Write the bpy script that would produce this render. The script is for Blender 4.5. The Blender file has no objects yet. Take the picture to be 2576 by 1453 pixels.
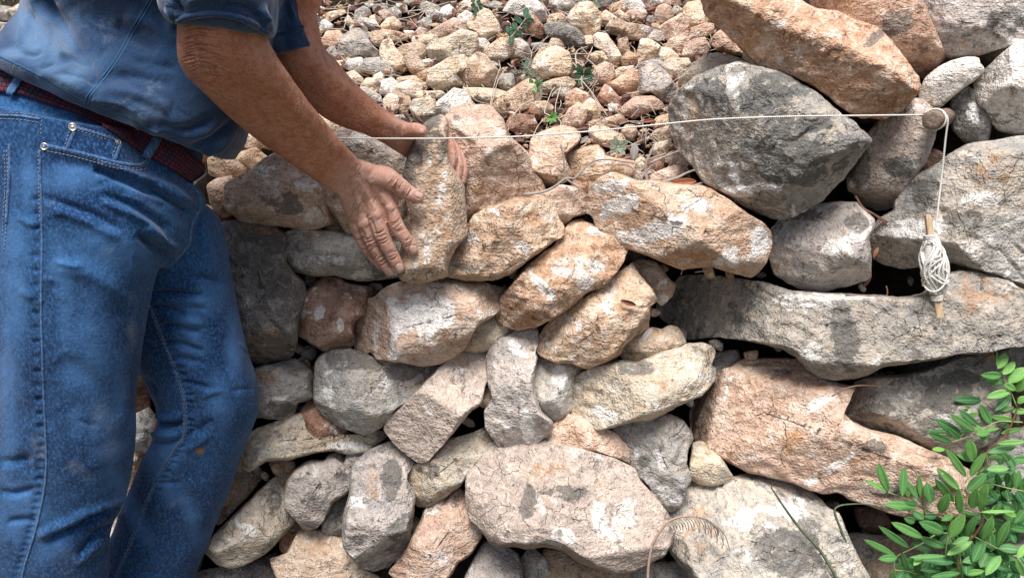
import bpy, bmesh, math, random
import numpy as np
from mathutils import Vector, Matrix
from mathutils.bvhtree import BVHTree

# ------------------------------------------------------------------ camera, sky, sun, exposure
sc = bpy.context.scene
CAMZ, PITCH, FPX = 1.30, math.radians(20.0), 2022.0     # FPX: focal length for a picture 2576 wide
cam_d = bpy.data.cameras.new('camera'); cam = bpy.data.objects.new('camera', cam_d)
sc.collection.objects.link(cam); sc.camera = cam
cam.location = (0, 0, CAMZ); cam.rotation_euler = (math.radians(90) - PITCH, 0, 0)
cam_d.sensor_width = 36.0; cam_d.lens = 36.0 * FPX / 2576.0
cam_d.clip_start = 0.05; cam_d.clip_end = 500

SUN_EL, SUN_AZ = math.radians(70), math.radians(186)    # azimuth from +Y clockwise: behind the camera, to the left
w = bpy.data.worlds.new('World'); sc.world = w; w.use_nodes = True
nt = w.node_tree; bg = nt.nodes['Background']
sky = nt.nodes.new('ShaderNodeTexSky'); sky.sky_type = 'NISHITA'; sky.sun_disc = False
sky.sun_elevation = SUN_EL; sky.sun_rotation = SUN_AZ; sky.air_density = 1.0; sky.dust_density = 4.0; sky.ozone_density = 1.0
nt.links.new(sky.outputs[0], bg.inputs[0]); bg.inputs[1].default_value = 0.070
sun_d = bpy.data.lights.new('sun', 'SUN'); sun_d.energy = 3.3; sun_d.angle = math.radians(28); sun_d.color = (1.0, 0.965, 0.93)
sun = bpy.data.objects.new('sun', sun_d); sc.collection.objects.link(sun)
sd = Vector((math.sin(SUN_AZ) * math.cos(SUN_EL), math.cos(SUN_AZ) * math.cos(SUN_EL), math.sin(SUN_EL)))
sun.rotation_euler = sd.to_track_quat('Z', 'Y').to_euler(); sun.location = sd * 8
sc.view_settings.view_transform = 'Standard'; sc.view_settings.look = 'None'
sc.view_settings.exposure = 0.85; sc.view_settings.gamma = 1.0

# ------------------------------------------------------------------ helpers
C = sc.collection
CAM = np.array([0, 0, CAMZ]); cp, sp = math.cos(PITCH), math.sin(PITCH)
RIGHT = np.array([1., 0, 0]); UPV = np.array([0, sp, cp]); FWD = np.array([0, cp, -sp])
def ray(px, py):
    a = (np.asarray(px, float) - 1288) / FPX; b = -(np.asarray(py, float) - 726.5) / FPX
    return a[..., None] * RIGHT + b[..., None] * UPV + FWD
def P(px, py, Y):
    """the point seen at (px, py) of the 2576 wide picture that lies Y metres in front of the camera foot"""
    d = ray(np.array(px), np.array(py)); t = np.asarray(Y) / d[..., 1]
    return CAM + d * (t[..., None] if d.ndim > 1 else t)
def proj(pts):
    q = np.asarray(pts) - CAM; z = q @ FWD
    return 1288 + FPX * (q @ RIGHT) / z, 726.5 - FPX * (q @ UPV) / z
def wallY(px, py):                      # wall face, leaning back a little
    d = ray(px, py); k = d[..., 2] / d[..., 1]
    return (1.50 + 0.2 * CAMZ) / (1 - 0.2 * k)
def slopeY(px, py):                     # rubble slope above it
    d = ray(px, py); k = d[..., 2] / d[..., 1]
    return (CAMZ - 0.9 + 0.6 * 1.68) / (0.6 - k)

def _h(ix, iy, iz, s):
    n = (ix * 374761393 + iy * 668265263 + iz * 1274126177 + s * 144665) & 0x7fffffff
    n = ((n ^ (n >> 13)) * 1274126177) & 0x7fffffff
    return ((n ^ (n >> 16)) & 0xffff) / 32767.5 - 1.0
def vnoise(p, s=0):
    f = np.floor(p); i = f.astype(np.int64); t = p - f; t = t * t * t * (t * (t * 6 - 15) + 10)
    r = 0
    for dx in (0, 1):
        wx = t[:, 0] if dx else 1 - t[:, 0]
        for dy in (0, 1):
            wy = t[:, 1] if dy else 1 - t[:, 1]
            for dz in (0, 1):
                wz = t[:, 2] if dz else 1 - t[:, 2]
                r = r + wx * wy * wz * _h(i[:, 0] + dx, i[:, 1] + dy, i[:, 2] + dz, s)
    return r
def fbm(p, oc=4, s=0, rough=0.5, ridge=False):
    r = 0; a = 1.0; tot = 0
    for o in range(oc):
        n = vnoise(p * 2.0 ** o + 17.3 * o, s + o)
        if ridge: n = 1 - 2 * np.abs(n)
        r = r + a * n; tot += a; a *= rough
    return r / tot

def mesh_obj(name, verts, faces, mat=None, parent=None, smooth=True):
    me = bpy.data.meshes.new(name)
    me.from_pydata([tuple(v) for v in verts], [], [tuple(f) for f in faces])
    if smooth: me.polygons.foreach_set('use_smooth', [True] * len(me.polygons))
    me.update()
    o = bpy.data.objects.new(name, me); C.objects.link(o)
    if mat: me.materials.append(mat)
    if parent: o.parent = parent
    return o
def tag(o, label=None, cat=None, group=None, kind=None):
    if label: o['label'] = label
    if cat: o['category'] = cat
    if group: o['group'] = group
    if kind: o['kind'] = kind
    return o
def empty(name, loc, label, cat, group=None):
    o = bpy.data.objects.new(name, None); C.objects.link(o); o.location = tuple(loc)
    bpy.context.view_layer.update()
    return tag(o, label, cat, group)
def child(o, parent):                   # parent, geometry stays put
    o.parent = parent; o.matrix_parent_inverse = Matrix.Translation(-parent.location); return o
def recentre(o):
    me = o.data; n = len(me.vertices); co = np.empty(n * 3); me.vertices.foreach_get('co', co); co = co.reshape(-1, 3)
    c = co.mean(0); me.vertices.foreach_set('co', (co - c).ravel()); o.location = tuple(np.array(o.location) + c); return o

# ------------------------------------------------------------------ materials
class NT:
    def __init__(s, name, rough=0.9):
        s.m = bpy.data.materials.new(name); s.m.use_nodes = True; s.t = s.m.node_tree
        s.b = s.t.nodes['Principled BSDF']; s.b.inputs['Roughness'].default_value = rough
        s.b.inputs['Specular IOR Level'].default_value = 0.25
    def n(s, ty, **k):
        x = s.t.nodes.new(ty)
        for a, v in k.items():
            if a.startswith('i_'):
                key = a[2:].replace('_', ' ')
                x.inputs[int(key) if key.isdigit() else key].default_value = v
            else: setattr(x, a, v)
        return x
    def l(s, a, b): s.t.links.new(a, b)
    def set(s, sock, v):
        if hasattr(v, 'is_linked') or isinstance(v, bpy.types.NodeSocket): s.l(v, sock)
        else: sock.default_value = v
    def noise(s, vec, scale, detail=5, rough=0.55, dist=0.0):
        x = s.n('ShaderNodeTexNoise'); x.inputs['Scale'].default_value = scale; x.inputs['Detail'].default_value = detail
        x.inputs['Roughness'].default_value = rough; x.inputs['Distortion'].default_value = dist
        if vec is not None: s.l(vec, x.inputs['Vector'])
        return x.outputs['Fac']
    def ramp(s, fac, a, b, ca=0.0, cb=1.0):
        x = s.n('ShaderNodeMapRange'); x.interpolation_type = 'SMOOTHSTEP'
        x.inputs['From Min'].default_value = a; x.inputs['From Max'].default_value = b
        x.inputs['To Min'].default_value = ca; x.inputs['To Max'].default_value = cb
        s.l(fac, x.inputs['Value']); return x.outputs[0]
    def mix(s, f, a, b, mode='MIX'):
        x = s.n('ShaderNodeMix', data_type='RGBA', blend_type=mode)
        s.set(x.inputs[0], f)
        s.set(x.inputs[6], a if not isinstance(a, tuple) else (*a[:3], 1)); s.set(x.inputs[7], b if not isinstance(b, tuple) else (*b[:3], 1))
        return x.outputs[2]
    def math(s, op, a, b=0.0, c=None, clamp=False):
        x = s.n('ShaderNodeMath', operation=op, use_clamp=clamp); s.set(x.inputs[0], a); s.set(x.inputs[1], b)
        if c is not None: s.set(x.inputs[2], c)
        return x.outputs[0]
    def attr(s, name):
        x = s.n('ShaderNodeAttribute'); x.attribute_name = name; return x.outputs['Fac']
    def objvec(s, rnd=True):
        tc = s.n('ShaderNodeTexCoord'); 
        if not rnd: return tc.outputs['Object']
        oi = s.n('ShaderNodeObjectInfo'); a = s.n('ShaderNodeVectorMath', operation='ADD')
        m = s.n('ShaderNodeVectorMath', operation='SCALE'); m.inputs[0].default_value = (37, 91, 53)
        s.l(oi.outputs['Random'], m.inputs['Scale']); s.l(tc.outputs['Object'], a.inputs[0]); s.l(m.outputs[0], a.inputs[1])
        s.rnd = oi.outputs['Random']; return a.outputs[0]
    def mapping(s, vec, scale=(1, 1, 1), rot=(0, 0, 0)):
        x = s.n('ShaderNodeMapping'); x.inputs['Scale'].default_value = scale; x.inputs['Rotation'].default_value = rot
        s.l(vec, x.inputs['Vector']); return x.outputs[0]
    def bump(s, h, dist, strength=1.0, prev=None):
        x = s.n('ShaderNodeBump'); x.inputs['Distance'].default_value = dist; x.inputs['Strength'].default_value = strength
        s.l(h, x.inputs['Height'])
        if prev is not None: s.l(prev, x.inputs['Normal'])
        return x.outputs[0]
    def out(s, col, nrm=None):
        s.set(s.b.inputs['Base Color'], col if not isinstance(col, tuple) else (*col[:3], 1))
        if nrm is not None: s.l(nrm, s.b.inputs['Normal'])
        return s.m

def rock_mat(name, c1, c2, c3, white=0.5, dark=0.5, strata=0.5, whc=(0.76, 0.745, 0.715), dkc=(0.13, 0.125, 0.115), bumpd=1.0):
    """white / dark: 0..1 how much of the pale crust and of the dark lichen the stone carries"""
    s = NT(name, 0.93); v = s.objvec()
    n1 = s.noise(v, 9, 4, 0.62, 0.8); n2 = s.noise(v, 31, 3, 0.7, 0.4)
    col = s.mix(s.ramp(n1, 0.38, 0.62), c1, c2)
    col = s.mix(s.ramp(n2, 0.45, 0.68), col, c3)
    # strata: noise stretched along a bedding direction
    st = s.noise(s.mapping(v, (6, 14, 75), (0.5, 0.25, 0.4)), 1.0, 3, 0.7, 0.6)
    col = s.mix(s.ramp(st, 0.42, 0.7, 0.0, 0.55 * strata), col, tuple(min(1, c * 1.45 + .04) for c in c1))
    # pale crust: general + placed patches
    nw = s.noise(v, 15, 4, 0.68, 0.5)
    fw = s.math('ADD', nw, s.math('MULTIPLY', s.attr('pw'), 0.17))
    col = s.mix(s.ramp(fw, 0.69 - 0.16 * white, 0.77 - 0.16 * white, 0, 0.85), col, whc)
    nd = s.noise(v, 13, 4, 0.70, 0.3); gd = s.noise(v, 130, 1, 0.7)
    fd = s.math('ADD', s.math('ADD', nd, s.math('MULTIPLY', s.attr('pd'), 0.25)), s.math('MULTIPLY', s.math('SUBTRACT', gd, 0.5), 0.22))
    col = s.mix(s.ramp(fd, 0.70 - 0.17 * dark, 0.80 - 0.17 * dark, 0, 0.82), col, dkc)
    fo = s.math('ADD', s.noise(v, 27, 3, 0.76), s.math('MULTIPLY', s.attr('po'), 0.20))
    col = s.mix(s.ramp(fo, 0.62, 0.80, 0, 0.75), col, (0.43, 0.26, 0.15))
    # mineral grain and small pits
    hb = s.noise(v, 48, 3, 0.72, 0.4)                       # dirt held in the pits of the broken surface
    col = s.mix(s.ramp(hb, 0.42, 0.32, 0, 0.7), col, tuple(c * .42 for c in c2))
    col = s.mix(s.ramp(hb, 0.56, 0.70, 0, 0.5), col, tuple(min(.8, c * 1.25 + .05) for c in c3))
    g = s.noise(v, 280, 1, 0.75); g2 = s.noise(v, 95, 2, 0.8, 0.3)
    col = s.mix(1.0, col, s.mix(s.ramp(g, 0.32, 0.68), (0.88, 0.875, 0.87), (1.09, 1.09, 1.09)), 'MULTIPLY')
    col = s.mix(1.0, col, s.mix(s.ramp(g2, 0.36, 0.60), (0.86, 0.84, 0.82), (1.05, 1.05, 1.05)), 'MULTIPLY')
    # hairline cracks
    dv = s.n('ShaderNodeVectorMath', operation='ADD'); ns = s.n('ShaderNodeTexNoise', i_Scale=14.0, i_Detail=3.0)
    s.l(v, ns.inputs['Vector']); sc_ = s.n('ShaderNodeVectorMath', operation='SCALE', i_Scale=0.10); s.l(ns.outputs['Color'], sc_.inputs[0])
    s.l(v, dv.inputs[0]); s.l(sc_.outputs[0], dv.inputs[1])
    vo = s.n('ShaderNodeTexVoronoi', feature='DISTANCE_TO_EDGE', i_Scale=11.0); s.l(dv.outputs[0], vo.inputs['Vector'])
    crk = s.ramp(vo.outputs['Distance'], 0.0, 0.018)
    crm = s.math('MULTIPLY', s.math('SUBTRACT', 1.0, crk), s.ramp(n1, 0.5, 0.6))
    col = s.mix(s.math('MULTIPLY', crm, 0.45), col, (0.10, 0.075, 0.055))
    hs = s.n('ShaderNodeHueSaturation'); s.l(col, hs.inputs['Color'])
    r2 = s.math('FRACT', s.math('MULTIPLY', s.rnd, 7.31)); r3 = s.math('FRACT', s.math('MULTIPLY', s.rnd, 23.7))
    s.l(s.math('MULTIPLY_ADD', r2, 0.30, 0.80), hs.inputs['Value']); s.l(s.math('MULTIPLY_ADD', r3, 0.3, 0.9), hs.inputs['Saturation'])
    b1 = s.bump(hb, 0.0075 * bumpd, 1.0)
    b2 = s.bump(st, 0.006 * strata * bumpd, 0.9, b1)
    b3 = s.bump(s.noise(v, 190, 1, 0.7), 0.0036 * bumpd, 1.0, b2)
    b4 = s.bump(s.math('MULTIPLY', crm, -1.0), 0.003, 0.8, b3)
    return s.out(hs.outputs[0], b4)

R = {
 'orange': rock_mat('orange_limestone', (0.52, 0.365, 0.275), (0.39, 0.245, 0.175), (0.61, 0.49, 0.40), 0.55, 0.4, 0.6),
 'rust':   rock_mat('rusty_limestone', (0.36, 0.22, 0.165), (0.27, 0.155, 0.11), (0.45, 0.32, 0.25), 0.6, 0.35, 0.4),
 'pink':   rock_mat('pinkish_limestone', (0.56, 0.42, 0.345), (0.46, 0.325, 0.25), (0.62, 0.52, 0.44), 0.55, 0.4, 0.6),
 'tan':    rock_mat('tan_limestone', (0.50, 0.38, 0.28), (0.40, 0.27, 0.18), (0.58, 0.48, 0.385), 0.6, 0.5, 0.7),
 'cream':  rock_mat('cream_limestone', (0.64, 0.53, 0.42), (0.55, 0.40, 0.285), (0.69, 0.61, 0.52), 0.6, 0.15, 0.6),
 'yellow': rock_mat('yellowish_limestone', (0.53, 0.46, 0.36), (0.46, 0.365, 0.26), (0.45, 0.43, 0.38), 0.6, 0.55, 0.7),
 'white':  rock_mat('white_limestone', (0.70, 0.67, 0.63), (0.60, 0.56, 0.51), (0.74, 0.72, 0.69), 0.7, 0.15, 0.4),
 'grey':   rock_mat('grey_limestone', (0.40, 0.39, 0.365), (0.48, 0.42, 0.355), (0.29, 0.29, 0.28), 0.66, 0.65, 0.6),
 'mauve':  rock_mat('mauve_limestone', (0.43, 0.385, 0.355), (0.32, 0.305, 0.295), (0.51, 0.45, 0.40), 0.6, 0.6, 0.6),
 'sand':   rock_mat('sandy_limestone', (0.56, 0.42, 0.31), (0.45, 0.295, 0.195), (0.63, 0.53, 0.43), 0.65, 0.4, 0.8),
 'sienna': rock_mat('sienna_limestone', (0.53, 0.38, 0.285), (0.41, 0.265, 0.185), (0.62, 0.52, 0.43), 0.68, 0.4, 0.7),
 'rose':   rock_mat('rosy_grey_limestone', (0.50, 0.41, 0.35), (0.40, 0.34, 0.30), (0.57, 0.485, 0.41), 0.6, 0.6, 0.5),
 'dark':   rock_mat('dark_lichened_limestone', (0.23, 0.215, 0.20), (0.155, 0.15, 0.145), (0.34, 0.30, 0.265), 0.6, 0.85, 0.5, bumpd=1.2),
 'boulder': rock_mat('lichened_boulder', (0.45, 0.41, 0.355), (0.30, 0.29, 0.27), (0.52, 0.45, 0.37), 0.62, 0.85, 0.3),
 'darkboulder': rock_mat('dark_boulder', (0.38, 0.355, 0.31), (0.25, 0.245, 0.235), (0.48, 0.42, 0.345), 0.72, 0.82, 0.3, dkc=(0.10, 0.10, 0.095)),
 'ragged': rock_mat('ragged_white_limestone', (0.53, 0.38, 0.285), (0.58, 0.49, 0.41), (0.46, 0.30, 0.205), 0.8, 0.35, 1.0, whc=(0.80, 0.79, 0.77)),
}

# ------------------------------------------------------------------ stones
ORG = {'T1': (644, 0), 'T2': (1288, 0), 'T3': (1932, 0), 'M1': (644, 363.25), 'M2': (1288, 363.25), 'M3': (1932, 363.25),
       'N1': (644, 726.5), 'N2': (1288, 726.5), 'N3': (1932, 726.5), 'B1': (644, 1089.75), 'B2': (1288, 1089.75), 'B3': (1932, 1089.75),
       'L1': (0, 0), 'L2': (0, 363.25), 'L3': (0, 726.5), 'L4': (0, 1089.75)}
def px(key, s):
    v = np.array([float(t) for t in s.split()]).reshape(-1, 2)
    return v if key == 'D' else v / 4.0 + np.array(ORG[key])

def resample(poly, N, smooth):
    q = np.vstack([poly, poly[:1]]); L = np.r_[0, np.cumsum(np.linalg.norm(np.diff(q, axis=0), axis=1))]
    t = np.linspace(0, L[-1], N, endpoint=False)
    r = np.c_[np.interp(t, L, q[:, 0]), np.interp(t, L, q[:, 1])]
    k = max(1, int(smooth * N)); ker = np.hanning(2 * k + 3)[1:-1]; ker /= ker.sum()
    out = np.zeros_like(r)
    for j, wgt in enumerate(ker): out += wgt * np.roll(r, j - k - 0, axis=0)
    return out

def inside(pts, poly):
    x, y = pts[:, 0], pts[:, 1]; c = np.zeros(len(pts), bool); n = len(poly)
    for i in range(n):
        x1, y1 = poly[i]; x2, y2 = poly[(i + 1) % n]
        hit = ((y1 > y) != (y2 > y)) & (x < (x2 - x1) * (y - y1) / ((y2 - y1) + 1e-12) + x1); c ^= hit
    return c

def clipz(V, pl, isf, T):
    nxy, nz, pt, z0 = pl; lim = z0 - ((V[:, :2] - pt) @ nxy) / nz
    kk = min(0.0010, pl[3] * 0.025); z = V[:, 2]; dlt = z - lim
    zc = np.where(dlt > 6 * kk, lim, z - kk * np.log1p(np.exp(np.clip(dlt / kk, -30, 8))))
    return np.where(isf, np.maximum(zc, -T * 0.5), z)
def stone(pxpoly, mat, seed, surf='wall', off=0.0, thick=0.20, bulge=None, step=0.0045, planes=7, rough=1.0,
          patches=(), name='wall_stone', tiltb=0.45, grow=3.0, expo=4.5, facets=()):
    rng = np.random.RandomState(seed)
    rough = rough * rng.uniform(.55, 1.15); cpx = pxpoly.mean(0)
    Yc = (wallY if surf == 'wall' else slopeY)(np.array(cpx[0]), np.array(cpx[1])) - off
    Cw = P(cpx[0], cpx[1], Yc)
    wv = CAM - Cw; wv /= np.linalg.norm(wv); uv = np.cross([0, 0, 1.], wv); uv /= np.linalg.norm(uv); vv = np.cross(wv, uv)
    d = ray(pxpoly[:, 0], pxpoly[:, 1]); t = ((Cw - CAM) @ wv) / (d @ wv); pw = CAM + d * t[:, None]
    ab = np.c_[(pw - Cw) @ uv, (pw - Cw) @ vv]
    if np.sum(ab[:, 0] * np.roll(ab[:, 1], -1) - ab[:, 1] * np.roll(ab[:, 0], -1)) < 0: ab = ab[::-1]
    per = np.linalg.norm(ab - np.roll(ab, -1, 0), axis=1).sum()
    N = int(np.clip(per / step, 20, 420)); o = resample(ab, N, 0.006)
    m = o.mean(0); cov = np.cov((o - m).T); ev, ec = np.linalg.eigh(cov); ax = ec[:, 1]
    pj = (o - m) @ ax; pn = (o - m) @ ec[:, 0]; hl = np.ptp(pj) / 2; hw = np.ptp(pn) / 2
    m = m + ax * (pj.max() + pj.min()) / 2 + ec[:, 0] * (pn.max() + pn.min()) / 2
    o = m + (o - m) * (1 + (grow + 1.5) * 0.001 / max(hw, .01))
    seg = max(0, hl - hw) * 0.85; tt = np.clip((o - m) @ ax, -seg, seg); i0 = int(np.argmax((o - m) @ ax)); i1 = (int(np.argmin((o - m) @ ax)) - i0) % N      # core position falls steadily along either side
    tr = np.roll(tt, -i0); tr[:i1 + 1] = np.minimum.accumulate(tr[:i1 + 1]); tr[i1:] = np.maximum.accumulate(tr[i1:]); tt = np.roll(tr, i0)
    core = m + tt[:, None] * ax
    B = (bulge if bulge is not None else min(0.075, hw * 0.75)) * 1.95
    K = int(np.clip(hw / step, 5, 60)); 
    ss = [];
    for k in range(K + 1): ss.append(math.cos(k / K * math.pi / 2) ** 0.8 if k < K else 0.0)
    rings = []
    nb = 5; T = thick
    for k in range(nb, 0, -1):
        q = k / nb; rings.append((1 - 0.30 * q ** 2 - 0.02 * q, -T * q, 0))
    for s_ in ss: rings.append((s_, None, 1))
    V = []; 
    for s_, dd, fr in rings:
        r = core + (o - core) * s_
        z = np.full(N, dd) if not fr else B * np.maximum(0, 1 - s_ ** expo) ** (1 / 1.8) * np.ones(N)
        V.append(np.c_[r, z])
    V = np.array(V); sh = V.shape; V = V.reshape(-1, 3)
    # broken facets: clip the front by tilted planes
    isf = np.repeat(np.array([r[2] for r in rings]) == 1, N)
    PL = []
    if not facets:
        n_ = max(3, min(4, planes - 1))
        ph0 = rng.uniform(0, 2 * math.pi)
        for i in range(2):                    # split faces meeting in ridges across the front
            PL.append((ph0 + .6 + 2 * math.pi * i / 3 + rng.uniform(-.5, .5), math.radians(rng.uniform(14, 36)), rng.uniform(.02, .38), rng.uniform(.62, .88)))
        for i in range(n_):
            ph = ph0 + 2 * math.pi * i / n_ + rng.uniform(-.35, .35); th = math.radians(rng.uniform(24, 56))
            PL.append((ph, th, rng.uniform(.35, .78), rng.uniform(.50, .85)))
        PL.append((-math.pi / 2 + rng.uniform(-.4, .4), math.radians(rng.uniform(48, 66)), 1 - tiltb * rng.uniform(.6, 1.0), .60))
        PL.append((math.pi / 2 + rng.uniform(-.5, .5), math.radians(rng.uniform(28, 50)), rng.uniform(.35, .7), .72))
        PL.append((rng.uniform(0, 6.28), math.radians(rng.uniform(4, 16)), 0.0, rng.uniform(.72, .9)))
        for i in range(3 if hw > .03 else 1):                    # chipped edges
            PL.append((rng.uniform(0, 6.28), math.radians(rng.uniform(50, 74)), rng.uniform(.70, .92), rng.uniform(.45, .75)))
        for ph, th, f, zf in PL:
            dr = np.array([math.cos(ph), math.sin(ph)]); ext = ((o - m) @ dr).max()
            # on stretched stones keep the facet on the stone
            pt = m + dr * ext * f
            planes_ = (dr * math.sin(th), math.cos(th), pt, B * zf)
            V[:, 2] = clipz(V, planes_, isf, T)
    else:
        for (fx, fy, zf, az, tl) in facets:
            dq = ray(np.array(float(fx)), np.array(float(fy))); q_ = CAM + dq * (((Cw - CAM) @ wv) / (dq @ wv)) - Cw
            pt = np.array([q_ @ uv, q_ @ vv]); ph = math.radians(az); th = math.radians(tl)
            V[:, 2] = clipz(V, (np.array([math.cos(ph), math.sin(ph)]) * math.sin(th), math.cos(th), pt, B * zf), isf, T)
    # relief
    sz = min(hw, 0.12); q = V / max(sz, 0.012) * 1.1 + seed * 3.7
    big = np.c_[fbm(q * .9, 3, 1), fbm(q * .9, 3, 5), fbm(q, 4, 9)]
    V = V + big * np.array([0.04, 0.04, 0.045]) * sz * rough
    ang = rng.uniform(0, math.pi); al = rng.uniform(-.5, .5)
    rot = np.array([[math.cos(al), math.sin(al), 0], [-math.sin(al), math.cos(al), 0], [0, 0, 1]])
    qs = (V @ rot.T) * np.array([9, 55, 30]) + seed
    V[:, 2] += fbm(qs, 3, 21) * min(0.0045, sz * 0.07) * rough * isf
    tq = fbm(V * np.array([5, 5, 5]) * (0.12 / max(sz, .03)) ** .7 + seed * 1.3, 3, 61) * 5.0 + (V @ np.array([math.cos(ang), math.sin(ang), .6])) * 22
    fl = np.floor(tq); fr_ = tq - fl; ter = fl + np.clip((fr_ - 0.72) / 0.28, 0, 1) - tq
    V[:, 2] += ter * min(0.007, sz * 0.085) * rough * isf
    rd = fbm(V * 26 + seed, 4, 31, 0.55, ridge=True)
    V += (rd * min(0.0036, sz * 0.05) * rough)[:, None] * np.c_[np.zeros(len(V)), np.zeros(len(V)), np.ones(len(V))]
    jg = np.c_[fbm(V * 60 + seed, 3, 41), fbm(V * 60 + seed, 3, 45), fbm(V * 75 + seed, 3, 49)]
    V += jg * min(0.0032, sz * 0.05) * rough
    nr = sh[0]; F = []
    idx = np.arange(nr * N).reshape(nr, N); a = idx[:-1]; b = idx[1:]
    F = np.stack([a, np.roll(a, -1, 1), np.roll(b, -1, 1), b], -1).reshape(-1, 4)
    F = [tuple(f) for f in F.tolist()]
    # close both ends
    if seg < 1e-4:
        pass
    W = Cw + V[:, :1] * uv + V[:, 1:2] * vv + V[:, 2:3] * wv
    last = idx[-1]
    if seg > 1e-4:
        # inner ring lies on the core line: stitch the two sides across it
        pr = ((o - m) @ ax); i0 = int(np.argmax(pr)); 
        order = [(i0 + k) % N for k in range(N)]; lo, hi = 0, N - 1
        while hi - lo >= 3:
            F.append((int(last[order[lo]]), int(last[order[lo + 1]]), int(last[order[hi - 1]]), int(last[order[hi]]))); lo += 1; hi -= 1
        if hi - lo == 2: F.append((int(last[order[lo]]), int(last[order[lo + 1]]), int(last[order[hi]])))
    else:
        F.append(tuple(int(x) for x in last))
    F.append(tuple(int(x) for x in idx[0][::-1]))
    me = bpy.data.meshes.new(name); me.from_pydata((W - Cw).tolist(), [], F)
    me.polygons.foreach_set('use_smooth', [True] * len(me.polygons))
    if patches:
        X, Y_ = proj(W); wob = np.c_[vnoise(W * 28, 3), vnoise(W * 28, 7)] * 0.35
        acc = {'w': np.zeros(len(W)), 'd': np.zeros(len(W)), 'o': np.zeros(len(W))}
        for (kd, x, y, rx, ry, an) in patches:
            ca, sa = math.cos(math.radians(an)), math.sin(math.radians(an))
            dx = ((X - x) * ca - (Y_ - y) * sa) / rx + wob[:, 0]; dy = ((X - x) * sa + (Y_ - y) * ca) / ry + wob[:, 1]
            r = np.sqrt(dx * dx + dy * dy); val = np.clip((1.25 - r) / 0.5, 0, 1)
            if kd == 'C':                                   # clean: less of everything
                for k in acc: acc[k] -= val
            else: acc[kd] = np.maximum(acc[kd], val)
        for k, nm in (('w', 'pw'), ('d', 'pd'), ('o', 'po')):
            at = me.attributes.new(nm, 'FLOAT', 'POINT'); at.data.foreach_set('value', acc[k].astype(np.float32))
    bm = bmesh.new(); bm.from_mesh(me); bm.verts.ensure_lookup_table()
    if seg > 1e-4: bmesh.ops.remove_doubles(bm, verts=bm.verts[max(0, len(bm.verts) - 5 * N):], dist=step * .75)
    bmesh.ops.dissolve_degenerate(bm, edges=bm.edges, dist=1e-5); bm.to_mesh(me); bm.free()
    me.polygons.foreach_set('use_smooth', [True] * len(me.polygons))
    me.materials.append(R[mat]); me.update()
    ob = bpy.data.objects.new(name, me); C.objects.link(ob); ob.location = tuple(Cw)
    return ob
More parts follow.
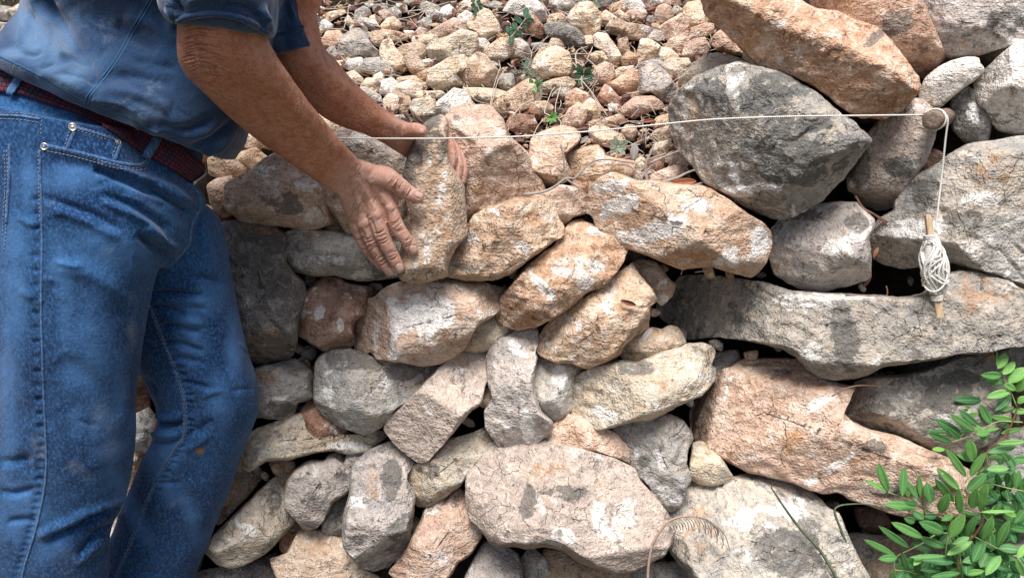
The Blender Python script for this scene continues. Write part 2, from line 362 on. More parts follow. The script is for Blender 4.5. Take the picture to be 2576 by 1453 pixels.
# ------------------------------------------------------------------ the dry stone wall: every stone its own object
# (key, outline, material, forward offset, options, label)
W = [
 ('T3', '-620 -20 -560 180 -400 330 -240 480 -100 640 0 705 180 745 350 800 600 950 780 1090 900 1145 1130 1155 1290 1075 1400 960 1465 880 1448 740 1300 560 1190 400 1080 290 860 220 680 130 480 118 300 0 100 -110 -300 -200 -620 -150',
  'orange', 0.03, dict(bulge=.09, facets=[(2080,110,.75,60,30),(1990,150,.62,-115,36),(2230,230,.5,-70,50),(2270,160,.5,20,55),(1850,30,.8,-100,25),(2120,60,.4,60,58)], patches=[('w',2090,70,22,12,0),('w',1960,60,25,9,20),('d',2200,95,35,14,40),('o',1870,110,60,40,30),('o',2080,230,70,20,20)]), 'huge orange boulder lying aslant along the top of the wall, biggest of the orange ones'),
 ('T3', '430 -150 440 0 480 130 700 180 870 235 1080 310 1200 430 1280 520 1440 745 1600 768 1700 700 1775 640 1760 540 1690 380 1600 190 1550 60 1470 0 1300 -120 900 -180',
  'orange', -0.06, dict(patches=[('d',2260,55,45,40,40),('d',2310,110,30,40,40),('w',2295,30,12,20,0),('o',2140,10,70,20,0)]), 'brown and grey boulder wedged between the huge orange boulder and the grey corner boulder'),
 ('T3', '1500 -120 1560 60 1620 200 1700 380 1775 550 1800 632 1900 610 2100 560 2350 480 2576 400 2800 350 2800 -160',
  'mauve', -0.03, dict(bulge=.06, tiltb=.3, patches=[('w',2390,25,40,30,0),('d',2520,55,60,35,0),('o',2450,130,70,12,-15)]), 'large pale grey boulder filling the top right corner'),
 ('T3', '2800 330 2650 390 2480 450 2330 570 2200 700 2080 840 2080 930 2130 1040 2200 1090 2240 1200 2330 1290 2480 1320 2800 1300',
  'white', -0.01, dict(bulge=.07, patches=[('w',2530,210,30,45,0),('w',2560,140,30,30,0),('d',2450,200,22,60,30),('d',2530,295,60,22,0)]), 'big white crusted boulder at the right edge beside the porous grey stone'),
 ('T3', '2092 610 2000 595 1840 635 1720 690 1600 790 1550 920 1560 1040 1620 1115 1740 1060 1850 960 1950 880 2070 790 2140 720 2120 680 2090 660',
  'white', 0.01, dict(planes=4, patches=[('w',2390,200,60,25,-30),('o',2345,260,25,25,0)]), 'smooth white wedge stone leaning above the wooden peg'),
 ('T3', '1870 960 1930 900 2010 890 2100 960 2170 1080 2230 1180 2215 1330 2180 1420 2080 1445 1980 1405 1880 1300 1840 1130',
  'dark', -0.02, dict(patches=[('w',2450,290,14,30,0)]), 'small dark grey porous stone right of the wooden peg'),
 ('D', '2215 305 2242 282 2272 262 2302 255 2327 265 2342 282 2352 320 2342 363 2322 405 2294 450 2267 488 2249 518 2207 526 2174 513 2139 473 2134 438 2152 388 2182 340',
  'rose', 0.0, dict(planes=5, patches=[('d',2165,430,20,50,0),('d',2250,420,50,30,0)]), 'long upright tan stone standing under the wooden peg'),
 ('D', '1688 270 1713 232 1758 197 1813 175 1863 162 1932 178 1974 190 2039 230 2082 265 2112 287 2147 310 2184 350 2164 380 2139 413 2112 448 2082 475 2060 500 2000 532 1964 548 1932 540 1888 523 1820 490 1778 465 1745 418 1708 378 1690 330',
  'boulder', 0.025, dict(bulge=.088, planes=0, facets=[(1775,330,.55,195,42),(1960,290,.85,40,18),(1900,520,.35,-95,62),(2090,450,.40,-48,55),(2060,240,.5,55,48),(1800,200,.5,120,50),(1870,380,.8,-120,22)], patches=[('d',1950,225,90,45,25),('d',1995,400,120,65,-12),('d',2010,310,90,30,10),('d',1775,250,45,60,0),('w',1732,245,45,26,-40),('w',1850,200,26,50,0),('C',1735,330,60,90,0),('o',1740,300,30,50,0),('w',1955,355,14,8,0),('w',1905,265,20,9,0),('w',1930,400,35,16,0),('w',1870,480,90,16,10),('w',1850,430,14,30,0)],
   ), 'large dark grey lichened boulder behind the white string'),
 ('T2', '1712 850 1720 780 1850 650 1960 560 2080 545 2280 600 2560 720 2576 850 2000 900 1760 960',
  'yellow', -0.07, dict(planes=3), 'pale sandy slab showing behind the top of the dark boulder'),
 ('M3', '20 900 100 780 300 660 560 620 700 600 880 600 940 660 1050 770 1050 850 1000 940 1020 1150 1010 1330 860 1390 640 1440 480 1470 300 1420 80 1290 20 1100',
  'mauve', 0.0, dict(planes=3, bulge=.07, patches=[('d',2030,540,45,20,0),('d',2150,560,28,30,0),('o',1960,650,20,30,0),('w',2090,620,30,20,0)]), 'rounded grey and tan stone under the dark boulder'),
 ('M3', '2800 -80 2560 -60 2300 -20 2000 20 1830 120 1730 200 1500 320 1350 480 1290 580 1290 660 1150 740 1040 860 1000 940 990 1020 1050 1100 1110 1150 1200 1200 1350 1240 1500 1225 1700 1180 1850 1180 2200 1280 2576 1400 2800 1430',
  'grey', 0.0, dict(bulge=.11, tiltb=.6, patches=[('d',2330,490,40,40,30),('w',2290,580,60,30,0),('o',2500,420,60,40,0),('w',2470,500,40,20,0),('d',2420,560,60,30,0)]), 'very large speckled grey stone on the right behind the hanging string'),
 ('D', '1650 786 1652 765 1665 745 1688 722 1713 690 1760 690 1850 702 1932 715 1990 733 2060 738 2130 741 2200 745 2257 752 2310 745 2345 715 2382 690 2432 688 2519 711 2560 738 2640 750 2720 770 2720 860 2600 872 2530 868 2507 873 2450 884 2394 886 2364 897 2290 908 2217 919 2182 941 2149 949 2107 953 2062 944 2038 926 2014 896 1982 876 1932 861 1888 853 1813 846 1738 854 1713 839 1698 824 1663 806',
  'boulder', 0.05, dict(bulge=.06, thick=.3, planes=3, tiltb=.35, patches=[('d',2130,850,38,75,8),('w',2080,750,150,18,3),('w',2040,880,28,30,0),('o',2480,740,90,60,20),('w',1990,760,30,20,0)]), 'long grey slab with a ragged lower edge carrying the rolled string'),
 ('M2', '730 580 830 500 800 470 860 410 920 350 1050 300 1200 350 1260 385 1500 390 1700 420 1900 430 2000 470 2150 560 2300 680 2400 740 2490 800 2550 870 2565 1000 2510 1180 2430 1290 2370 1330 2240 1280 1980 1195 1700 1230 1560 1180 1400 1110 1120 1020 960 920 880 820 850 720 790 700 740 650',
  'ragged', 0.03, dict(bulge=.075, tiltb=.55, patches=[('w',1560,520,55,22,25),('w',1640,580,90,28,15),('w',1910,600,22,40,0),('o',1800,480,60,16,10),('o',1720,650,120,18,12),('w',1530,470,40,16,0)]), 'long orange and white streaked stone below the dark boulder'),
 ('D', '1124 688 1124 658 1136 628 1154 597 1185 560 1194 545 1225 528 1288 507 1345 503 1378 510 1393 540 1410 578 1408 600 1388 605 1328 648 1288 680 1249 697 1206 700 1169 697 1141 691',
  'sand', 0.035, dict(bulge=.06, planes=4, tiltb=.3, patches=[('w',1290,610,35,12,-20),('w',1185,600,25,25,0),('d',1200,670,60,16,-5),('o',1340,560,40,30,0)]), 'pale tan wedge stone directly right of the stone being held'),
 ('D', '1340 490 1375 480 1408 468 1443 473 1470 493 1472 535 1438 545 1410 575 1385 540 1350 525',
  'sienna', 0.0, dict(), 'brown lumpy stone behind the pale tan wedge'),
 ('D', '1122 300 1140 275 1175 266 1235 272 1262 300 1280 345 1310 370 1330 395 1335 430 1360 455 1366 476 1340 492 1290 507 1240 522 1195 545 1175 555 1160 500 1155 430 1145 380 1128 335',
  'pink', -0.01, dict(bulge=.06, patches=[('w',1160,300,30,22,0),('w',1240,400,12,60,30),('o',1220,470,60,25,0)]), 'upright pinkish stone behind the fingers of the far hand'),
 ('D', '1333 393 1340 350 1370 333 1413 320 1443 327 1458 345 1450 363 1420 390 1425 410 1440 440 1415 458 1390 467 1368 478 1350 440 1333 420',
  'sienna', -0.03, dict(), 'brown stone with rounded top between the upright pinkish stone and the twigs'),
 ('M2', '530 100 650 70 760 40 860 20 930 90 930 130 1220 180 1210 280 1160 330 1000 400 830 470 740 510 680 420 640 380 590 290 590 210',
  'sand', -0.05, dict(), 'flat tan stone lying under the grey twigs'),
 ('M2', '600 370 700 310 800 300 900 320 880 380 810 470 780 530 700 470 620 420', 'orange', -0.025, dict(), 'small brown stone below the fork of the grey twigs'),
 ('D', '572 470 582 455 630 435 670 400 700 388 735 400 770 435 812 460 825 500 855 555 827 563 790 574 765 577 730 568 690 563 655 565 610 552 575 523',
  'sienna', 0.02, dict(bulge=.06, patches=[('w',770,470,30,25,0),('w',690,430,50,14,-10),('o',600,510,28,40,0),('d',720,510,60,25,-15)]), 'pinkish brown block with yellow underside between the belt buckle and the near wrist'),
 ('D', '525 470 545 455 582 448 578 500 590 532 560 541 533 512', 'orange', -0.02, dict(), 'small tan stone touching the front of the jeans below the buckle'),
 ('D', '520 520 560 535 600 555 596 575 555 580 520 560', 'rust', -0.04, dict(), 'small reddish stone tucked behind the jeans above the dark block'),
 ('D', '836 345 881 322 906 325 940 343 975 362 1010 385 1035 405 1030 445 990 452 900 405 850 370',
  'rose', -0.02, dict(patches=[('w',900,350,50,20,30)]), 'grey and white flat stone seen between the two forearms'),
 ('D', '816 470 840 455 900 440 1010 445 1025 560 1000 620 960 600 900 588 874 586 852 556 829 525 817 497',
  'sand', -0.005, dict(), 'yellowish stone under the palm of the near hand'),
 ('M1', '295 930 380 890 470 870 700 880 900 900 1100 930 1300 960 1560 1000 1600 1200 1500 1310 1250 1342 1040 1357 900 1330 800 1302 640 1312 500 1290 330 1242 325 1180',
  'grey', 0.01, dict(bulge=.05, planes=5, patches=[('w',760,650,25,35,0),('o',790,590,30,12,0),('d',960,640,70,40,0),('w',870,690,60,14,0)]), 'flat grey and brown layered stone beneath the near fingertips'),
 ('D', '540 572 575 563 640 565 690 575 717 592 720 620 722 660 740 690 765 710 772 740 750 790 745 850 735 890 710 900 650 912 600 905 570 880 550 780 535 650',
  'dark', 0.02, dict(bulge=.07, planes=4, patches=[('d',640,620,90,50,0),('d',700,700,40,60,0),('o',650,580,60,10,0),('o',690,850,40,20,0)]), 'big dark grey block right beside the jeans of the bent leg'),
 ('D', '744 824 754 789 761 757 774 737 795 715 819 698 851 701 869 713 935 722 948 737 925 760 917 790 894 802 886 826 893 858 869 874 849 878 831 882 816 874 784 859 751 837',
  'rust', 0.0, dict(bulge=.05, patches=[('w',805,790,14,25,0),('w',858,820,8,20,0),('w',800,735,14,14,0)]), 'reddish brown knobbly stone right of the big dark block'),
 ('D', '919 789 918 771 927 756 952 747 962 734 989 721 1019 712 1056 702 1119 700 1206 712 1262 730 1256 776 1189 822 1164 876 1107 911 1067 917 1014 906 954 899 942 881 919 889 897 881 894 859 882 839 894 809',
  'ragged', 0.02, dict(bulge=.07, tiltb=.6, patches=[('w',1060,800,90,45,10),('w',1050,760,70,20,0),('w',1075,860,40,20,-30),('C',1200,740,40,30,0),('o',1150,850,60,25,-35),('o',1230,760,30,20,0)]), 'ragged stone with a bright white broken face in mid wall'),
 ('D', '1262 752 1254 765 1255 792 1270 815 1308 824 1345 819 1413 784 1470 737 1505 724 1533 701 1548 681 1560 658 1573 623 1540 603 1503 593 1495 573 1458 560 1433 563 1415 590 1390 625 1370 635 1330 667 1295 712',
  'sienna', 0.02, dict(bulge=.065, patches=[('w',1500,670,28,14,-20),('w',1370,720,50,12,-40),('w',1490,580,14,10,0),('o',1330,810,50,12,-10)]), 'orange and white oval stone slanting up right of the mid wall gap'),
 ('M2', '490 870 500 790 620 760 760 712 845 730 900 850 975 945 840 930 700 800 580 840', 'grey', -0.07, dict(planes=3), 'thin grey stone deep in the joint above the orange oval stone'),
 ('D', '1348 868 1360 846 1385 813 1413 788 1463 753 1508 726 1523 713 1555 690 1585 668 1603 700 1632 730 1646 760 1628 776 1626 826 1588 846 1565 868 1558 888 1513 908 1475 921 1443 907 1403 907 1370 892',
  'sand', 0.02, dict(bulge=.06, patches=[('w',1520,755,16,35,20),('w',1440,805,40,10,-35),('o',1560,770,35,25,0),('o',1440,840,50,20,0),('w',1540,735,12,20,0)]), 'slanting tan stone with a chalky stripe and a dry leaf on top'),
 ('D', '1590 668 1613 657 1650 663 1673 695 1694 715 1685 742 1650 755 1622 728 1598 700', 'tan', -0.02, dict(), 'brownish stone tucked behind the chalky striped one'),
 ('N2', '1420 20 1560 0 1570 90 1500 150 1460 100', 'white', -0.01, dict(), 'small white chip left of the end of the long grey slab'),
 ('N2', '1108 590 1125 530 1160 500 1260 480 1300 440 1400 400 1500 425 1560 385 1640 400 1680 460 1718 530 1690 580 1500 622 1400 680 1250 750 1160 700 1110 640',
  'cream', 0.0, dict(planes=5, rough=1.5), 'small knobbly tan stone below the left end of the grey slab'),
 ('N2', '600 1200 607 1000 640 930 700 870 860 780 1120 720 1250 752 1500 640 1680 600 1720 567 1900 565 2022 615 2010 690 1972 780 1960 960 1860 1070 1600 1200 1400 1300 1230 1312 1050 1362 880 1397 780 1340 660 1282',
  'yellow', 0.03, dict(bulge=.055, planes=3, tiltb=.2, patches=[('d',1600,920,60,25,0),('w',1660,935,16,8,0),('w',1520,1040,40,14,-20),('o',1700,990,60,20,-25)]), 'broad flat yellowish stone slanting up below the small knobbly one'),
 ('N2', '222 960 240 840 280 750 270 650 300 640 400 690 560 720 700 760 720 850 640 930 602 1060 600 1200 540 1280 430 1332 380 1282 280 1192 230 1060',
  'grey', -0.01, dict(patches=[('w',1400,990,25,60,0),('C',1360,960,20,40,0)]), 'bluish grey pointed stone just left of the broad yellowish one'),
 ('D', '1226 905 1240 872 1262 857 1288 846 1300 836 1330 828 1350 835 1355 868 1345 890 1352 905 1344 950 1345 988 1358 1030 1387 1055 1382 1085 1350 1105 1320 1130 1290 1141 1255 1115 1228 1075 1222 1030 1240 1000 1230 960',
  'mauve', 0.015, dict(bulge=.05, patches=[('o',1330,880,14,30,0),('w',1290,870,18,14,0),('w',1325,1060,20,40,0),('w',1270,1080,14,30,0),('w',1300,960,14,14,0)]), 'tall narrow grey and tan stone standing left of the pointed bluish one'),
 ('D', '1166 878 1164 862 1175 845 1189 820 1215 795 1245 783 1265 808 1292 826 1290 840 1262 856 1240 872 1215 880', 'yellow', -0.005, dict(), 'small pale angular stone between the white faced stone and the tall narrow one'),
 ('D', '974 1076 984 1049 1019 1021 1049 986 1084 951 1106 926 1159 888 1194 876 1221 886 1228 906 1219 956 1211 989 1206 1014 1181 1031 1144 1076 1111 1115 1079 1152 1056 1155 1029 1135 999 1110',
  'rose', 0.025, dict(bulge=.055, patches=[('w',1150,940,22,20,0),('o',1150,900,50,20,-30)]), 'long smooth grey tan stone slanting up in the lower middle of the wall'),
 ('D', '794 1000 795 970 799 915 815 893 835 883 882 877 904 888 944 899 1019 911 1074 919 1109 928 1084 955 1045 993 1034 1002 994 1026 969 1064 951 1076 919 1089 856 1069 824 1044 802 1020',
  'grey', 0.0, dict(bulge=.06, patches=[('d',880,910,60,30,0),('w',970,960,60,12,35),('d',1030,930,60,20,15),('w',830,960,20,40,0)]), 'rounded grey stone with a brown left edge under the white faced stone'),
 ('D', '630 1000 632 935 665 920 700 915 735 905 762 915 787 940 784 985 782 1000 745 1012 735 1045 700 1050 645 1042 632 1030',
  'grey', 0.0, dict(bulge=.05, patches=[('o',665,950,30,20,0),('d',700,1030,40,20,0)]), 'grey and yellow stone touching the knee of the bent leg'),
 ('N1', '455 650 500 580 575 590 595 660 560 705 480 700', 'grey', -0.05, dict(thick=.06), 'small grey pebble stuck in the gap under the big dark block'),
 ('N1', '400 775 460 690 535 750 525 820 430 800', 'pink', -0.035, dict(thick=.05), 'small pink chip below the grey pebble in the gap'),
 ('N1', '1040 700 1110 700 1170 640 1205 700 1130 745', 'cream', 0.012, dict(thick=.04), 'tiny whitish flake lying on top of the rounded grey stone'),
 ('N1', '2255 1150 2270 1050 2330 1000 2395 1010 2392 1090 2350 1190', 'cream', 0.0, dict(thick=.05), 'tiny cream pebble between the smooth slanting stone and the tall narrow one'),
 ('D', '760 1040 780 1013 800 1018 820 1038 856 1068 874 1092 850 1104 790 1100 770 1078', 'rust', 0.0, dict(), 'reddish brown stone left of the foot of the rounded grey one'),
 ('D', '590 1178 595 1150 612 1110 650 1082 700 1062 760 1038 772 1078 790 1100 850 1106 900 1092 945 1083 967 1095 931 1117 906 1137 869 1139 834 1130 781 1139 731 1153 679 1155 640 1180',
  'yellow', 0.01, dict(bulge=.045, patches=[('d',700,1090,16,12,0),('d',740,1080,18,12,0),('w',860,1120,50,10,0)]), 'long pale ledge stone running right from the shin of the bent leg'),
 ('B1', '140 270 220 260 370 290 365 380 290 440 190 392', 'tan', -0.02, dict(), 'small tan wedge under the long pale ledge stone'),
 ('B1', '305 600 340 450 400 370 540 280 690 282 720 232 830 207 900 232 950 400 960 560 880 620 770 680 680 860 600 930 480 952 430 870 310 750',
  'mauve', 0.01, dict(bulge=.05, patches=[('w',770,1180,30,30,0),('d',860,1190,20,20,0)]), 'lumpy bluish grey stone left of the tall slate coloured one'),
 ('B1', '675 960 690 830 780 680 905 640 915 780 893 1000 780 1010', 'grey', -0.01, dict(), 'small jagged grey stone under the lumpy bluish grey one'),
 ('B1', '890 330 930 210 1000 198 1055 220 1000 290 900 340', 'grey', 0.005, dict(thick=.06), 'small grey chip above the joint of the two bluish stones'),
 ('B1', '890 1000 900 850 960 600 970 400 1000 320 1130 200 1330 110 1420 90 1500 190 1590 300 1510 430 1502 500 1590 622 1572 740 1542 950 1540 1080 1480 1200 1320 1332 1180 1362 1080 1312 960 1192 900 1100',
  'mauve', 0.03, dict(bulge=.065, planes=4, patches=[('d',1010,1350,30,60,-20),('d',985,1210,20,50,0),('o',940,1200,20,60,0)]), 'tall slate grey tongue shaped stone in the lower left of the wall'),
 ('B1', '1500 440 1590 318 1700 262 1850 110 2050 50 2200 0 2340 -80 2372 0 2342 140 2222 280 2052 500 1900 622 1800 692 1700 712 1622 682 1600 602 1542 532',
  'yellow', 0.01, dict(bulge=.045, patches=[('d',1080,1190,30,20,0),('w',1090,1230,30,12,0)]), 'slanting grey stone with yellowish lower edge right of the tongue shaped one'),
 ('B1', '1365 1375 1500 1212 1572 1050 1652 920 1702 780 1850 652 2020 555 2070 600 2142 762 2202 882 2275 952 2252 1042 2150 1202 2022 1292 1962 1400 1850 1520 1500 1520 1422 1432',
  'pink', 0.02, dict(bulge=.06, patches=[('w',1080,1275,25,20,0),('o',1175,1320,50,12,10),('d',1130,1260,25,20,0),('w',1100,1390,40,20,0)]), 'pinkish angular stone at the bottom left of the huge round one'),
 ('B1', '1538 890 1580 840 1662 880 1592 1000', 'grey', -0.03, dict(thick=.05), 'small triangular grey chip in the joint beside the pinkish angular stone'),
 ('D', '520 1383 545 1340 600 1290 650 1240 690 1205 706 1198 724 1230 724 1270 737 1312 700 1352 665 1387 620 1411 590 1421 560 1416 540 1402',
  'yellow', 0.02, dict(bulge=.05, rough=1.4, patches=[('d',690,1260,20,40,0),('w',610,1320,40,12,-40),('C',640,1290,30,20,0)]), 'jagged yellow grey stone slanting up beside the lower shin'),
 ('B1', '230 1380 180 1250 340 1200 480 960 680 980 760 1030 880 1050 900 1120 1000 1250 1090 1352 1200 1420 1300 1520 280 1520',
  'tan', -0.01, dict(bulge=.05, patches=[('o',800,1370,30,30,0)]), 'cracked tan stone at the bottom under the tongue shaped one'),
 ('B1', '250 1082 320 950 370 870 440 930 480 1000 400 1150 340 1212 262 1162', 'rust', -0.02, dict(), 'small reddish stone under the lumpy bluish grey one'),
 ('D', '1180 1248 1185 1200 1208 1150 1235 1120 1290 1112 1340 1112 1380 1085 1410 1120 1460 1130 1530 1150 1590 1180 1602 1210 1640 1250 1670 1290 1687 1330 1677 1362 1660 1392 1620 1412 1580 1432 1540 1434 1490 1421 1450 1406 1425 1386 1400 1376 1370 1371 1330 1376 1300 1369 1260 1371 1240 1361 1220 1332 1190 1302',
  'rose', 0.04, dict(bulge=.10, planes=3, tiltb=.25, patches=[('d',1330,1260,30,40,0),('d',1420,1240,60,25,0),('o',1370,1190,60,25,10),('w',1540,1310,50,60,0),('w',1370,1200,14,10,0),('w',1420,1350,80,20,0),('C',1240,1180,40,50,0)]), 'huge rounded pinkish grey stone in the bottom middle'),
 ('D', '1380 1088 1385 1075 1400 1057 1428 1046 1460 1050 1510 1074 1545 1090 1562 1112 1583 1132 1591 1148 1588 1167 1563 1153 1500 1133 1438 1125 1405 1119 1383 1100',
  'pink', 0.03, dict(bulge=.035), 'thin curved pink stone lying on the huge rounded one'),
 ('D', '1545 1080 1563 1063 1638 1049 1683 1044 1718 1061 1736 1089 1738 1102 1730 1135 1725 1167 1738 1190 1735 1210 1723 1222 1720 1245 1698 1277 1686 1283 1658 1270 1638 1245 1635 1220 1608 1195 1591 1172 1586 1135 1560 1110 1548 1092',
  'grey', 0.035, dict(bulge=.05, patches=[('w',1690,1250,30,25,0),('d',1620,1160,16,16,0)]), 'grey stone tapering down like a tooth right of the thin pink one'),
 ('B2', '1900 100 1990 140 2100 260 2202 430 2192 470 2000 512 1920 502 1800 452 1798 330 1820 180 1830 110',
  'yellow', 0.015, dict(planes=3), 'small triangular pale stone right of the tooth shaped one'),
 ('D', '1730 1038 1753 1001 1788 966 1808 951 1812 938 1850 926 1875 908 1932 906 1982 906 2024 911 2040 931 2072 953 2105 968 2150 975 2132 995 2120 1025 2117 1040 2147 1065 2182 1082 2257 1098 2302 1120 2380 1150 2440 1185 2470 1230 2440 1290 2300 1300 2257 1288 2227 1281 2190 1268 2144 1253 2107 1232 2072 1236 2032 1226 1995 1208 1957 1201 1932 1192 1888 1183 1858 1168 1820 1151 1800 1141 1788 1123 1783 1111 1758 1108 1743 1093 1735 1062',
  'pink', 0.02, dict(bulge=.075, thick=.28, planes=4, tiltb=.3, patches=[('o',2050,960,60,20,0),('o',1830,1150,90,12,25),('d',2200,1120,30,20,0),('w',2060,1015,50,14,30),('w',2090,1180,90,12,30),('o',2000,1110,60,30,0),('d',2240,1240,60,16,0)]), 'very long pinkish orange rough stone in the lower right of the wall'),
 ('D', '2117 1038 2125 1008 2140 980 2152 965 2180 950 2270 945 2320 935 2370 920 2400 908 2460 900 2500 915 2535 960 2535 1050 2490 1110 2430 1135 2380 1150 2302 1118 2257 1095 2182 1080 2147 1065',
  'boulder', 0.05, dict(bulge=.06, patches=[('d',2380,1000,60,40,20),('d',2420,950,40,16,0),('w',2340,1060,60,20,0),('w',2288,985,8,6,0),('d',2200,1030,40,20,0)]), 'speckled dark and white stone just above the leafy shrub'),
 ('N3', '1400 880 1395 780 1700 700 1950 668 2125 735 2000 800 1500 900', 'grey', -0.10, dict(planes=2), 'flat grey stone deep in the gap under the long slab'),
 ('N3', '960 900 1000 850 1180 860 1290 930 1000 950', 'grey', -0.06, dict(thick=.08), 'small grey stone edge at the left end of the gap under the slab'),
 ('N3', '2300 640 2430 580 2576 540 2800 520 2800 940 2480 900 2350 780', 'grey', 0.0, dict(patches=[('w',2540,890,20,14,0)]), 'grey stone cut by the right edge above the shrub tip'),
 ('D', '1675 1337 1686 1297 1713 1270 1723 1230 1738 1212 1763 1217 1813 1215 1838 1203 1888 1193 1932 1194 1982 1210 2032 1232 2057 1252 2074 1277 2102 1290 2122 1340 2147 1390 2174 1440 2200 1500 1760 1500 1737 1437 1713 1413 1693 1386 1680 1357',
  'boulder', 0.03, dict(bulge=.09, planes=4, tiltb=.2, patches=[('C',1750,1350,60,90,0),('o',1770,1340,40,60,0),('d',1980,1380,90,60,0),('w',1990,1410,22,14,0),('w',2030,1360,14,16,0),('w',1850,1310,14,12,0),('w',1930,1300,90,30,0),('C',1760,1240,40,25,0)]), 'big pale stone with black lichen at the bottom right of the wall'),
 ('B3', '880 760 1000 748 1150 780 1222 880 1222 970 1130 1012 960 992 900 870', 'rust', -0.08, dict(), 'brown stone inside the dark hollow left of the shrub'),
 ('B3', '770 1015 900 1000 1180 1040 1120 1180 1020 1300 930 1372 850 1180', 'mauve', -0.03, dict(), 'greyish brown stone in the hollow left of the bottom shrub leaves'),
 ('B3', '940 1392 980 1300 1080 1222 1100 1130 1180 1052 1350 1020 1550 1042 1700 1100 2000 1200 2200 1330 2250 1540 950 1540', 'cream', 0.0, dict(), 'pinkish cream stone partly behind the lowest shrub leaves'),
 ('D', '2440 1140 2540 1085 2650 1060 2650 1330 2530 1340 2470 1290', 'grey', -0.03, dict(), 'grey stone in the shade behind the middle of the shrub'),
 ('D', '2500 1345 2650 1330 2650 1500 2490 1500', 'mauve', -0.03, dict(), 'grey stone in the bottom right corner behind the shrub'),
 ('B2', '88 1285 170 1172 220 1170 335 1272 362 1400 345 1500 180 1500 90 1345', 'grey', 0.0, dict(thick=.1), 'small rounded grey cobble under the left of the huge rounded stone'),
 ('D', '1160 1500 1172 1445 1187 1418 1215 1370 1240 1352 1265 1372 1300 1392 1311 1425 1316 1500', 'mauve', -0.01, dict(), 'greyish pink stone at the bottom left of the grey cobble'),
 ('D', '1376 1385 1415 1388 1440 1403 1475 1420 1515 1428 1578 1440 1590 1500 1365 1500', 'tan', -0.02, dict(), 'earthy tan stone at the bottom edge right of the grey cobble'),
 ('B2', '1165 1400 1250 1340 1350 1312 1500 1302 1700 1302 1800 1400 1880 1520 1165 1520', 'grey', 0.0, dict(), 'grey stone at the bottom edge under the dry fern stalk'),
 ('D', '470 1500 490 1440 560 1425 640 1412 690 1390 710 1450 705 1500', 'dark', -0.02, dict(), 'dark grey stone at the bottom edge right of the lower shin'),
 ('D', '575 1215 600 1187 645 1182 655 1202 622 1245 592 1275 556 1310 540 1300', 'tan', -0.03, dict(), 'brownish stone half hidden behind the shin of the bent leg'),
 ('D', '1580 660 1560 640 1567 628 1620 636 1612 655', 'grey', -0.09, dict(), 'shaded grey stone in the joint below the orange and white streaked stone'),
 ('N2', '2020 650 2250 620 2310 760 2200 860 2040 890 1975 830', 'grey', -0.11, dict(), 'grey pitted stone in the dark gap under the long slab'),
 ('N2', '1960 800 2030 830 2025 920 1960 1000 1880 1045 1860 1000', 'mauve', -0.02, dict(thick=.08), 'small grey chip at the right tip of the broad yellowish stone'),
 ('B1', '2060 560 2190 400 2175 560 2150 740 2080 640', 'grey', -0.07, dict(), 'dark narrow stone in the joint left of the huge rounded one'),
 ('M3', '1480 220 1650 60 1745 100 1745 210 1580 280', 'rust', -0.07, dict(), 'brown stone in the shadow behind the hanging string'),
 ('T3', '880 1190 1130 1165 1220 1190 1100 1240 980 1240', 'rust', -0.08, dict(), 'brown stone in the gap under the huge orange boulder'),
 # behind the man
 ('D', '335 1048 375 1028 412 1080 405 1112 372 1132 330 1125', 'white', 0.0, dict(), 'pinkish white stone between the two knees'),
 ('D', '320 940 372 965 376 1028 345 1046 315 1020', 'rust', -0.02, dict(), 'reddish stone showing above the pinkish white one between the knees'),
 ('D', '280 1135 375 1130 372 1170 345 1260 300 1300 270 1250', 'cream', 0.0, dict(), 'pale stone seen through the gap between the shins'),
 ('D', '240 1300 330 1290 315 1400 260 1490 220 1480', 'white', 0.0, dict(), 'whitish stone low in the gap between the shins'),
 ('D', '-90 1150 30 1120 130 1130 240 1180 230 1290 120 1330 -20 1320 -90 1260', 'grey', 0.0, dict(), 'pale grey stone at the left edge behind the thigh, lowest one'),
 ('D', '-100 985 -20 960 120 975 230 1010 300 1080 200 1125 60 1115 -60 1130', 'tan', 0.0, dict(), 'tan stone at the left edge behind the middle of the straight leg'),
 ('D', '-90 840 -20 820 110 830 200 870 220 950 120 970 0 955 -80 960', 'cream', 0.0, dict(), 'cream stone at the left edge behind the thigh of the straight leg'),
]
HIDDEN = [   # wall behind the man, seen only from a step to the side
 ('D', '-100 480 60 470 180 500 190 600 60 640 -100 620', 'orange'), ('D', '-100 640 60 655 200 640 215 760 90 815 -90 800', 'grey'),
 ('D', '205 480 350 450 430 480 440 590 330 640 215 620', 'tan'), ('D', '225 640 340 655 430 640 470 740 360 840 240 820', 'mauve'),
 ('D', '440 560 530 580 545 700 560 800 470 850 450 720', 'orange'), ('D', '225 840 370 860 390 960 300 985 235 940', 'tan'),
 ('D', '390 870 460 860 560 830 600 920 620 1040 520 1060 410 1020', 'grey'), ('D', '420 1040 520 1075 600 1070 590 1170 480 1200 400 1150', 'pink'),
 ('D', '380 1160 470 1210 560 1220 520 1330 420 1340 350 1270', 'grey'), ('D', '330 1330 420 1360 510 1390 480 1500 330 1500', 'mauve'),
 ('D', '-80 1340 100 1350 230 1310 240 1500 -80 1500', 'grey')]
wall_px = []
for i, (k, s, m, off, opt, lab) in enumerate(W):
    p = px(k, s); wall_px.append(p)
    if 'lichened boulder behind the white' in lab: m = 'darkboulder'
    o = stone(p, m, 101 + i * 7, 'wall', off, **opt)
    tag(o, lab, 'stone', 'stones of the dry stone wall')
for i, (k, s, m) in enumerate(HIDDEN):
    o = stone(px(k, s), m, 900 + i, 'wall', -0.02, step=0.009)
    tag(o, 'rough wall stone wholly behind the trousers of the standing man', 'stone', 'stones of the dry stone wall')

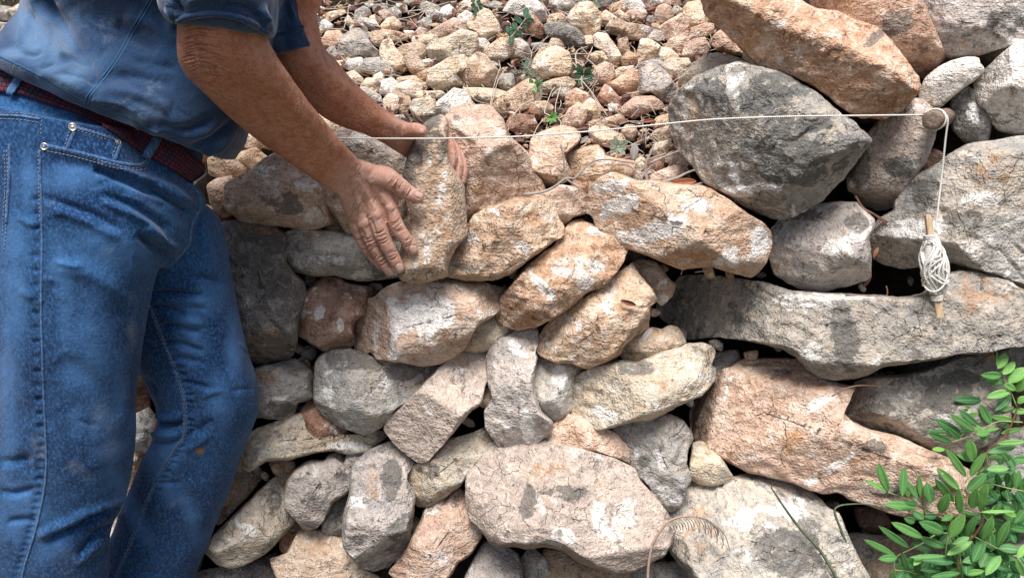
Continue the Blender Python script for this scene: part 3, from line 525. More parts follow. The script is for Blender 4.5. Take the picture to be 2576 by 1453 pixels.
# the wall running on past both sides of the picture
rngo = np.random.RandomState(12)
for x0, x1, y0 in ((-1000, -90, 470), (2790, 3700, -60)):
    y = y0
    while y < 1500:
        hgt = rngo.uniform(120, 180); x = x0 + rngo.uniform(-60, 60)
        while x < x1 - 40:
            wd = rngo.uniform(150, 330); xe = min(x + wd, x1 + 25) if x1 > 0 and x0 < 0 else x + wd
            if xe > x1 - 60: xe = x1
            n = 9; a_ = np.arange(n) * 2 * math.pi / n + rngo.uniform(-.2, .2, n); c_ = np.array([(x + xe) / 2, y + hgt / 2 + rngo.uniform(-12, 12)])
            pl = np.c_[np.sign(np.cos(a_)) * np.abs(np.cos(a_)) ** .4 * (xe - x) / 2, np.sign(np.sin(a_)) * np.abs(np.sin(a_)) ** .4 * hgt / 2] * rngo.uniform(.90, 1.08, n)[:, None] + c_
            o = stone(pl, ['grey', 'mauve', 'sand', 'sienna', 'pink', 'yellow', 'dark'][rngo.randint(7)], int(9000 + x + y), 'wall', rngo.uniform(-.02, .03), step=.010)
            tag(o, 'rough stone of the wall beyond the side edge of the photo', 'stone', 'stones of the dry stone wall'); x = xe + 6
        y += hgt + 3
# small wedges and chips pinned in the joints
rngw = np.random.RandomState(4); chips_ = []; tries = 0
wl = [(p.mean(0), W[i][5]) for i, p in enumerate(wall_px)]
def wshort(l):
    for cut in (' beside ', ' under ', ' behind ', ' left of', ' right of', ' below ', ' above ', ' touching', ' tucked', ' lying', ' standing', ' directly', ' slanting', ' just ', ' at the ', ' in the ', ' stuck', ' with a ', ' carrying', ' running', ' between', ' seen', ' on ', ' filling', ' along', ' showing', ' partly', ' half', ' wedged', ' leaning', ' inside', ' deep', ' cut ', ' low ', ' from '):
        if cut in l: l = l[:l.index(cut)]
    return l
wused = set()
while len(chips_) < 60 and tries < 20000:
    tries += 1; q = np.array([rngw.uniform(620, 2560), rngw.uniform(560, 1450)]); r = rngw.uniform(8, 17)
    if any(inside(q[None], pp)[0] for pp in wall_px): continue
    if any(np.linalg.norm(q - f_[0]) < (r + f_[1]) * 1.3 for f_ in chips_): continue
    dmin = min(np.sqrt(((pp - q) ** 2).sum(1)).min() for pp in wall_px)
    chips_.append((q, r))
for i, (q, r) in enumerate(chips_):
    n = rngw.randint(5, 8); a_ = np.arange(n) * 2 * math.pi / n + rngw.uniform(-.35, .35, n); an = rngw.uniform(0, 3.1)
    pl = np.c_[np.cos(a_) * 1.25, np.sin(a_) * .8] * r * rngw.uniform(.8, 1.2, n)[:, None]; ca, sa = math.cos(an), math.sin(an); pl = pl @ np.array([[ca, sa], [-sa, ca]]) + q
    mt, cn = [('grey', 'grey'), ('rose', 'brownish grey'), ('sand', 'tan'), ('cream', 'cream'), ('rust', 'reddish'), ('dark', 'dark')][rngw.randint(6)]
    o = stone(pl, mt, 5000 + i * 3, 'wall', -0.045, thick=.06, step=.003, planes=5, rough=.8, grow=0, name='wall_chip')
    ds = sorted(((np.linalg.norm(q - c), l, c) for c, l in wl), key=lambda t: t[0]); lb = None
    for sz in ('small', 'tiny', 'little'):
        for dd, l, c in ds[:8]:
            v_ = q - c; a2 = math.degrees(math.atan2(-v_[1], v_[0])) % 360; di = ['right of', 'upper right of', 'above', 'upper left of', 'left of', 'lower left of', 'below', 'lower right of'][int((a2 + 22.5) // 45) % 8]
            s_ = f"{sz} {cn} wedge in the joint {di} the {wshort(l)}"
            if len(s_.split()) <= 16 and s_ not in wused and s_[len(sz):] not in wused: lb = s_; break
        if lb: break
    wused.add(lb); wused.add(lb[len(sz):]); tag(o, lb, 'stone', 'small wedges in the joints')

# soil core behind the facing and the rubble slope, one sheet
soil = NT('dark_soil', 0.97); v = soil.objvec(False)
c = soil.mix(soil.ramp(soil.noise(v, 20, 8, .7), .4, .65), (0.045, 0.032, 0.023), (0.11, 0.075, 0.05))
c = soil.mix(soil.ramp(soil.noise(v, 140, 6, .8), .55, .7), c, (0.20, 0.15, 0.11))
soil.out(c, soil.bump(soil.noise(v, 70, 10, .8), .02, 1.0))
def sstep(a, b, x):
    t = np.clip((x - a) / (b - a), 0, 1); return t * t * (3 - 2 * t)
xs = np.linspace(-3.5, 3.6, 240); prof_t = np.linspace(0, 1, 150)
V = []
for t in prof_t:
    for x in xs:
        zt = 0.90 + 0.62 * float(sstep(0.52, 0.80, x))          # the wall stands higher on the right
        if t < 0.45: z = -0.25 + (zt - 0.05 + 0.25) * (t / 0.45); y = 1.50 + 0.2 * z + 0.22
        else:
            q = (t - 0.45) / 0.55; y0 = 1.50 + 0.2 * (zt - .05) + 0.22; dy = q ** 1.5 * 5.0; y = y0 + dy
            zs = 0.9 + 0.6 * (y - 1.68) - 0.03; z = min(max(zs, zt - .05), 1.55 + 0.1 * (y - 2.6)) if y > 2.6 else max(zs, zt - .05 if zt > 1.2 else zs)
        V.append((x, y, z))
V = np.array(V); V += np.c_[fbm(V * 9, 3, 2), fbm(V * 9, 3, 4), fbm(V * 9, 4, 6)] * 0.022
nx = len(xs); F = [(j * nx + i, j * nx + i + 1, (j + 1) * nx + i + 1, (j + 1) * nx + i) for j in range(len(prof_t) - 1) for i in range(nx - 1)]
tag(mesh_obj('soil_bank', V, F, soil.m), kind='structure')
gm = NT('trodden_ground', 0.97); v = gm.objvec(False)
c = gm.mix(gm.ramp(gm.noise(v, 3, 8, .7), .4, .62), (0.17, 0.125, 0.085), (0.10, 0.10, 0.05)); gm.out(c, gm.bump(gm.noise(v, 30, 8, .8), .03))
tag(mesh_obj('ground', [(-60, -60, -.12), (60, -60, -.12), (60, 1.9, -.12), (-60, 1.9, -.12)], [(0, 1, 2, 3)], gm.m), kind='structure')
# ------------------------------------------------------------------ loose rubble on the slope above the wall
COL = {'o': ('orange', 'peach'), 'c': ('cream', 'cream'), 't': ('tan', 'tan'), 'w': ('white', 'whitish'), 'g': ('grey', 'grey'),
       'y': ('yellow', 'yellowish'), 'p': ('pink', 'pinkish'), 'm': ('mauve', 'greyish pink'), 'r': ('rust', 'brown'), 'k': ('dark', 'dark grey')}
# key colour outline [landmark label]
PB = """
T1 o 670 420 720 330 830 320 890 400 880 470 780 500 690 480|knobbly peach stone just right of the far rolled sleeve
T1 m 830 520 870 380 980 310 1040 300 1110 370 1160 460 1230 520 1220 580 1100 560 980 560 880 600|large mauve brown triangular stone right of the knobbly peach one
T1 t 920 600 960 550 1070 500 1130 510 1140 590 1080 620 1010 600
T1 w 910 680 940 610 1050 590 1090 640 1120 700 1070 735 980 710|flaky white stone above the middle of the far forearm
T1 g 1090 700 1120 610 1200 600 1300 640 1390 700 1390 770 1260 750 1150 740
T1 c 1265 500 1290 440 1365 420 1400 500 1460 560 1520 650 1500 760 1440 780 1390 700 1290 640 1265 580|tall curved cream stone like a shark fin
T1 t 1180 360 1200 330 1300 310 1420 330 1500 370 1490 400 1340 430 1260 460 1200 430|flat tan slab stone above the shark fin shaped one
T1 c 970 270 1060 250 1100 290 1100 340 1050 330 970 300
T1 m 1030 240 1090 190 1180 210 1220 270 1230 310 1130 280
T1 c 1260 270 1320 200 1380 185 1440 240 1420 290 1330 300 1255 310
T1 g 1000 200 1010 120 1080 80 1130 110 1150 180 1060 230|grey upright stone near the top left of the slope
T1 w 640 330 660 230 700 210 760 280 740 320|white angular stone closest above the far rolled cuff
T1 w 540 160 600 140 650 190 640 240 570 250 530 200
T1 c 680 190 720 140 850 110 870 140 780 190 740 220
T1 g 1200 60 1290 50 1330 110 1260 130 1200 110
T1 p 1250 130 1300 110 1370 160 1350 200 1280 190
T1 g 1340 110 1400 80 1450 130 1440 170 1380 170
T1 t 1440 500 1500 460 1620 435 1690 470 1705 540 1640 600 1560 560 1500 560
T1 t 1500 600 1570 540 1640 600 1700 680 1690 740 1610 760 1550 700
T1 c 1590 430 1600 380 1700 360 1800 370 1810 410 1730 500 1660 440
T1 p 1580 360 1640 290 1700 310 1710 350 1610 380 1580 400
T1 y 1730 500 1800 410 1930 380 2060 310 2200 350 2220 430 2190 560 2100 620 1980 600 1800 640 1760 580|largest pale stone of the slope, cream with a greenish right side
T1 p 1750 330 1900 240 1980 195 2080 240 2130 320 2060 310 1930 380 1800 400
T1 c 2120 270 2180 180 2300 100 2360 130 2430 240 2450 330 2350 410 2250 360 2200 300|tall white and peach stone upper right of the largest pale one
T1 w 1830 180 1880 90 1940 65 1990 110 1980 170 1880 220|pointed white stone near the top edge of the slope
T1 w 1720 130 1770 80 1840 130 1810 190 1740 190
T1 g 1620 240 1700 190 1750 210 1740 270 1690 290 1640 270
T1 w 2030 180 2110 120 2170 150 2130 240 2070 220
T1 w 2160 470 2200 400 2290 400 2330 440 2320 500 2240 520 2170 510
T1 c 2300 540 2340 480 2450 400 2560 390 2600 450 2560 560 2450 620 2350 600
T1 t 2010 740 2120 620 2220 540 2300 560 2370 640 2430 720 2440 830 2350 870 2220 890 2100 830 2030 800|broad tan three sided stone in the middle of the slope
T1 y 1740 720 1800 680 1930 600 2070 570 2130 620 2100 700 2010 740 2030 810 2100 860 2020 920 1900 930 1800 890 1740 840|brown and yellow block left of the broad tan stone
T1 t 1620 760 1740 700 1740 800 1650 830 1610 790
T1 t 1430 840 1460 790 1570 775 1640 820 1650 850 1540 860
T1 c 1400 960 1430 860 1540 820 1650 860 1650 930 1560 1000 1470 1000|rounded cream cobble above the far wrist
T1 w 1260 900 1280 820 1360 800 1420 850 1410 940 1330 960 1260 940|light bluish grey cube shaped stone above the far forearm
T1 c 1070 870 1120 800 1200 800 1240 860 1230 910 1150 910 1080 900
T1 c 1190 770 1240 735 1280 780 1260 860 1210 830
T1 c 910 760 990 730 1060 790 1050 870 980 820
T1 g 1080 900 1130 900 1230 960 1260 1040 1180 1020 1100 940
T1 c 1290 1020 1340 960 1420 980 1450 1100 1440 1140 1350 1130 1300 1080
T1 t 1440 1060 1470 1000 1530 980 1550 1060 1500 1160 1460 1140
T1 y 1560 1080 1590 1010 1700 995 1790 1010 1800 1120 1790 1200 1700 1240 1610 1210|yellowish block right above the far hand
T1 w 1790 1100 1850 1020 1980 910 2070 930 2130 1010 2150 1060 2000 1100 1910 1170 1880 1210 1800 1180|pale pyramid stone above the held stone
T1 c 1570 1000 1620 940 1700 925 1750 970 1730 1010 1640 1000
T1 c 1730 930 1850 920 1890 960 1800 990
T1 y 2130 900 2250 900 2400 910 2490 940 2440 990 2370 1050 2240 1020 2130 970
T1 t 2370 1080 2470 980 2680 840 2780 800 2850 900 2840 1000 2700 1100 2576 1150 2480 1190 2390 1130|long tan stone at the foot of the slope behind the upright pinkish stone
T1 g 2480 760 2576 750 2600 850 2540 920 2470 880 2440 830
T1 g 730 520 780 485 840 560 850 610 790 600
T1 w 1200 590 1260 580 1290 610 1250 640
T1 g 1090 350 1150 340 1200 390 1150 460 1110 400
T1 w 1680 620 1740 600 1780 630 1720 670
T1 c 1150 180 1200 160 1250 200 1220 240 1180 220
T1 c 1500 320 1570 320 1600 350 1560 390 1520 370
T1 c 900 220 930 170 990 240 930 260
T1 g 1640 70 1720 30 1800 60 1840 90 1750 130 1680 110
T1 c 2040 60 2130 -10 2200 30 2210 80 2120 120 2040 110
T1 c 2240 20 2330 0 2340 60 2280 60
T1 g 2340 60 2400 20 2500 50 2470 100 2380 80
T1 g 1420 50 1500 60 1510 110 1440 130
T1 c 540 1100 640 1160 780 1240 830 1290 780 1330 700 1310 600 1220|pale stone showing between the two forearms
T1 c 800 620 870 620 880 700 830 680
T1 t 1770 250 1820 240 1850 270 1800 290
T1 t 1640 850 1730 830 1740 880 1680 900
T1 m 1410 1170 1500 1160 1590 1210 1540 1230
T1 w 480 110 530 110 520 180 485 170
T1 g 1500 20 1580 -10 1640 30 1580 70
T1 c 940 60 1000 40 1010 90 950 100
T1 g 1100 40 1160 20 1190 60 1130 80
T2 c 560 200 610 110 690 40 800 40 870 130 890 210 870 300 790 390 720 370 650 300|large round shouldered cream stone at the top middle of the slope
T2 k 350 260 450 240 560 250 640 300 700 370 720 450 640 490 520 470 430 400 360 340|dark grey brown stone leaning on the round shouldered cream one
T2 c 370 230 390 160 480 140 540 190 520 240 420 250
T2 g 410 0 400 60 440 110 560 120 640 90 660 -20
T2 w 0 20 80 -20 200 -20 300 60 340 180 300 220 150 170 60 150 -60 110|big chalky white stone at the top edge behind the green sprig
T2 r 140 200 230 170 300 260 350 340 280 380 150 330
T2 g 0 420 80 400 150 450 190 560 90 600 -10 590
T2 c 200 640 260 570 380 490 460 480 560 540 590 640 580 740 470 800 330 840 230 770 190 700|big rounded cream stone left of the dark leaved seedling
T2 t 350 500 400 400 480 410 500 460 420 500 370 520
T2 c 230 590 290 500 350 490 330 560 260 600
T2 c 900 160 950 120 1040 180 1050 220 980 290 930 240
T2 t 950 110 1020 50 1090 30 1110 100 1080 120 1010 150
T2 w 1110 0 1260 -20 1320 70 1320 100 1200 120 1130 140 1100 70|bright white block at the top edge of the slope
T2 c 1030 150 1080 115 1120 140 1110 190 1070 200
T2 o 1100 190 1180 120 1310 110 1330 150 1290 210 1180 230 1110 210|flat orange brown stone under the bright white block
T2 t 980 290 1020 230 1100 205 1160 240 1300 260 1400 300 1400 340 1320 400 1200 390 1080 350 980 330|long two toned stone under the flat orange brown one
T2 r 1330 30 1400 -30 1550 -30 1700 0 1680 60 1560 50 1460 130 1360 130
T2 p 1430 180 1470 80 1530 50 1590 80 1620 170 1560 220 1480 250
T2 g 1600 90 1660 70 1720 110 1690 140 1630 170
T2 c 1690 60 1740 10 1790 20 1730 80
T2 c 1720 110 1770 40 1870 20 1950 80 1990 180 1960 240 1860 250 1780 300 1740 220|big egg shaped cream stone beside the huge orange boulder
T2 p 1490 280 1560 230 1700 150 1740 240 1760 330 1740 370 1680 380 1580 410 1520 360
T2 m 1340 400 1430 310 1510 340 1530 380 1440 420 1380 420
T2 o 1760 370 1800 300 1930 250 2000 260 2000 330 1900 390 1780 410
T2 t 1550 480 1600 400 1700 370 1770 390 1760 450 1660 560 1610 500
T2 o 1720 560 1760 440 1850 400 1930 390 1980 490 1940 550 1820 660 1790 610|smooth peach stone above left of the dark boulder
T2 c 1440 550 1490 490 1580 500 1660 570 1620 610 1530 640 1460 600
T2 c 1280 480 1300 410 1390 410 1480 470 1440 540 1460 610 1360 620 1250 640 1250 590
T2 c 1520 670 1580 600 1760 600 1800 670 1790 720 1700 820 1640 810 1600 750|angular cream stone with brown base nearest the pale sandy slab
T2 m 1270 860 1300 720 1400 650 1480 680 1560 750 1630 860 1650 940 1580 1060 1480 1000 1400 930 1280 950|large grey tan stone with a dark hollow under it left of the dark boulder
T2 m 1230 690 1310 640 1430 600 1500 660 1440 670 1370 665 1290 710
T2 o 970 850 1060 800 1180 700 1270 730 1280 780 1260 900 1180 930 1070 940 1000 890|wedge shaped peach and brown stone left of the large grey tan one
T2 t 1020 740 1080 690 1190 680 1130 740 1020 800
T2 p 780 840 840 690 930 640 1000 670 1020 760 960 830 900 850
T2 y 800 560 850 530 960 530 970 590 890 640 800 650
T2 c 840 400 900 350 960 370 990 420 1030 470 1090 570 1100 680 1050 690 960 640 960 540 860 480
T2 t 1080 420 1150 400 1170 500 1130 560 1080 520
T2 t 1110 600 1170 530 1230 560 1250 610 1200 670 1120 670
T2 c 720 380 790 370 830 420 780 470 730 480
T2 o 560 960 640 900 740 940 790 1000 700 1050 600 1080 550 1060
T2 c 300 860 420 810 540 790 600 840 560 900 440 900 330 940
T2 m 410 960 480 900 560 900 580 950 500 1000
T2 t 190 1110 230 1040 330 1030 400 1080 370 1150 260 1190 210 1170
T2 o 530 1200 580 1110 660 1050 740 1100 730 1200 680 1300 600 1310 540 1260
T2 c 720 1060 790 1010 870 1060 880 1150 830 1200 760 1220 740 1150
T2 r 870 1000 940 870 990 900 1070 990 1060 1050 960 1060
T2 t 1080 990 1160 950 1250 930 1290 960 1180 990 1100 1020
T2 p 1100 1110 1150 1060 1240 990 1400 980 1480 1040 1490 1090 1350 1120 1240 1180 1150 1150|peach stone lying under the large grey tan one
T2 c 890 1240 960 1200 1060 1170 1110 1220 1040 1270 920 1290
T2 t 760 1240 870 1210 880 1270 780 1300
T2 c 800 1310 860 1285 950 1290 1010 1330 1080 1350 1110 1400 1000 1450 850 1450 810 1380|pale stone crossed by the white string midway
T2 o 1110 1320 1150 1270 1220 1270 1250 1330 1200 1400 1130 1380
T2 r 0 1180 80 1160 200 1180 240 1270 230 1340 100 1340 0 1300 -40 1240
T2 t 1400 1380 1450 1320 1570 1280 1600 1400 1560 1440 1440 1420
T2 t 1410 1260 1470 1190 1570 1160 1580 1260 1480 1280
T2 o 2010 440 2050 380 2110 330 2170 380 2280 450 2300 540 2200 540 2080 500
T2 o 2020 330 2090 290 2120 320 2050 370
T2 r 1640 860 1680 830 1740 860 1720 910 1650 950
T2 m 1350 180 1430 160 1440 220 1360 240
T2 t 1410 250 1470 240 1480 290 1430 310
T2 k 860 10 1040 -10 1030 60 920 110 860 80
T2 g 660 0 760 -20 760 30 700 40
T2 r 0 620 60 610 60 660 0 690
T2 g 200 450 270 440 360 450 330 490 240 500
T2 w 980 1060 1060 1060 1070 1110 990 1130
T2 g 850 340 920 320 960 360 870 370
M2 t 1000 110 1060 80 1110 110 1040 150
M2 y 1230 200 1290 140 1340 170 1330 240 1260 270
M2 y 1160 300 1200 250 1290 290 1280 340 1170 340
M2 r 1370 180 1440 140 1520 150 1500 230 1440 290 1380 250
M2 c 1530 140 1610 80 1680 80 1720 140 1640 190 1560 210
M2 c 1670 200 1740 130 1830 210 1830 260 1720 280
M2 p 1380 340 1480 280 1640 220 1700 290 1640 350 1430 380
M2 c 1400 80 1450 0 1550 -20 1560 60 1480 110
D t 590 400 610 385 640 375 665 395 640 420 600 415
D t 538 425 560 413 590 410 597 435 560 442
D t 622 335 660 348 652 378 618 368
D c 640 330 690 350 680 372 655 366
D g -10 16 25 20 34 50 -5 52
D g 27 25 50 14 84 15 78 45 40 52
D c 45 62 60 38 82 36 74 62 50 74
D c 2 88 10 70 60 66 52 100 40 120 12 112
D g -30 55 30 62 20 85 -30 90
D g -40 100 4 108 14 128 -30 130
D w 90 -10 140 -20 150 30 100 30
"""
landm = []; pebs = []; allpx = []
for ln in PB.strip().split('\n'):
    lab = None
    if '|' in ln: ln, lab = ln.split('|')
    k, c_, rest = ln.split(' ', 2); p = px(k, rest); pebs.append((c_, p, lab)); allpx.append(p)
    if lab: landm.append((p.mean(0), lab))
SHORT = [(c, l) for c, l in landm]
def short(l):                                   # the naming part of a landmark's label
    for cut in (' just ', ' closest', ' near ', ' in the middle', ' above', ' right of', ' left of', ' upper right', ' under ', ' leaning', ' at the', ' behind', ' beside', ' nearest', ' with ', ' lying', ' showing', ' crossed', ' like', ' of the slope'):
        if cut in l: l = l[:l.index(cut)]
    return l
used = {}
def rel_label(c_, p):
    ar = 0.5 * abs(np.sum(p[:, 0] * np.roll(p[:, 1], -1) - p[:, 1] * np.roll(p[:, 0], -1)))
    sz = 'tiny' if ar < 450 else 'small' if ar < 1300 else 'middling'
    dx = np.ptp(p[:, 0]); dy = np.ptp(p[:, 1]); sh = 'flat' if dx > 1.55 * dy else 'upright' if dy > 1.35 * dx else ('pointed' if len(p) == 5 else 'chunky' if len(p) > 6 else 'angular')
    cm = p.mean(0); ds = sorted(((np.linalg.norm(cm - c), l, c) for c, l in SHORT), key=lambda t: t[0])
    for j in range(6):
        dd, l, c = ds[j]; v = cm - c; a = math.degrees(math.atan2(-v[1], v[0])) % 360
        di = ['to the right of', 'upper right of', 'above', 'upper left of', 'to the left of', 'lower left of', 'below', 'lower right of'][int((a + 22.5) // 45) % 8]
        s_ = f"{sz} {sh} {COL[c_][1]} stone {di} the {short(l)}"
        if s_ not in used: used[s_] = 1; return s_
    return s_ + ' and farther off'
for i, (c_, p, lab) in enumerate(pebs):
    big = np.ptp(p[:, 0]) > 55
    wallish = p.mean(0)[1] > 372
    o = stone(p, COL[c_][0], 3001 + i * 11, 'slope', -0.016 + .028 * min(1, np.ptp(p[:, 0]) * np.ptp(p[:, 1]) / 4500.), thick=0.05, bulge=None, step=0.0027, planes=5, rough=0.9, grow=3.2, tiltb=.5,
              name='rubble_stone', expo=4.0)
    tag(o, lab or rel_label(c_, p), 'stone', 'loose stones on the rubble slope')

# smaller loose stones filling in between
rng = np.random.RandomState(77); fill = []
occ = allpx + wall_px
gx = []
tries = 0
zone = np.array([[640, -40], [1790, -40], [1830, 90], [1730, 200], [1680, 340], [1740, 440], [1500, 470], [1120, 470], [1000, 330], [860, 200], [800, 110], [760, -30]], float)
zone2 = np.array([[-40, -20], [160, -20], [60, 130], [-40, 130]], float)
while len(fill) < 90 and tries < 9000:
    tries += 1
    q = np.array([rng.uniform(-40, 1830), rng.uniform(-30, 460)]); r = rng.uniform(7, 17) * (0.75 + q[1] / 900)
    if not (inside(q[None], zone)[0] or inside(q[None], zone2)[0]): continue
    if any(inside(q[None], pp)[0] for pp in occ): continue
    if any(np.linalg.norm(q - f_[0]) < (r + f_[1]) * 0.85 for f_ in fill): continue
    fill.append((q, r))
for i, (q, r) in enumerate(fill):
    n = rng.randint(5, 8); a = np.sort(rng.uniform(0, 2 * math.pi, n) * .35 + np.arange(n) * 2 * math.pi / n * 1.0); an = rng.uniform(0, math.pi)
    pl = np.c_[np.cos(a), np.sin(a) * rng.uniform(.6, .95)] * r * rng.uniform(.8, 1.15, n)[:, None]
    ca, sa = math.cos(an), math.sin(an); pl = pl @ np.array([[ca, sa], [-sa, ca]]) + q
    c_ = rng.choice(list('ccctttgwopmrk'))
    o = stone(pl, COL[c_][0], 7000 + i * 5, 'slope', -0.028, thick=0.035, step=0.003, planes=5, rough=.8, name='rubble_stone', expo=4.0, grow=-1)
    tag(o, rel_label(c_, pl), 'stone', 'loose stones on the rubble slope')

# the slope running on behind and left of the man, out of the picture
rng = np.random.RandomState(90); more = []; tries = 0
while len(more) < 58 and tries < 6000:
    tries += 1; q = np.array([rng.uniform(-700, 620), rng.uniform(-20, 420)]); r = rng.uniform(30, 58)
    if -60 < q[0] < 90 and q[1] < 140: continue
    if any(np.linalg.norm(q - f_[0]) < (r + f_[1]) * .8 for f_ in more): continue
    more.append((q, r))
for i, (q, r) in enumerate(more):
    n = 7; a_ = np.arange(n) * 2 * math.pi / n + rng.uniform(-.3, .3, n); pl = np.c_[np.cos(a_), np.sin(a_) * .75] * r * rng.uniform(.85, 1.15, n)[:, None] + q
    o = stone(pl, COL[rng.choice(list('ccttgopw'))][0], 8000 + i, 'slope', 0, thick=.05, step=.005, planes=5, rough=.9, name='rubble_stone', expo=4.0)
    tag(o, 'loose stone of the slope hidden behind the man or beyond the left edge', 'stone', 'loose stones on the rubble slope')
# ------------------------------------------------------------------ the man
def crom(a, m):
    """Catmull-Rom through the rows of a, m steps per span"""
    a = np.asarray(a, float); p = np.vstack([2 * a[0] - a[1], a, 2 * a[-1] - a[-2]]); out = []
    for i in range(len(a) - 1):
        p0, p1, p2, p3 = p[i:i + 4]
        for t in np.linspace(0, 1, m, endpoint=False):
            out.append(0.5 * ((2 * p1) + (-p0 + p2) * t + (2 * p0 - 5 * p1 + 4 * p2 - p3) * t * t + (-p0 + 3 * p1 - 3 * p2 + p3) * t ** 3))
    out.append(a[-1]); return np.array(out)
def rings_mesh(rings):
    V = np.concatenate(rings); n = len(rings[0]); k = len(rings); F = []
    for j in range(k - 1):
        for i in range(n):
            F.append((j * n + i, j * n + (i + 1) % n, (j + 1) * n + (i + 1) % n, (j + 1) * n + i))
    F.append(tuple(range(n))[::-1]); F.append(tuple((k - 1) * n + i for i in range(n)))
    return V, F
def loft(secs, n=44, m=6, e=2.3, sag=0.0):
    """secs: (Ax, Ay, Bx, By, Y, half depth): two outline points in picture coordinates, distance and half thickness"""
    S = crom(secs, m); PA = np.array([P(s[0], s[1], s[4]) for s in S]); PB = np.array([P(s[2], s[3], s[4]) for s in S])
    c = (PA + PB) / 2; ax = np.gradient(c, axis=0); rings = []
    th = np.linspace(0, 2 * math.pi, n, endpoint=False)
    ct = np.sign(np.cos(th)) * np.abs(np.cos(th)) ** (2 / e); st = np.sign(np.sin(th)) * np.abs(np.sin(th)) ** (2 / e)
    for i in range(len(S)):
        u = (PB[i] - PA[i]) / 2; un = u / np.linalg.norm(u); d = c[i] - CAM; d /= np.linalg.norm(d)
        if sag: d = d * (1 - sag) + np.array([0, 1., 0]) * sag
        v = d - un * (d @ un); v /= np.linalg.norm(v)
        rings.append(c[i] + ct[:, None] * u + st[:, None] * v * S[i][5])
    return rings_mesh(rings)
def tube3(pts, rad, n=20, m=6, flat=1.0):
    """pts 3D, rad per point; hemispherical ends"""
    Q = crom(np.c_[pts, rad], m); c = Q[:, :3]; r = Q[:, 3]; t = np.gradient(c, axis=0); t /= np.linalg.norm(t, axis=1)[:, None]
    rings = []; th = np.linspace(0, 2 * math.pi, n, endpoint=False)
    def fr(i):
        d = c[i] - CAM; d /= np.linalg.norm(d); u = np.cross(t[i], d); u /= np.linalg.norm(u); return u, np.cross(u, t[i])
    def ring(i, cc, rr):
        u, v = fr(i); return cc + rr * (np.cos(th)[:, None] * u + flat * np.sin(th)[:, None] * v)
    for a in (88, 65, 45, 22): rings.append(ring(0, c[0] - t[0] * r[0] * math.sin(math.radians(a)), r[0] * math.cos(math.radians(a))))
    for i in range(len(c)): rings.append(ring(i, c[i], r[i]))
    for a in (22, 45, 65, 88): rings.append(ring(-1, c[-1] + t[-1] * r[-1] * math.sin(math.radians(a)), r[-1] * math.cos(math.radians(a))))
    return rings_mesh(rings)
def PP(seq): return np.array([P(a, b, y) for a, b, y in seq])
def union(name, parts, voxel, smooth=2):
    V = []; F = []; o = 0
    for v, f in parts: V.append(v); F += [tuple(i + o for i in q) for q in f]; o += len(v)
    ob = mesh_obj(name, np.concatenate(V), F)
    bm = bmesh.new(); bm.from_mesh(ob.data); bmesh.ops.recalc_face_normals(bm, faces=bm.faces); bm.to_mesh(ob.data); bm.free()
    r = ob.modifiers.new('r', 'REMESH'); r.mode = 'VOXEL'; r.voxel_size = voxel; r.use_smooth_shade = True
    if smooth:
        s = ob.modifiers.new('s', 'SMOOTH'); s.factor = 0.5; s.iterations = smooth
    dg = bpy.context.evaluated_depsgraph_get(); me = bpy.data.meshes.new_from_object(ob.evaluated_get(dg))
    ob.modifiers.clear(); old = ob.data; ob.data = me; bpy.data.meshes.remove(old); me.name = name
    return ob
def getco(me):
    a = np.empty(len(me.vertices) * 3); me.vertices.foreach_get('co', a); return a.reshape(-1, 3)
def getno(me):
    a = np.empty(len(me.vertices) * 3); me.vertices.foreach_get('normal', a); return a.reshape(-1, 3)
def setco(me, a): me.vertices.foreach_set('co', a.ravel()); me.update()
def segdist(X, Y, pl):
    d = np.full(len(X), 1e9); 
    for (x1, y1), (x2, y2) in zip(pl[:-1], pl[1:]):
        vx, vy = x2 - x1, y2 - y1; L = vx * vx + vy * vy + 1e-9
        t = np.clip(((X - x1) * vx + (Y - y1) * vy) / L, 0, 1); d = np.minimum(d, np.hypot(X - x1 - t * vx, Y - y1 - t * vy))
    return d
def taper(X, Y, pl):
    if len(pl) > 12: return np.ones(len(X))
    """0 at the ends of a stroke, 1 in its middle"""
    pl = np.array(pl, float); a, b = pl[0], pl[-1]; v = b - a; t = ((X - a[0]) * v[0] + (Y - a[1]) * v[1]) / (v @ v)
    return np.clip(4 * t * (1 - t), 0, 1) ** 0.5
def sculpt(ob, strokes):
    me = ob.data; V = getco(me); N = getno(me); X, Y = proj(V); view = CAM - V; view /= np.linalg.norm(view, axis=1)[:, None]
    f = np.clip(np.sum(N * view, 1) * 2.2, 0, 1); D = np.zeros(len(V))
    for pl, w_, amp in strokes:
        if len(pl) > 2: pl = crom(pl, 5)[:, :2]
        pl = np.array(pl, float); bx = pl.min(0) - 3 * w_; by = pl.max(0) + 3 * w_
        k = np.where((X > bx[0]) & (X < by[0]) & (Y > bx[1]) & (Y < by[1]))[0]
        if len(k) == 0: continue
        D[k] += amp * np.exp(-(segdist(X[k], Y[k], pl) / w_) ** 2) * taper(X[k], Y[k], pl)
    V = V + N * (D * f)[:, None]; setco(me, V)
def bvh(ob):
    me = ob.data; return BVHTree.FromPolygons([v.co[:] for v in me.vertices], [p.vertices[:] for p in me.polygons])
def hit(tree, x, y):
    d = Vector(ray(np.array(float(x)), np.array(float(y)))).normalized(); r = tree.ray_cast(Vector(CAM), d)
    return (np.array(r[0]), np.array(r[1])) if r[0] else (None, None)
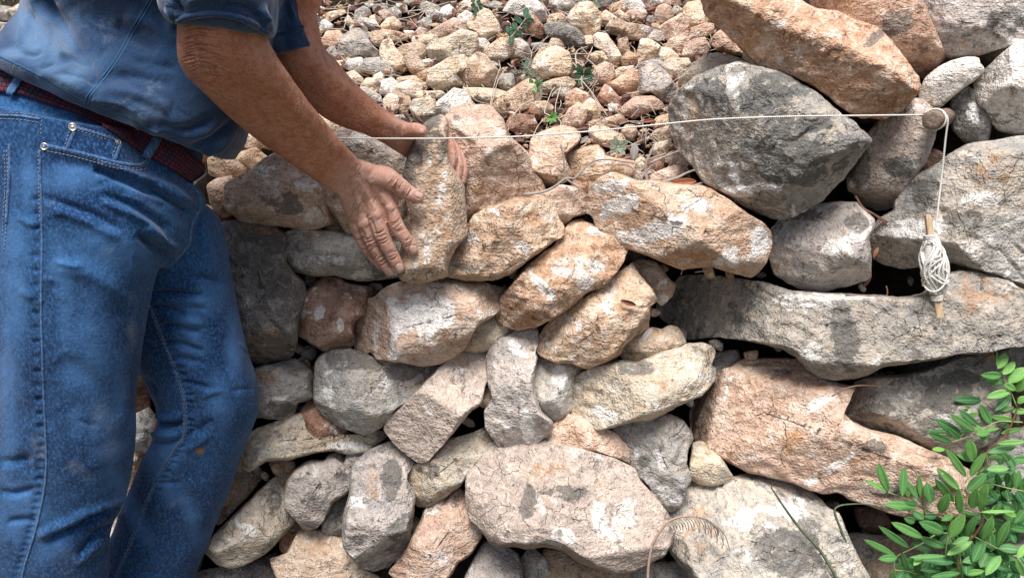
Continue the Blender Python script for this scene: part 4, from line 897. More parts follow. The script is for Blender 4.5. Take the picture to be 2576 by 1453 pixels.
def drape(tree, pl, step=4.0):
    pl = np.array(pl, float); pl = crom(pl, 8)[:, :2] if len(pl) > 2 else pl
    L = np.r_[0, np.cumsum(np.linalg.norm(np.diff(pl, axis=0), axis=1))]; t = np.arange(0, L[-1], step)
    q = np.c_[np.interp(t, L, pl[:, 0]), np.interp(t, L, pl[:, 1])]; out = []
    for x, y in q:
        h, n = hit(tree, x, y)
        if h is not None: out.append((h, n if n @ (CAM - h) > 0 else -n))
    return out
def ribbon(name, pts, wid, hgt, mat, parent, lift=0.0):
    """a raised welt lying along a draped line"""
    rings = []; th = np.linspace(0, 2 * math.pi, 8, endpoint=False)
    for i in range(len(pts)):
        a = pts[max(0, i - 1)][0]; b = pts[min(len(pts) - 1, i + 1)][0]; t = b - a; t /= np.linalg.norm(t) + 1e-9
        n = pts[i][1]; s_ = np.cross(t, n); s_ /= np.linalg.norm(s_) + 1e-9; n = np.cross(s_, t)
        rings.append(pts[i][0] + n * lift + wid * np.cos(th)[:, None] * s_ + hgt * np.sin(th)[:, None] * n)
    V, F = rings_mesh(rings); return mesh_obj(name, V, F, mat, parent)
def stitches(name, lines, tree, mat, parent, on=5.0, off=3.0, r=0.0006):
    V = []; F = []; o = 0
    for pl in lines:
        pts = drape(tree, pl, 1.0); i = 0
        while i + int(on) < len(pts):
            a, n1 = pts[i]; b, n2 = pts[i + int(on)]; i += int(on + off)
            if np.linalg.norm(a - b) > 0.02: continue
            t = (b - a) / (np.linalg.norm(b - a) + 1e-9); s_ = np.cross(t, n1); s_ /= np.linalg.norm(s_) + 1e-9
            th = np.linspace(0, 2 * math.pi, 5, endpoint=False); rr = []
            for q, k in ((a, .5), ((a + b) / 2 + n1 * .0006, 1), (b, .5)):
                rr.append(q + n1 * .0003 + r * k * (np.cos(th)[:, None] * s_ + np.sin(th)[:, None] * n1))
            v, f = rings_mesh(rr); V.append(v); F += [tuple(x + o for x in q) for q in f]; o += len(v)
    if V: return mesh_obj(name, np.concatenate(V), F, mat, parent)
def patchmesh(name, tree, quadfn, nu, nv, mat, parent, lift, thick, uvs=True):
    """a thin cloth or plate between px curves: quadfn(u, v) -> px; given real thickness"""
    G = np.full((nu, nv, 3), np.nan); GN = np.zeros((nu, nv, 3))
    for i in range(nu):
        for j in range(nv):
            x, y = quadfn(i / (nu - 1), j / (nv - 1)); h, n = hit(tree, x, y)
            if h is None: continue
            if n @ (CAM - h) < 0: n = -n
            G[i, j] = h; GN[i, j] = n
    ok = ~np.isnan(G[:, :, 0])
    for i in range(nu):
        for j in range(nv):
            if not ok[i, j]:
                dd = np.argwhere(ok); k = dd[np.argmin(((dd - [i, j]) ** 2).sum(1))]; G[i, j] = G[k[0], k[1]]; GN[i, j] = GN[k[0], k[1]]
    for _ in range(2):
        K = GN.copy(); K[1:-1] = (GN[:-2] + GN[1:-1] + GN[2:]) / 3; GN = K / (np.linalg.norm(K, axis=2)[..., None] + 1e-9)
    top = G + GN * (lift + thick); bot = G + GN * (lift - 0.002)
    V = np.concatenate([top.reshape(-1, 3), bot.reshape(-1, 3)]); n = nu * nv; F = []
    I = lambda i, j, b=0: b * n + i * nv + j
    for i in range(nu - 1):
        for j in range(nv - 1):
            F.append((I(i, j), I(i + 1, j), I(i + 1, j + 1), I(i, j + 1))); F.append((I(i, j, 1), I(i, j + 1, 1), I(i + 1, j + 1, 1), I(i + 1, j, 1)))
    for i in range(nu - 1):
        F.append((I(i, 0, 1), I(i + 1, 0, 1), I(i + 1, 0), I(i, 0))); F.append((I(i, nv - 1), I(i + 1, nv - 1), I(i + 1, nv - 1, 1), I(i, nv - 1, 1)))
    for j in range(nv - 1):
        F.append((I(0, j), I(0, j + 1), I(0, j + 1, 1), I(0, j, 1))); F.append((I(nu - 1, j, 1), I(nu - 1, j + 1, 1), I(nu - 1, j + 1), I(nu - 1, j)))
    o = mesh_obj(name, V, F, mat, parent)
    if uvs:
        uv = o.data.uv_layers.new(name='UVMap')
        for lp in o.data.loops:
            k = lp.vertex_index % n; uv.data[lp.index].uv = (k // nv / (nu - 1), k % nv / (nv - 1))
    return o

# ---- materials of skin and cloth
s = NT('weathered_skin', 0.58); v = s.objvec(False)
n1 = s.noise(v, 14, 5, .6); n2 = s.noise(v, 90, 3, .7); n3 = s.noise(v, 320, 1, .6)
c = s.mix(s.ramp(n1, .35, .65), (0.43, 0.165, 0.085), (0.54, 0.245, 0.145))
c = s.mix(s.ramp(n2, .42, .62, 0, .75), c, (0.33, 0.11, 0.06)); c = s.mix(s.ramp(s.noise(v, 38, 4, .7), .50, .66, 0, .45), c, (0.56, 0.29, 0.19))
hand = s.attr('hand'); c = s.mix(s.math('MULTIPLY', hand, 0.78), c, (0.56, 0.325, 0.255))
c = s.mix(s.math('MULTIPLY', s.math('MULTIPLY', hand, s.ramp(n1, .42, .6)), 0.35), c, (0.50, 0.22, 0.15))
dust = s.math('MULTIPLY', hand, s.ramp(s.noise(v, 70, 4, .75), .48, .68)); c = s.mix(s.math('MULTIPLY', dust, .55), c, (0.66, 0.54, 0.45))
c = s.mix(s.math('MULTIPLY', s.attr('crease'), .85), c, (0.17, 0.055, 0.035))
c = s.mix(s.ramp(n3, .3, .7, 0, .16), c, (0.75, 0.50, 0.38))
vv_ = s.n('ShaderNodeTexVoronoi', i_Scale=420.0); s.l(v, vv_.inputs['Vector'])
b = s.bump(vv_.outputs['Distance'], .0010, .55); b = s.bump(s.noise(s.mapping(v, (1, 1, 1), (.4, .3, .2)), 170, 3, .7, 1.2), .0015, .7, b)
SKIN = s.out(c, b); s.b.inputs['Specular IOR Level'].default_value = 0.35
s.b.inputs['Subsurface Weight'].default_value = 0.08; s.b.inputs['Subsurface Radius'].default_value = (.01, .004, .002); s.b.inputs['Subsurface Scale'].default_value = 0.5
s = NT('fingernail', 0.4); s.out((0.56, 0.37, 0.31)); NAIL = s.m
def denim(name, base, light, wear_scale=5):
    s = NT(name, 0.95); v = s.objvec(False)
    tw = s.n('ShaderNodeTexWave', wave_type='BANDS', bands_direction='DIAGONAL', i_Scale=210.0, i_Distortion=3.0, i_Detail=2.0); s.l(v, tw.inputs['Vector'])
    g = s.noise(s.mapping(v, (1, 1, .6), (0, .5, 0)), 240, 2, .85)
    w1 = s.noise(v, wear_scale, 5, .6); w2 = s.noise(v, 16, 5, .7)
    c = s.mix(s.ramp(w1, .30, .80), base, light); c = s.mix(s.ramp(w2, .5, .75, 0, .2), c, light)
    c = s.mix(s.ramp(g, .44, .68, 0, .5), c, tuple(min(1, x * 2.0 + .02) for x in light))
    c = s.mix(s.ramp(g, .46, .30, 0, .45), c, tuple(x * .45 for x in base))
    c = s.mix(s.math('MULTIPLY', s.math('MULTIPLY', s.attr('wear_and_light'), s.ramp(w2, .3, .7, .5, 1)), .75), c, tuple(min(1, x * 1.9 + .035) for x in light))
    c = s.mix(s.math('MULTIPLY', s.math('MULTIPLY', s.attr('dirt'), s.ramp(w2, .40, .66)), .55), c, (0.20, 0.235, 0.28))
    c = s.mix(s.attr('rust'), c, (0.20, 0.11, 0.03))
    b = s.bump(g, .0015, .9); b = s.bump(tw.outputs['Fac'], .0006, .4, b); b = s.bump(s.noise(v, 38, 3, .6), .004, .5, b)
    s.b.inputs['Sheen Weight'].default_value = .12; s.b.inputs['Sheen Roughness'].default_value = .5
    return s.out(c, b)
DENIM = denim('blue_denim', (0.0035, 0.023, 0.084), (0.018, 0.082, 0.205))
DENIM2 = denim('seam_denim', (0.03, 0.08, 0.19), (0.07, 0.15, 0.29))
s = NT('stitch_thread', .9); s.out((0.27, 0.27, 0.29)); THREAD = s.m
s = NT('blue_shirt_cotton', .93); v = s.objvec(False); w1 = s.noise(v, 5, 5, .6); g = s.noise(v, 420, 1, .8)
c = s.mix(s.ramp(w1, .35, .7), (0.004, 0.022, 0.072), (0.009, 0.041, 0.112)); c = s.mix(s.ramp(g, .3, .7, 0, .25), c, (0.05, 0.12, 0.23))
c = s.mix(s.math('MULTIPLY', s.attr('wear_and_light'), .6), c, (0.11, 0.21, 0.36))  # paler blue, mostly painted-in light on the left of the shirt
c = s.mix(s.math('MULTIPLY', s.math('MULTIPLY', s.attr('dirt'), s.ramp(s.noise(v, 60, 4, .75), .42, .62)), .4), c, (0.14, 0.18, 0.22))
SHIRT = s.out(c, s.bump(s.noise(v, 55, 4, .65, .6), .004, .6, s.bump(g, .0008, .6))); s.b.inputs['Sheen Weight'].default_value = .35
s = NT('shirt_welt', .93); s.out((0.035, 0.10, 0.20)); WELT = s.m
s = NT('rivet_metal', .35); s.b.inputs['Metallic'].default_value = .9; s.out((0.55, 0.53, 0.48)); METAL = s.m
# woven belt
s = NT('woven_belt', .85); uvn = s.n('ShaderNodeUVMap'); m_ = s.mapping(uvn.outputs[0], (58, 7, 1)); 
br = s.n('ShaderNodeTexBrick', i_Scale=1.0, offset=.5); br.inputs['Mortar Size'].default_value = .10; br.inputs['Brick Width'].default_value = 1.0; br.inputs['Row Height'].default_value = 1.0
br.inputs['Color1'].default_value = (0.15, 0.022, 0.042, 1); br.inputs['Color2'].default_value = (0.035, 0.035, 0.06, 1); br.inputs['Mortar'].default_value = (0.012, 0.008, 0.012, 1)
sk = s.n('ShaderNodeVectorMath', operation='ADD'); nz = s.n('ShaderNodeTexNoise', i_Scale=3.0); s.l(m_, nz.inputs['Vector']); s.l(m_, sk.inputs[0])
sk2 = s.n('ShaderNodeVectorMath', operation='SCALE', i_Scale=.35); s.l(nz.outputs['Color'], sk2.inputs[0]); s.l(sk2.outputs[0], sk.inputs[1]); s.l(sk.outputs[0], br.inputs['Vector'])
BELT = s.out(br.outputs['Color'], s.bump(br.outputs['Fac'], .003, -1.0) if False else s.bump(s.math('SUBTRACT', 1.0, br.outputs['Fac']), .003, 1.0))
s = NT('dark_leather', .6); s.out((0.05, 0.035, 0.03)); LEATHER = s.m
s = NT('grey_hair', .8); s.out((0.25, 0.23, 0.21)); HAIR = s.m

man = empty('person', P(200, 1890, 1.27), 'man in blue shirt and dusty jeans setting a stone with both hands', 'person')

# ---- near arm and hand
arm = [(430, -80, 640, -90, 1.20, .056), (448, 0, 640, -10, 1.20, .060), (456, 55, 652, 45, 1.205, .060), (455, 105, 668, 98, 1.21, .060), (458, 150, 690, 140, 1.22, .060), (475, 187, 712, 172, 1.235, .060),
       (503, 216, 733, 202, 1.255, .058), (540, 253, 755, 232, 1.28, .055), (590, 300, 782, 268, 1.31, .051), (640, 342, 812, 302, 1.345, .046), (690, 380, 836, 333, 1.38, .041),
       (735, 412, 862, 362, 1.41, .036), (780, 443, 884, 384, 1.44, .031), (820, 470, 903, 404, 1.465, .028), (846, 484, 915, 412, 1.478, .026)]
palm = [(835, 480, 900, 402, 1.475, .027), (851, 490, 922, 408, 1.484, .025), (861, 517, 955, 420, 1.495, .022), (872, 542, 978, 440, 1.502, .020), (884, 562, 993, 478, 1.508, .018), (896, 582, 1001, 512, 1.512, .016), (908, 596, 985, 545, 1.516, .013)]
fing = [
 ([(968, 488, 1.498), (980, 522, 1.496), (1000, 570, 1.493), (1025, 607, 1.496), (1037, 627, 1.499)], [.0140, .0146, .0140, .0127, .0116]),
 ([(938, 508, 1.497), (946, 545, 1.492), (962, 594, 1.489), (986, 640, 1.494), (1003, 672, 1.498)], [.0146, .0158, .0150, .0134, .0120]),
 ([(908, 525, 1.502), (919, 562, 1.499), (937, 612, 1.500), (961, 653, 1.506), (981, 681, 1.510)], [.0134, .0146, .0138, .0124, .0110]),
 ([(884, 535, 1.510), (897, 572, 1.510), (914, 610, 1.513), (935, 640, 1.520), (955, 664, 1.526)], [.0120, .0130, .0120, .0110, .0098]),
 ([(930, 440, 1.492), (968, 445, 1.492), (997, 462, 1.492), (1023, 482, 1.496), (1051, 496, 1.500)], [.0200, .0205, .0172, .0155, .0128])]
parts = [loft(arm, 44, 5), loft(palm, 40, 5, e=2.6)] + [tube3(PP(p), r, 22, 7, .92) for p, r in fing]
# web between thumb and index
parts.append(tube3(PP([(940, 455, 1.497), (968, 475, 1.502), (985, 488, 1.505)]), [.020, .016, .009], 18, 5, .7))
near = union('near', parts, 0.0014, 3)
S_ = []
def arc(cx, cy, dx, dy, nx, ny, ln, bow=0.12):      # short crease across a finger: centre, direction along the finger, length
    return [(cx - nx * ln / 2, cy - ny * ln / 2), (cx + dx * ln * bow, cy + dy * ln * bow), (cx + nx * ln / 2, cy + ny * ln / 2)]
rng = np.random.RandomState(5)
CRE = []
for fi, (p, r) in enumerate(fing):
    q = np.array([(a, b) for a, b, _ in p]); R_ = np.array(r) * 1380
    for ji, spread in ((2, (-15, -9, -4, 2, 7, 13)), (3, (-7, -2, 4, 9))):
        t = q[ji + 1] - q[ji - 1]; t = t / np.linalg.norm(t); nrm = np.array([-t[1], t[0]])
        for sp_ in spread:
            c0 = q[ji] + t * (sp_ + rng.uniform(-1, 1)); w_ = R_[ji] * rng.uniform(1.1, 1.6); off = rng.uniform(-3, 3)
            c0 = c0 + nrm * off; CRE.append((arc(c0[0], c0[1], t[0], t[1], nrm[0], nrm[1], w_, rng.uniform(-.1, .15)), 1.9, -.0021))
        S_.append(([tuple(q[ji] - t * 9), tuple(q[ji] + t * 9)], 9, .0010))
# knuckles, tendons, veins
for a in ((983, 522), (948, 541), (920, 560), (899, 574)): S_.append(([(a[0] - 7, a[1] - 7), (a[0] + 7, a[1] + 7)], 10, .0032))
S_ += [([(915, 440), (950, 480), (980, 515)], 5, .0014), ([(900, 450), (925, 490), (945, 530)], 5, .0016), ([(885, 465), (900, 510), (917, 550)], 5, .0014),
       ([(925, 470), (945, 500), (962, 525)], 5, -.0012), ([(900, 480), (918, 515), (932, 545)], 5, -.0014), ([(880, 490), (893, 530), (905, 560)], 5, -.0010),
       ([(962, 512), (968, 535), (974, 560)], 5, -.0045), ([(930, 548), (938, 566), (945, 590)], 4, -.0042), ([(905, 572), (914, 590), (920, 605)], 4, -.0036),
       ([(905, 430), (918, 470), (905, 505), (900, 540)], 2.4, .0011), ([(935, 440), (930, 480), (935, 515)], 2.2, .0009),
       ([(890, 420), (877, 450), (858, 478)], 4, -.0030), ([(903, 412), (892, 432), (878, 452)], 3, -.0018), ([(870, 458), (858, 470), (850, 484)], 2.6, -.0016),
       ([(990, 470), (992, 490), (996, 508)], 4, -.0030), ([(985, 448), (1000, 462), (1010, 470)], 5, .0012),
       ([(720, 230), (760, 290), (820, 350), (870, 392)], 12, .0022), ([(640, 170), (700, 230), (760, 300)], 16, .0028), ([(560, 200), (640, 280), (720, 350)], 16, -.0022),
       ([(600, 60), (650, 120), (700, 190)], 14, -.0028), ([(480, 140), (500, 175), (530, 205)], 16, .0050), ([(500, 90), (520, 130), (560, 165)], 16, -.0025)]
for k in range(16):                                   # wrist and back of hand skin lines
    a = rng.uniform(880, 960); b_ = rng.uniform(430, 540); CRE.append(([(a, b_), (a - rng.uniform(6, 14), b_ + rng.uniform(10, 20))], 1.5, -.0010))
for k in range(17):                                   # loose elbow skin
    y0 = 62 + k * 8.0 + rng.uniform(-2, 2); x0 = 458 + max(0, (y0 - 150)) * .75 + rng.uniform(0, 6); ln = rng.uniform(45, 95)
    CRE.append(([(x0, y0 + 6), (x0 + ln * .4, y0 - 2 + rng.uniform(-3, 3)), (x0 + ln, y0 + 2 + rng.uniform(-4, 10))], 2.1, -.0024))
    S_.append(([(x0, y0 + 10), (x0 + ln * .4, y0 + 2), (x0 + ln, y0 + 6)], 2.2, .0009))
for nx_, ny_, tx_, ty_, r_ in ((1040, 628, .45, .9, 12), (1005, 673, .4, .92, 12), (984, 680, .45, .9, 9.5), (1054, 490, .93, .37, 9)):     # folds of skin round the nails
    ring_ = [(nx_ - tx_ * r_ * math.cos(a) * .95 - ty_ * r_ * math.sin(a), ny_ - ty_ * r_ * math.cos(a) * .95 + tx_ * r_ * math.sin(a)) for a in np.linspace(-1.9, 1.9, 9)]
    CRE.append((ring_, 1.6, -.0012))
sculpt(near, S_); sculpt(near, CRE)

# ---- far arm and hand
far = [(665, 20, 790, 0, 1.50, .05), (680, 90, 800, 75, 1.50, .05), (697, 145, 812, 120, 1.505, .052), (716, 185, 842, 152, 1.51, .052), (745, 225, 870, 186, 1.52, .05), (785, 268, 902, 220, 1.53, .046),
       (825, 300, 938, 251, 1.545, .041), (872, 322, 968, 276, 1.555, .036), (918, 337, 1000, 297, 1.565, .030), (958, 356, 1028, 309, 1.575, .026), (990, 374, 1048, 314, 1.585, .024)]
fpalm = [(975, 366, 1040, 312, 1.58, .024), (1005, 385, 1062, 318, 1.595, .022), (1030, 400, 1090, 325, 1.625, .018), (1055, 395, 1105, 325, 1.65, .015), (1080, 390, 1122, 335, 1.655, .013)]
ffing = [([(1080, 328, 1.645), (1106, 330, 1.635), (1126, 356, 1.615), (1137, 390, 1.604), (1136, 411, 1.600)], [.013, .013, .0128, .0118, .0102]),
         ([(1085, 345, 1.65), (1114, 346, 1.645), (1141, 374, 1.626), (1151, 414, 1.613), (1149, 442, 1.608)], [.013, .0130, .0122, .0116, .0100]),
         ([(1085, 360, 1.655), (1125, 362, 1.655), (1152, 388, 1.638), (1164, 426, 1.624), (1162, 454, 1.619)], [.012, .0115, .0110, .0104, .0090]),
         ([(1010, 345, 1.58), (1028, 332, 1.562), (1045, 327, 1.545), (1060, 330, 1.530)], [.017, .0160, .0140, .0118])]
fparts = [loft(far, 40, 5), loft(fpalm, 36, 5, e=2.5)] + [tube3(PP(p), r, 20, 7, .92) for p, r in ffing]
farm = union('far', fparts, 0.0016, 3)
S_ = [([(720, 170), (800, 250), (880, 300)], 14, -.002), ([(800, 160), (870, 220), (940, 275)], 12, .002), ([(985, 320), (990, 345), (985, 368)], 3, -.002), ([(1000, 318), (1004, 345), (1000, 372)], 2.5, -.0014),
      ([(1146, 372), (1149, 392), (1149, 410)], 2.5, -.0012), ([(1160, 390), (1162, 410), (1160, 436)], 2.5, -.0010)]
for a in ((1015, 325), (1024, 320), (1033, 318)): S_.append(([(a[0], a[1]), (a[0] - 2, a[1] + 14)], 1.8, -.0012))
for p, r in ffing[:3]:
    q = np.array([(a, b_) for a, b_, _ in p])
    for ji in (2, 3):
        t = q[min(ji + 1, len(q) - 1)] - q[ji - 1]; t = t / np.linalg.norm(t); nn = np.array([-t[1], t[0]])
        for sp_ in (-5, -1, 4): c0 = q[ji] + t * sp_; S_.append((arc(c0[0], c0[1], t[0], t[1], nn[0], nn[1], 13), 1.6, -.0009))
sculpt(farm, S_)

# ---- the rest of the body, under the clothes and above the picture
def ell(c, r, n=24):
    V = []; F = []; c = np.array(c)
    rings = []
    for j in range(1, n // 2):
        a = math.pi * j / (n // 2); th = np.linspace(0, 2 * math.pi, n, endpoint=False)
        rings.append(c + np.c_[np.cos(th) * math.sin(a) * r[0], np.sin(th) * math.sin(a) * r[1], np.full(n, math.cos(a)) * r[2]])
    return rings_mesh(rings)
tors = [(60, 210, 460, 380, 1.39, .08), (100, 60, 570, 190, 1.43, .09), (160, -160, 690, -80, 1.43, .10), (260, -360, 780, -280, 1.40, .14), (400, -520, 780, -430, 1.37, .12)]
sh1 = tube3(PP([(560, -330, 1.26), (545, -200, 1.22), (540, -60, 1.20)]), [.07, .065, .058], 20, 5)
sh2 = tube3(PP([(640, -330, 1.48), (700, -180, 1.50), (735, -20, 1.50)]), [.07, .062, .055], 20, 5)
hd = P(760, -640, 1.38)
head = [ell(hd, (.105, .078, .115)), ell(hd + [.035, 0, -.07], (.065, .055, .06)), ell(hd + [.112, 0, -.02], (.018, .013, .022)), ell(hd + [0, -.078, -.02], (.018, .010, .03)), ell(hd + [0, .078, -.02], (.018, .010, .03)), ell(hd + [.098, 0, -.065], (.012, .022, .010)),
        tube3(np.array([hd + [-.02, 0, -.05], hd + [-.08, 0, -.15], hd + [-.13, 0, -.24]]), [.06, .062, .07], 20, 5)]
legs = [loft([(-40, 380, 300, 430, 1.33, .06), (20, 600, 340, 640, 1.27, .05), (60, 900, 300, 900, 1.26, .045), (50, 1200, 260, 1200, 1.255, .04), (-40, 1800, 120, 1800, 1.255, .04)], 24, 4),
        loft([(150, 420, 430, 480, 1.41, .06), (290, 640, 540, 640, 1.42, .055), (400, 960, 610, 980, 1.425, .05), (340, 1260, 520, 1260, 1.42, .045), (200, 1800, 340, 1800, 1.405, .04)], 24, 4)]
core = union('core', [loft(tors, 36, 5), sh1, sh2] + head + legs, 0.012, 2)
# eyes as slight hollows plus brow are kept in the same surface
sculpt(core, [])
bpy.ops.object.select_all(action='DESELECT')
for o in (near, farm, core): o.select_set(True)
bpy.context.view_layer.objects.active = near; bpy.ops.object.join()
body = near; body.name = 'body'; body.data.name = 'body'
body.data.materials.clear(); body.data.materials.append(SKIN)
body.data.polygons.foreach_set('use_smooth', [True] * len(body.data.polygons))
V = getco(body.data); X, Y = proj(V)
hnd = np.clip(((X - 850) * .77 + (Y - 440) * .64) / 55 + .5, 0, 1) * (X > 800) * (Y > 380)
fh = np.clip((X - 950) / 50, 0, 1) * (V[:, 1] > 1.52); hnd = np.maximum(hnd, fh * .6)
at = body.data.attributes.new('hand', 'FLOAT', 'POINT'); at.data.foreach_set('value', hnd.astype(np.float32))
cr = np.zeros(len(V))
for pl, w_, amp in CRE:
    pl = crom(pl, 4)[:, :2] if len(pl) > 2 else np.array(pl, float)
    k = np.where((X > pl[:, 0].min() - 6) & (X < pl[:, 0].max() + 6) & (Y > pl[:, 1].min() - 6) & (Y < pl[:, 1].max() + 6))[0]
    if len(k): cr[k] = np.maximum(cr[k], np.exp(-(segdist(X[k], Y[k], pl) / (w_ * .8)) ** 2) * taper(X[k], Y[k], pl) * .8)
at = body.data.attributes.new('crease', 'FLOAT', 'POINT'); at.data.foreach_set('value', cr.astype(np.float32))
child(body, man)
tb = bvh(body)
# fine sun bleached hair on the forearms
rng = np.random.RandomState(8); hr = []
HM = NT('arm_hair_blond', .5); HM.out((0.66, 0.46, 0.31))
for (poly, cnt, dirv) in (([(470, 120), (640, 60), (720, 160), (860, 360), (900, 420), (850, 470), (700, 400), (560, 280)], 480, (.62, .55)), ([(700, 160), (840, 160), (1000, 310), (980, 360), (880, 315), (760, 240)], 300, (.75, .4))):
    poly = np.array(poly, float); c_ = 0
    while c_ < cnt:
        x, y = rng.uniform(poly[:, 0].min(), poly[:, 0].max()), rng.uniform(poly[:, 1].min(), poly[:, 1].max())
        if not inside(np.array([[x, y]]), poly)[0]: continue
        c_ += 1; h0, n0 = hit(tb, x, y)
        if h0 is None: continue
        if n0 @ (CAM - h0) < 0: n0 = -n0
        dd_ = dirv[0] * RIGHT - dirv[1] * UPV + rng.normal(0, .45, 3); dd_ = dd_ - n0 * (dd_ @ n0); dd_ /= np.linalg.norm(dd_); L_ = rng.uniform(.006, .014)
        p1 = h0 + n0 * .0012 + dd_ * L_ * .5; p2 = h0 + n0 * rng.uniform(.0008, .003) + dd_ * L_; s_ = np.cross(dd_, n0) * .00021
        V_ = []; 
        for q, k in ((h0 - n0 * .0005, 1), (p1, 1), (p2, .4)): V_ += [q + s_ * k, q - s_ * k, q + n0 * .00024 * k]
        hr.append((np.array(V_), [(0, 1, 4, 3), (1, 2, 5, 4), (2, 0, 3, 5), (3, 4, 7, 6), (4, 5, 8, 7), (5, 3, 6, 8)]))
def merge0(lst):
    V = []; F = []; o = 0
    for v_, f in lst: V.append(v_); F += [tuple(i + o for i in q) for q in f]; o += len(v_)
    return np.concatenate(V), F
o = mesh_obj('arm_hair', *merge0(hr), HM.m); o['kind'] = 'stuff'; bpy.context.view_layer.update(); o.parent = body; o.matrix_parent_inverse = body.matrix_world.inverted()
# nails
def nail(cx, cy, tx, ty, ln, wd):
    t = np.array([tx, ty], float); t /= np.linalg.norm(t); n = np.array([-t[1], t[0]])
    def q(u, v_):
        a = (u - .5) * ln; w_ = wd / 2 * (1 - abs(2 * u - 1) ** 3.2) ** .5 if 0 < u < 1 else wd * .12
        p = np.array([cx, cy]) + t * a + n * (v_ - .5) * 2 * w_; return p
    o = patchmesh('fingernail', tb, q, 9, 7, NAIL, None, -0.0003, 0.0005, False); child(o, man)
    bpy.context.view_layer.update(); o.parent = body; o.matrix_parent_inverse = body.matrix_world.inverted(); return o
nail(1040, 628, .50, 1, 21, 23); nail(1005, 673, .45, 1, 22, 23); nail(984, 680, .5, 1, 20, 17); nail(1054, 490, 1, .40, 21, 15)
nail(1140, 411, -.05, 1, 16, 8); nail(1153, 440, -.1, 1, 16, 9); nail(1165, 452, 0, 1, 15, 9); nail(1061, 330, 1, -.25, 12, 12)

# ---- jeans
pel = [(0, 120, 510, 375, 1.40, .110), (-50, 170, 500, 430, 1.39, .136), (-90, 250, 490, 462, 1.38, .150), (-112, 330, 506, 502, 1.365, .160), (-112, 430, 486, 560, 1.35, .155), (-90, 520, 468, 620, 1.335, .145), (-50, 600, 415, 672, 1.32, .12)]
nl = [(-100, 250, 330, 330, 1.285, .08), (-108, 400, 400, 480, 1.280, .09), (-62, 520, 415, 600, 1.275, .095), (-22, 620, 385, 670, 1.270, .095), (-2, 715, 367, 715, 1.265, .093), (5, 800, 352, 800, 1.260, .090), (13, 900, 340, 900, 1.255, .088), (15, 1000, 328, 1000, 1.255, .086),
      (10, 1090, 324, 1090, 1.255, .085), (0, 1180, 316, 1175, 1.255, .085), (-15, 1260, 296, 1262, 1.255, .083), (-35, 1340, 264, 1335, 1.255, .08), (-52, 1453, 258, 1445, 1.255, .08), (-90, 1650, 215, 1650, 1.255, .075), (-120, 1810, 150, 1810, 1.255, .075)]
fl = [(100, 300, 440, 420, 1.395, .09), (150, 440, 500, 500, 1.405, .09), (200, 540, 541, 550, 1.415, .092), (240, 640, 562, 640, 1.420, .092), (270, 740, 581, 735, 1.425, .09), (300, 830, 601, 830, 1.425, .088), (330, 900, 622, 903, 1.425, .087), (366, 945, 640, 955, 1.425, .086), (388, 990, 645, 1005, 1.425, .085),
      (408, 1040, 641, 1045, 1.425, .083), (398, 1100, 617, 1100, 1.425, .080), (364, 1165, 592, 1165, 1.425, .078), (330, 1245, 566, 1245, 1.425, .076), (294, 1335, 530, 1335, 1.425, .074), (255, 1420, 497, 1420, 1.420, .073), (225, 1530, 455, 1530, 1.415, .07), (165, 1780, 360, 1780, 1.405, .068)]
jeans = union('jeans', [loft(pel, 56, 6, 2.4), loft(nl, 52, 6, 2.5), loft(fl, 48, 6, 2.4)], 0.0036, 4)
JF = [([(245, 428), (330, 460), (400, 490), (466, 530)], 8, -.009), ([(260, 412), (340, 440), (410, 470), (470, 505)], 11, .006), ([(345, 588), (390, 625), (432, 655)], 9, -.013), ([(365, 570), (405, 600), (450, 628)], 10, .007),
      ([(250, 486), (350, 525), (430, 578)], 9, -.006), ([(250, 505), (345, 545), (420, 598)], 10, .005), ([(120, 498), (225, 538), (305, 578)], 10, -.005), ([(115, 515), (220, 556), (300, 600)], 12, .004),
      ([(368, 737), (430, 737), (510, 742)], 8, -.009), ([(375, 752), (440, 752), (520, 758)], 9, .005), ([(378, 770), (420, 775), (470, 790)], 7, -.008), ([(400, 818), (450, 822), (505, 836)], 8, -.008), ([(412, 861), (460, 868), (515, 884)], 7, -.008),
      ([(430, 895), (470, 905), (520, 915)], 8, -.004), ([(400, 795), (460, 805), (520, 815)], 9, .004), ([(455, 963), (490, 966), (530, 977)], 6, -.005), ([(405, 1064), (430, 1068), (460, 1064)], 7, -.010), ([(380, 1035), (420, 1048), (460, 1045)], 8, .008), ([(378, 1092), (415, 1090), (455, 1086)], 8, .009),
      ([(380, 1112), (425, 1112), (460, 1098)], 5, -.006), ([(470, 1095), (500, 1080), (540, 1055)], 12, -.004), ([(470, 1130), (500, 1112), (530, 1090)], 8, .003),
      ([(302, 1278), (250, 1298), (200, 1322), (130, 1355)], 10, -.012), ([(300, 1262), (240, 1280), (180, 1305), (110, 1340)], 12, .006), ([(285, 1312), (240, 1345), (195, 1395)], 9, -.009), ([(270, 1350), (230, 1380), (190, 1420)], 12, .005),
      ([(0, 1235), (40, 1240), (90, 1225)], 9, -.006), ([(0, 1160), (40, 1160), (80, 1150)], 12, -.005), ([(20, 1310), (60, 1305), (95, 1310)], 9, -.006), ([(150, 900), (230, 960), (300, 1050)], 30, -.004), ([(130, 660), (230, 690), (330, 760)], 26, .005),
      ([(350, 950), (375, 965), (400, 995)], 8, -.005), ([(470, 690), (520, 700), (560, 715)], 10, -.004), ([(500, 560), (520, 620), (530, 700)], 14, .005), ([(120, 400), (220, 420), (330, 448)], 14, -.003), ([(480, 1200), (510, 1260), (520, 1330)], 22, .004)]
rng = np.random.RandomState(3)
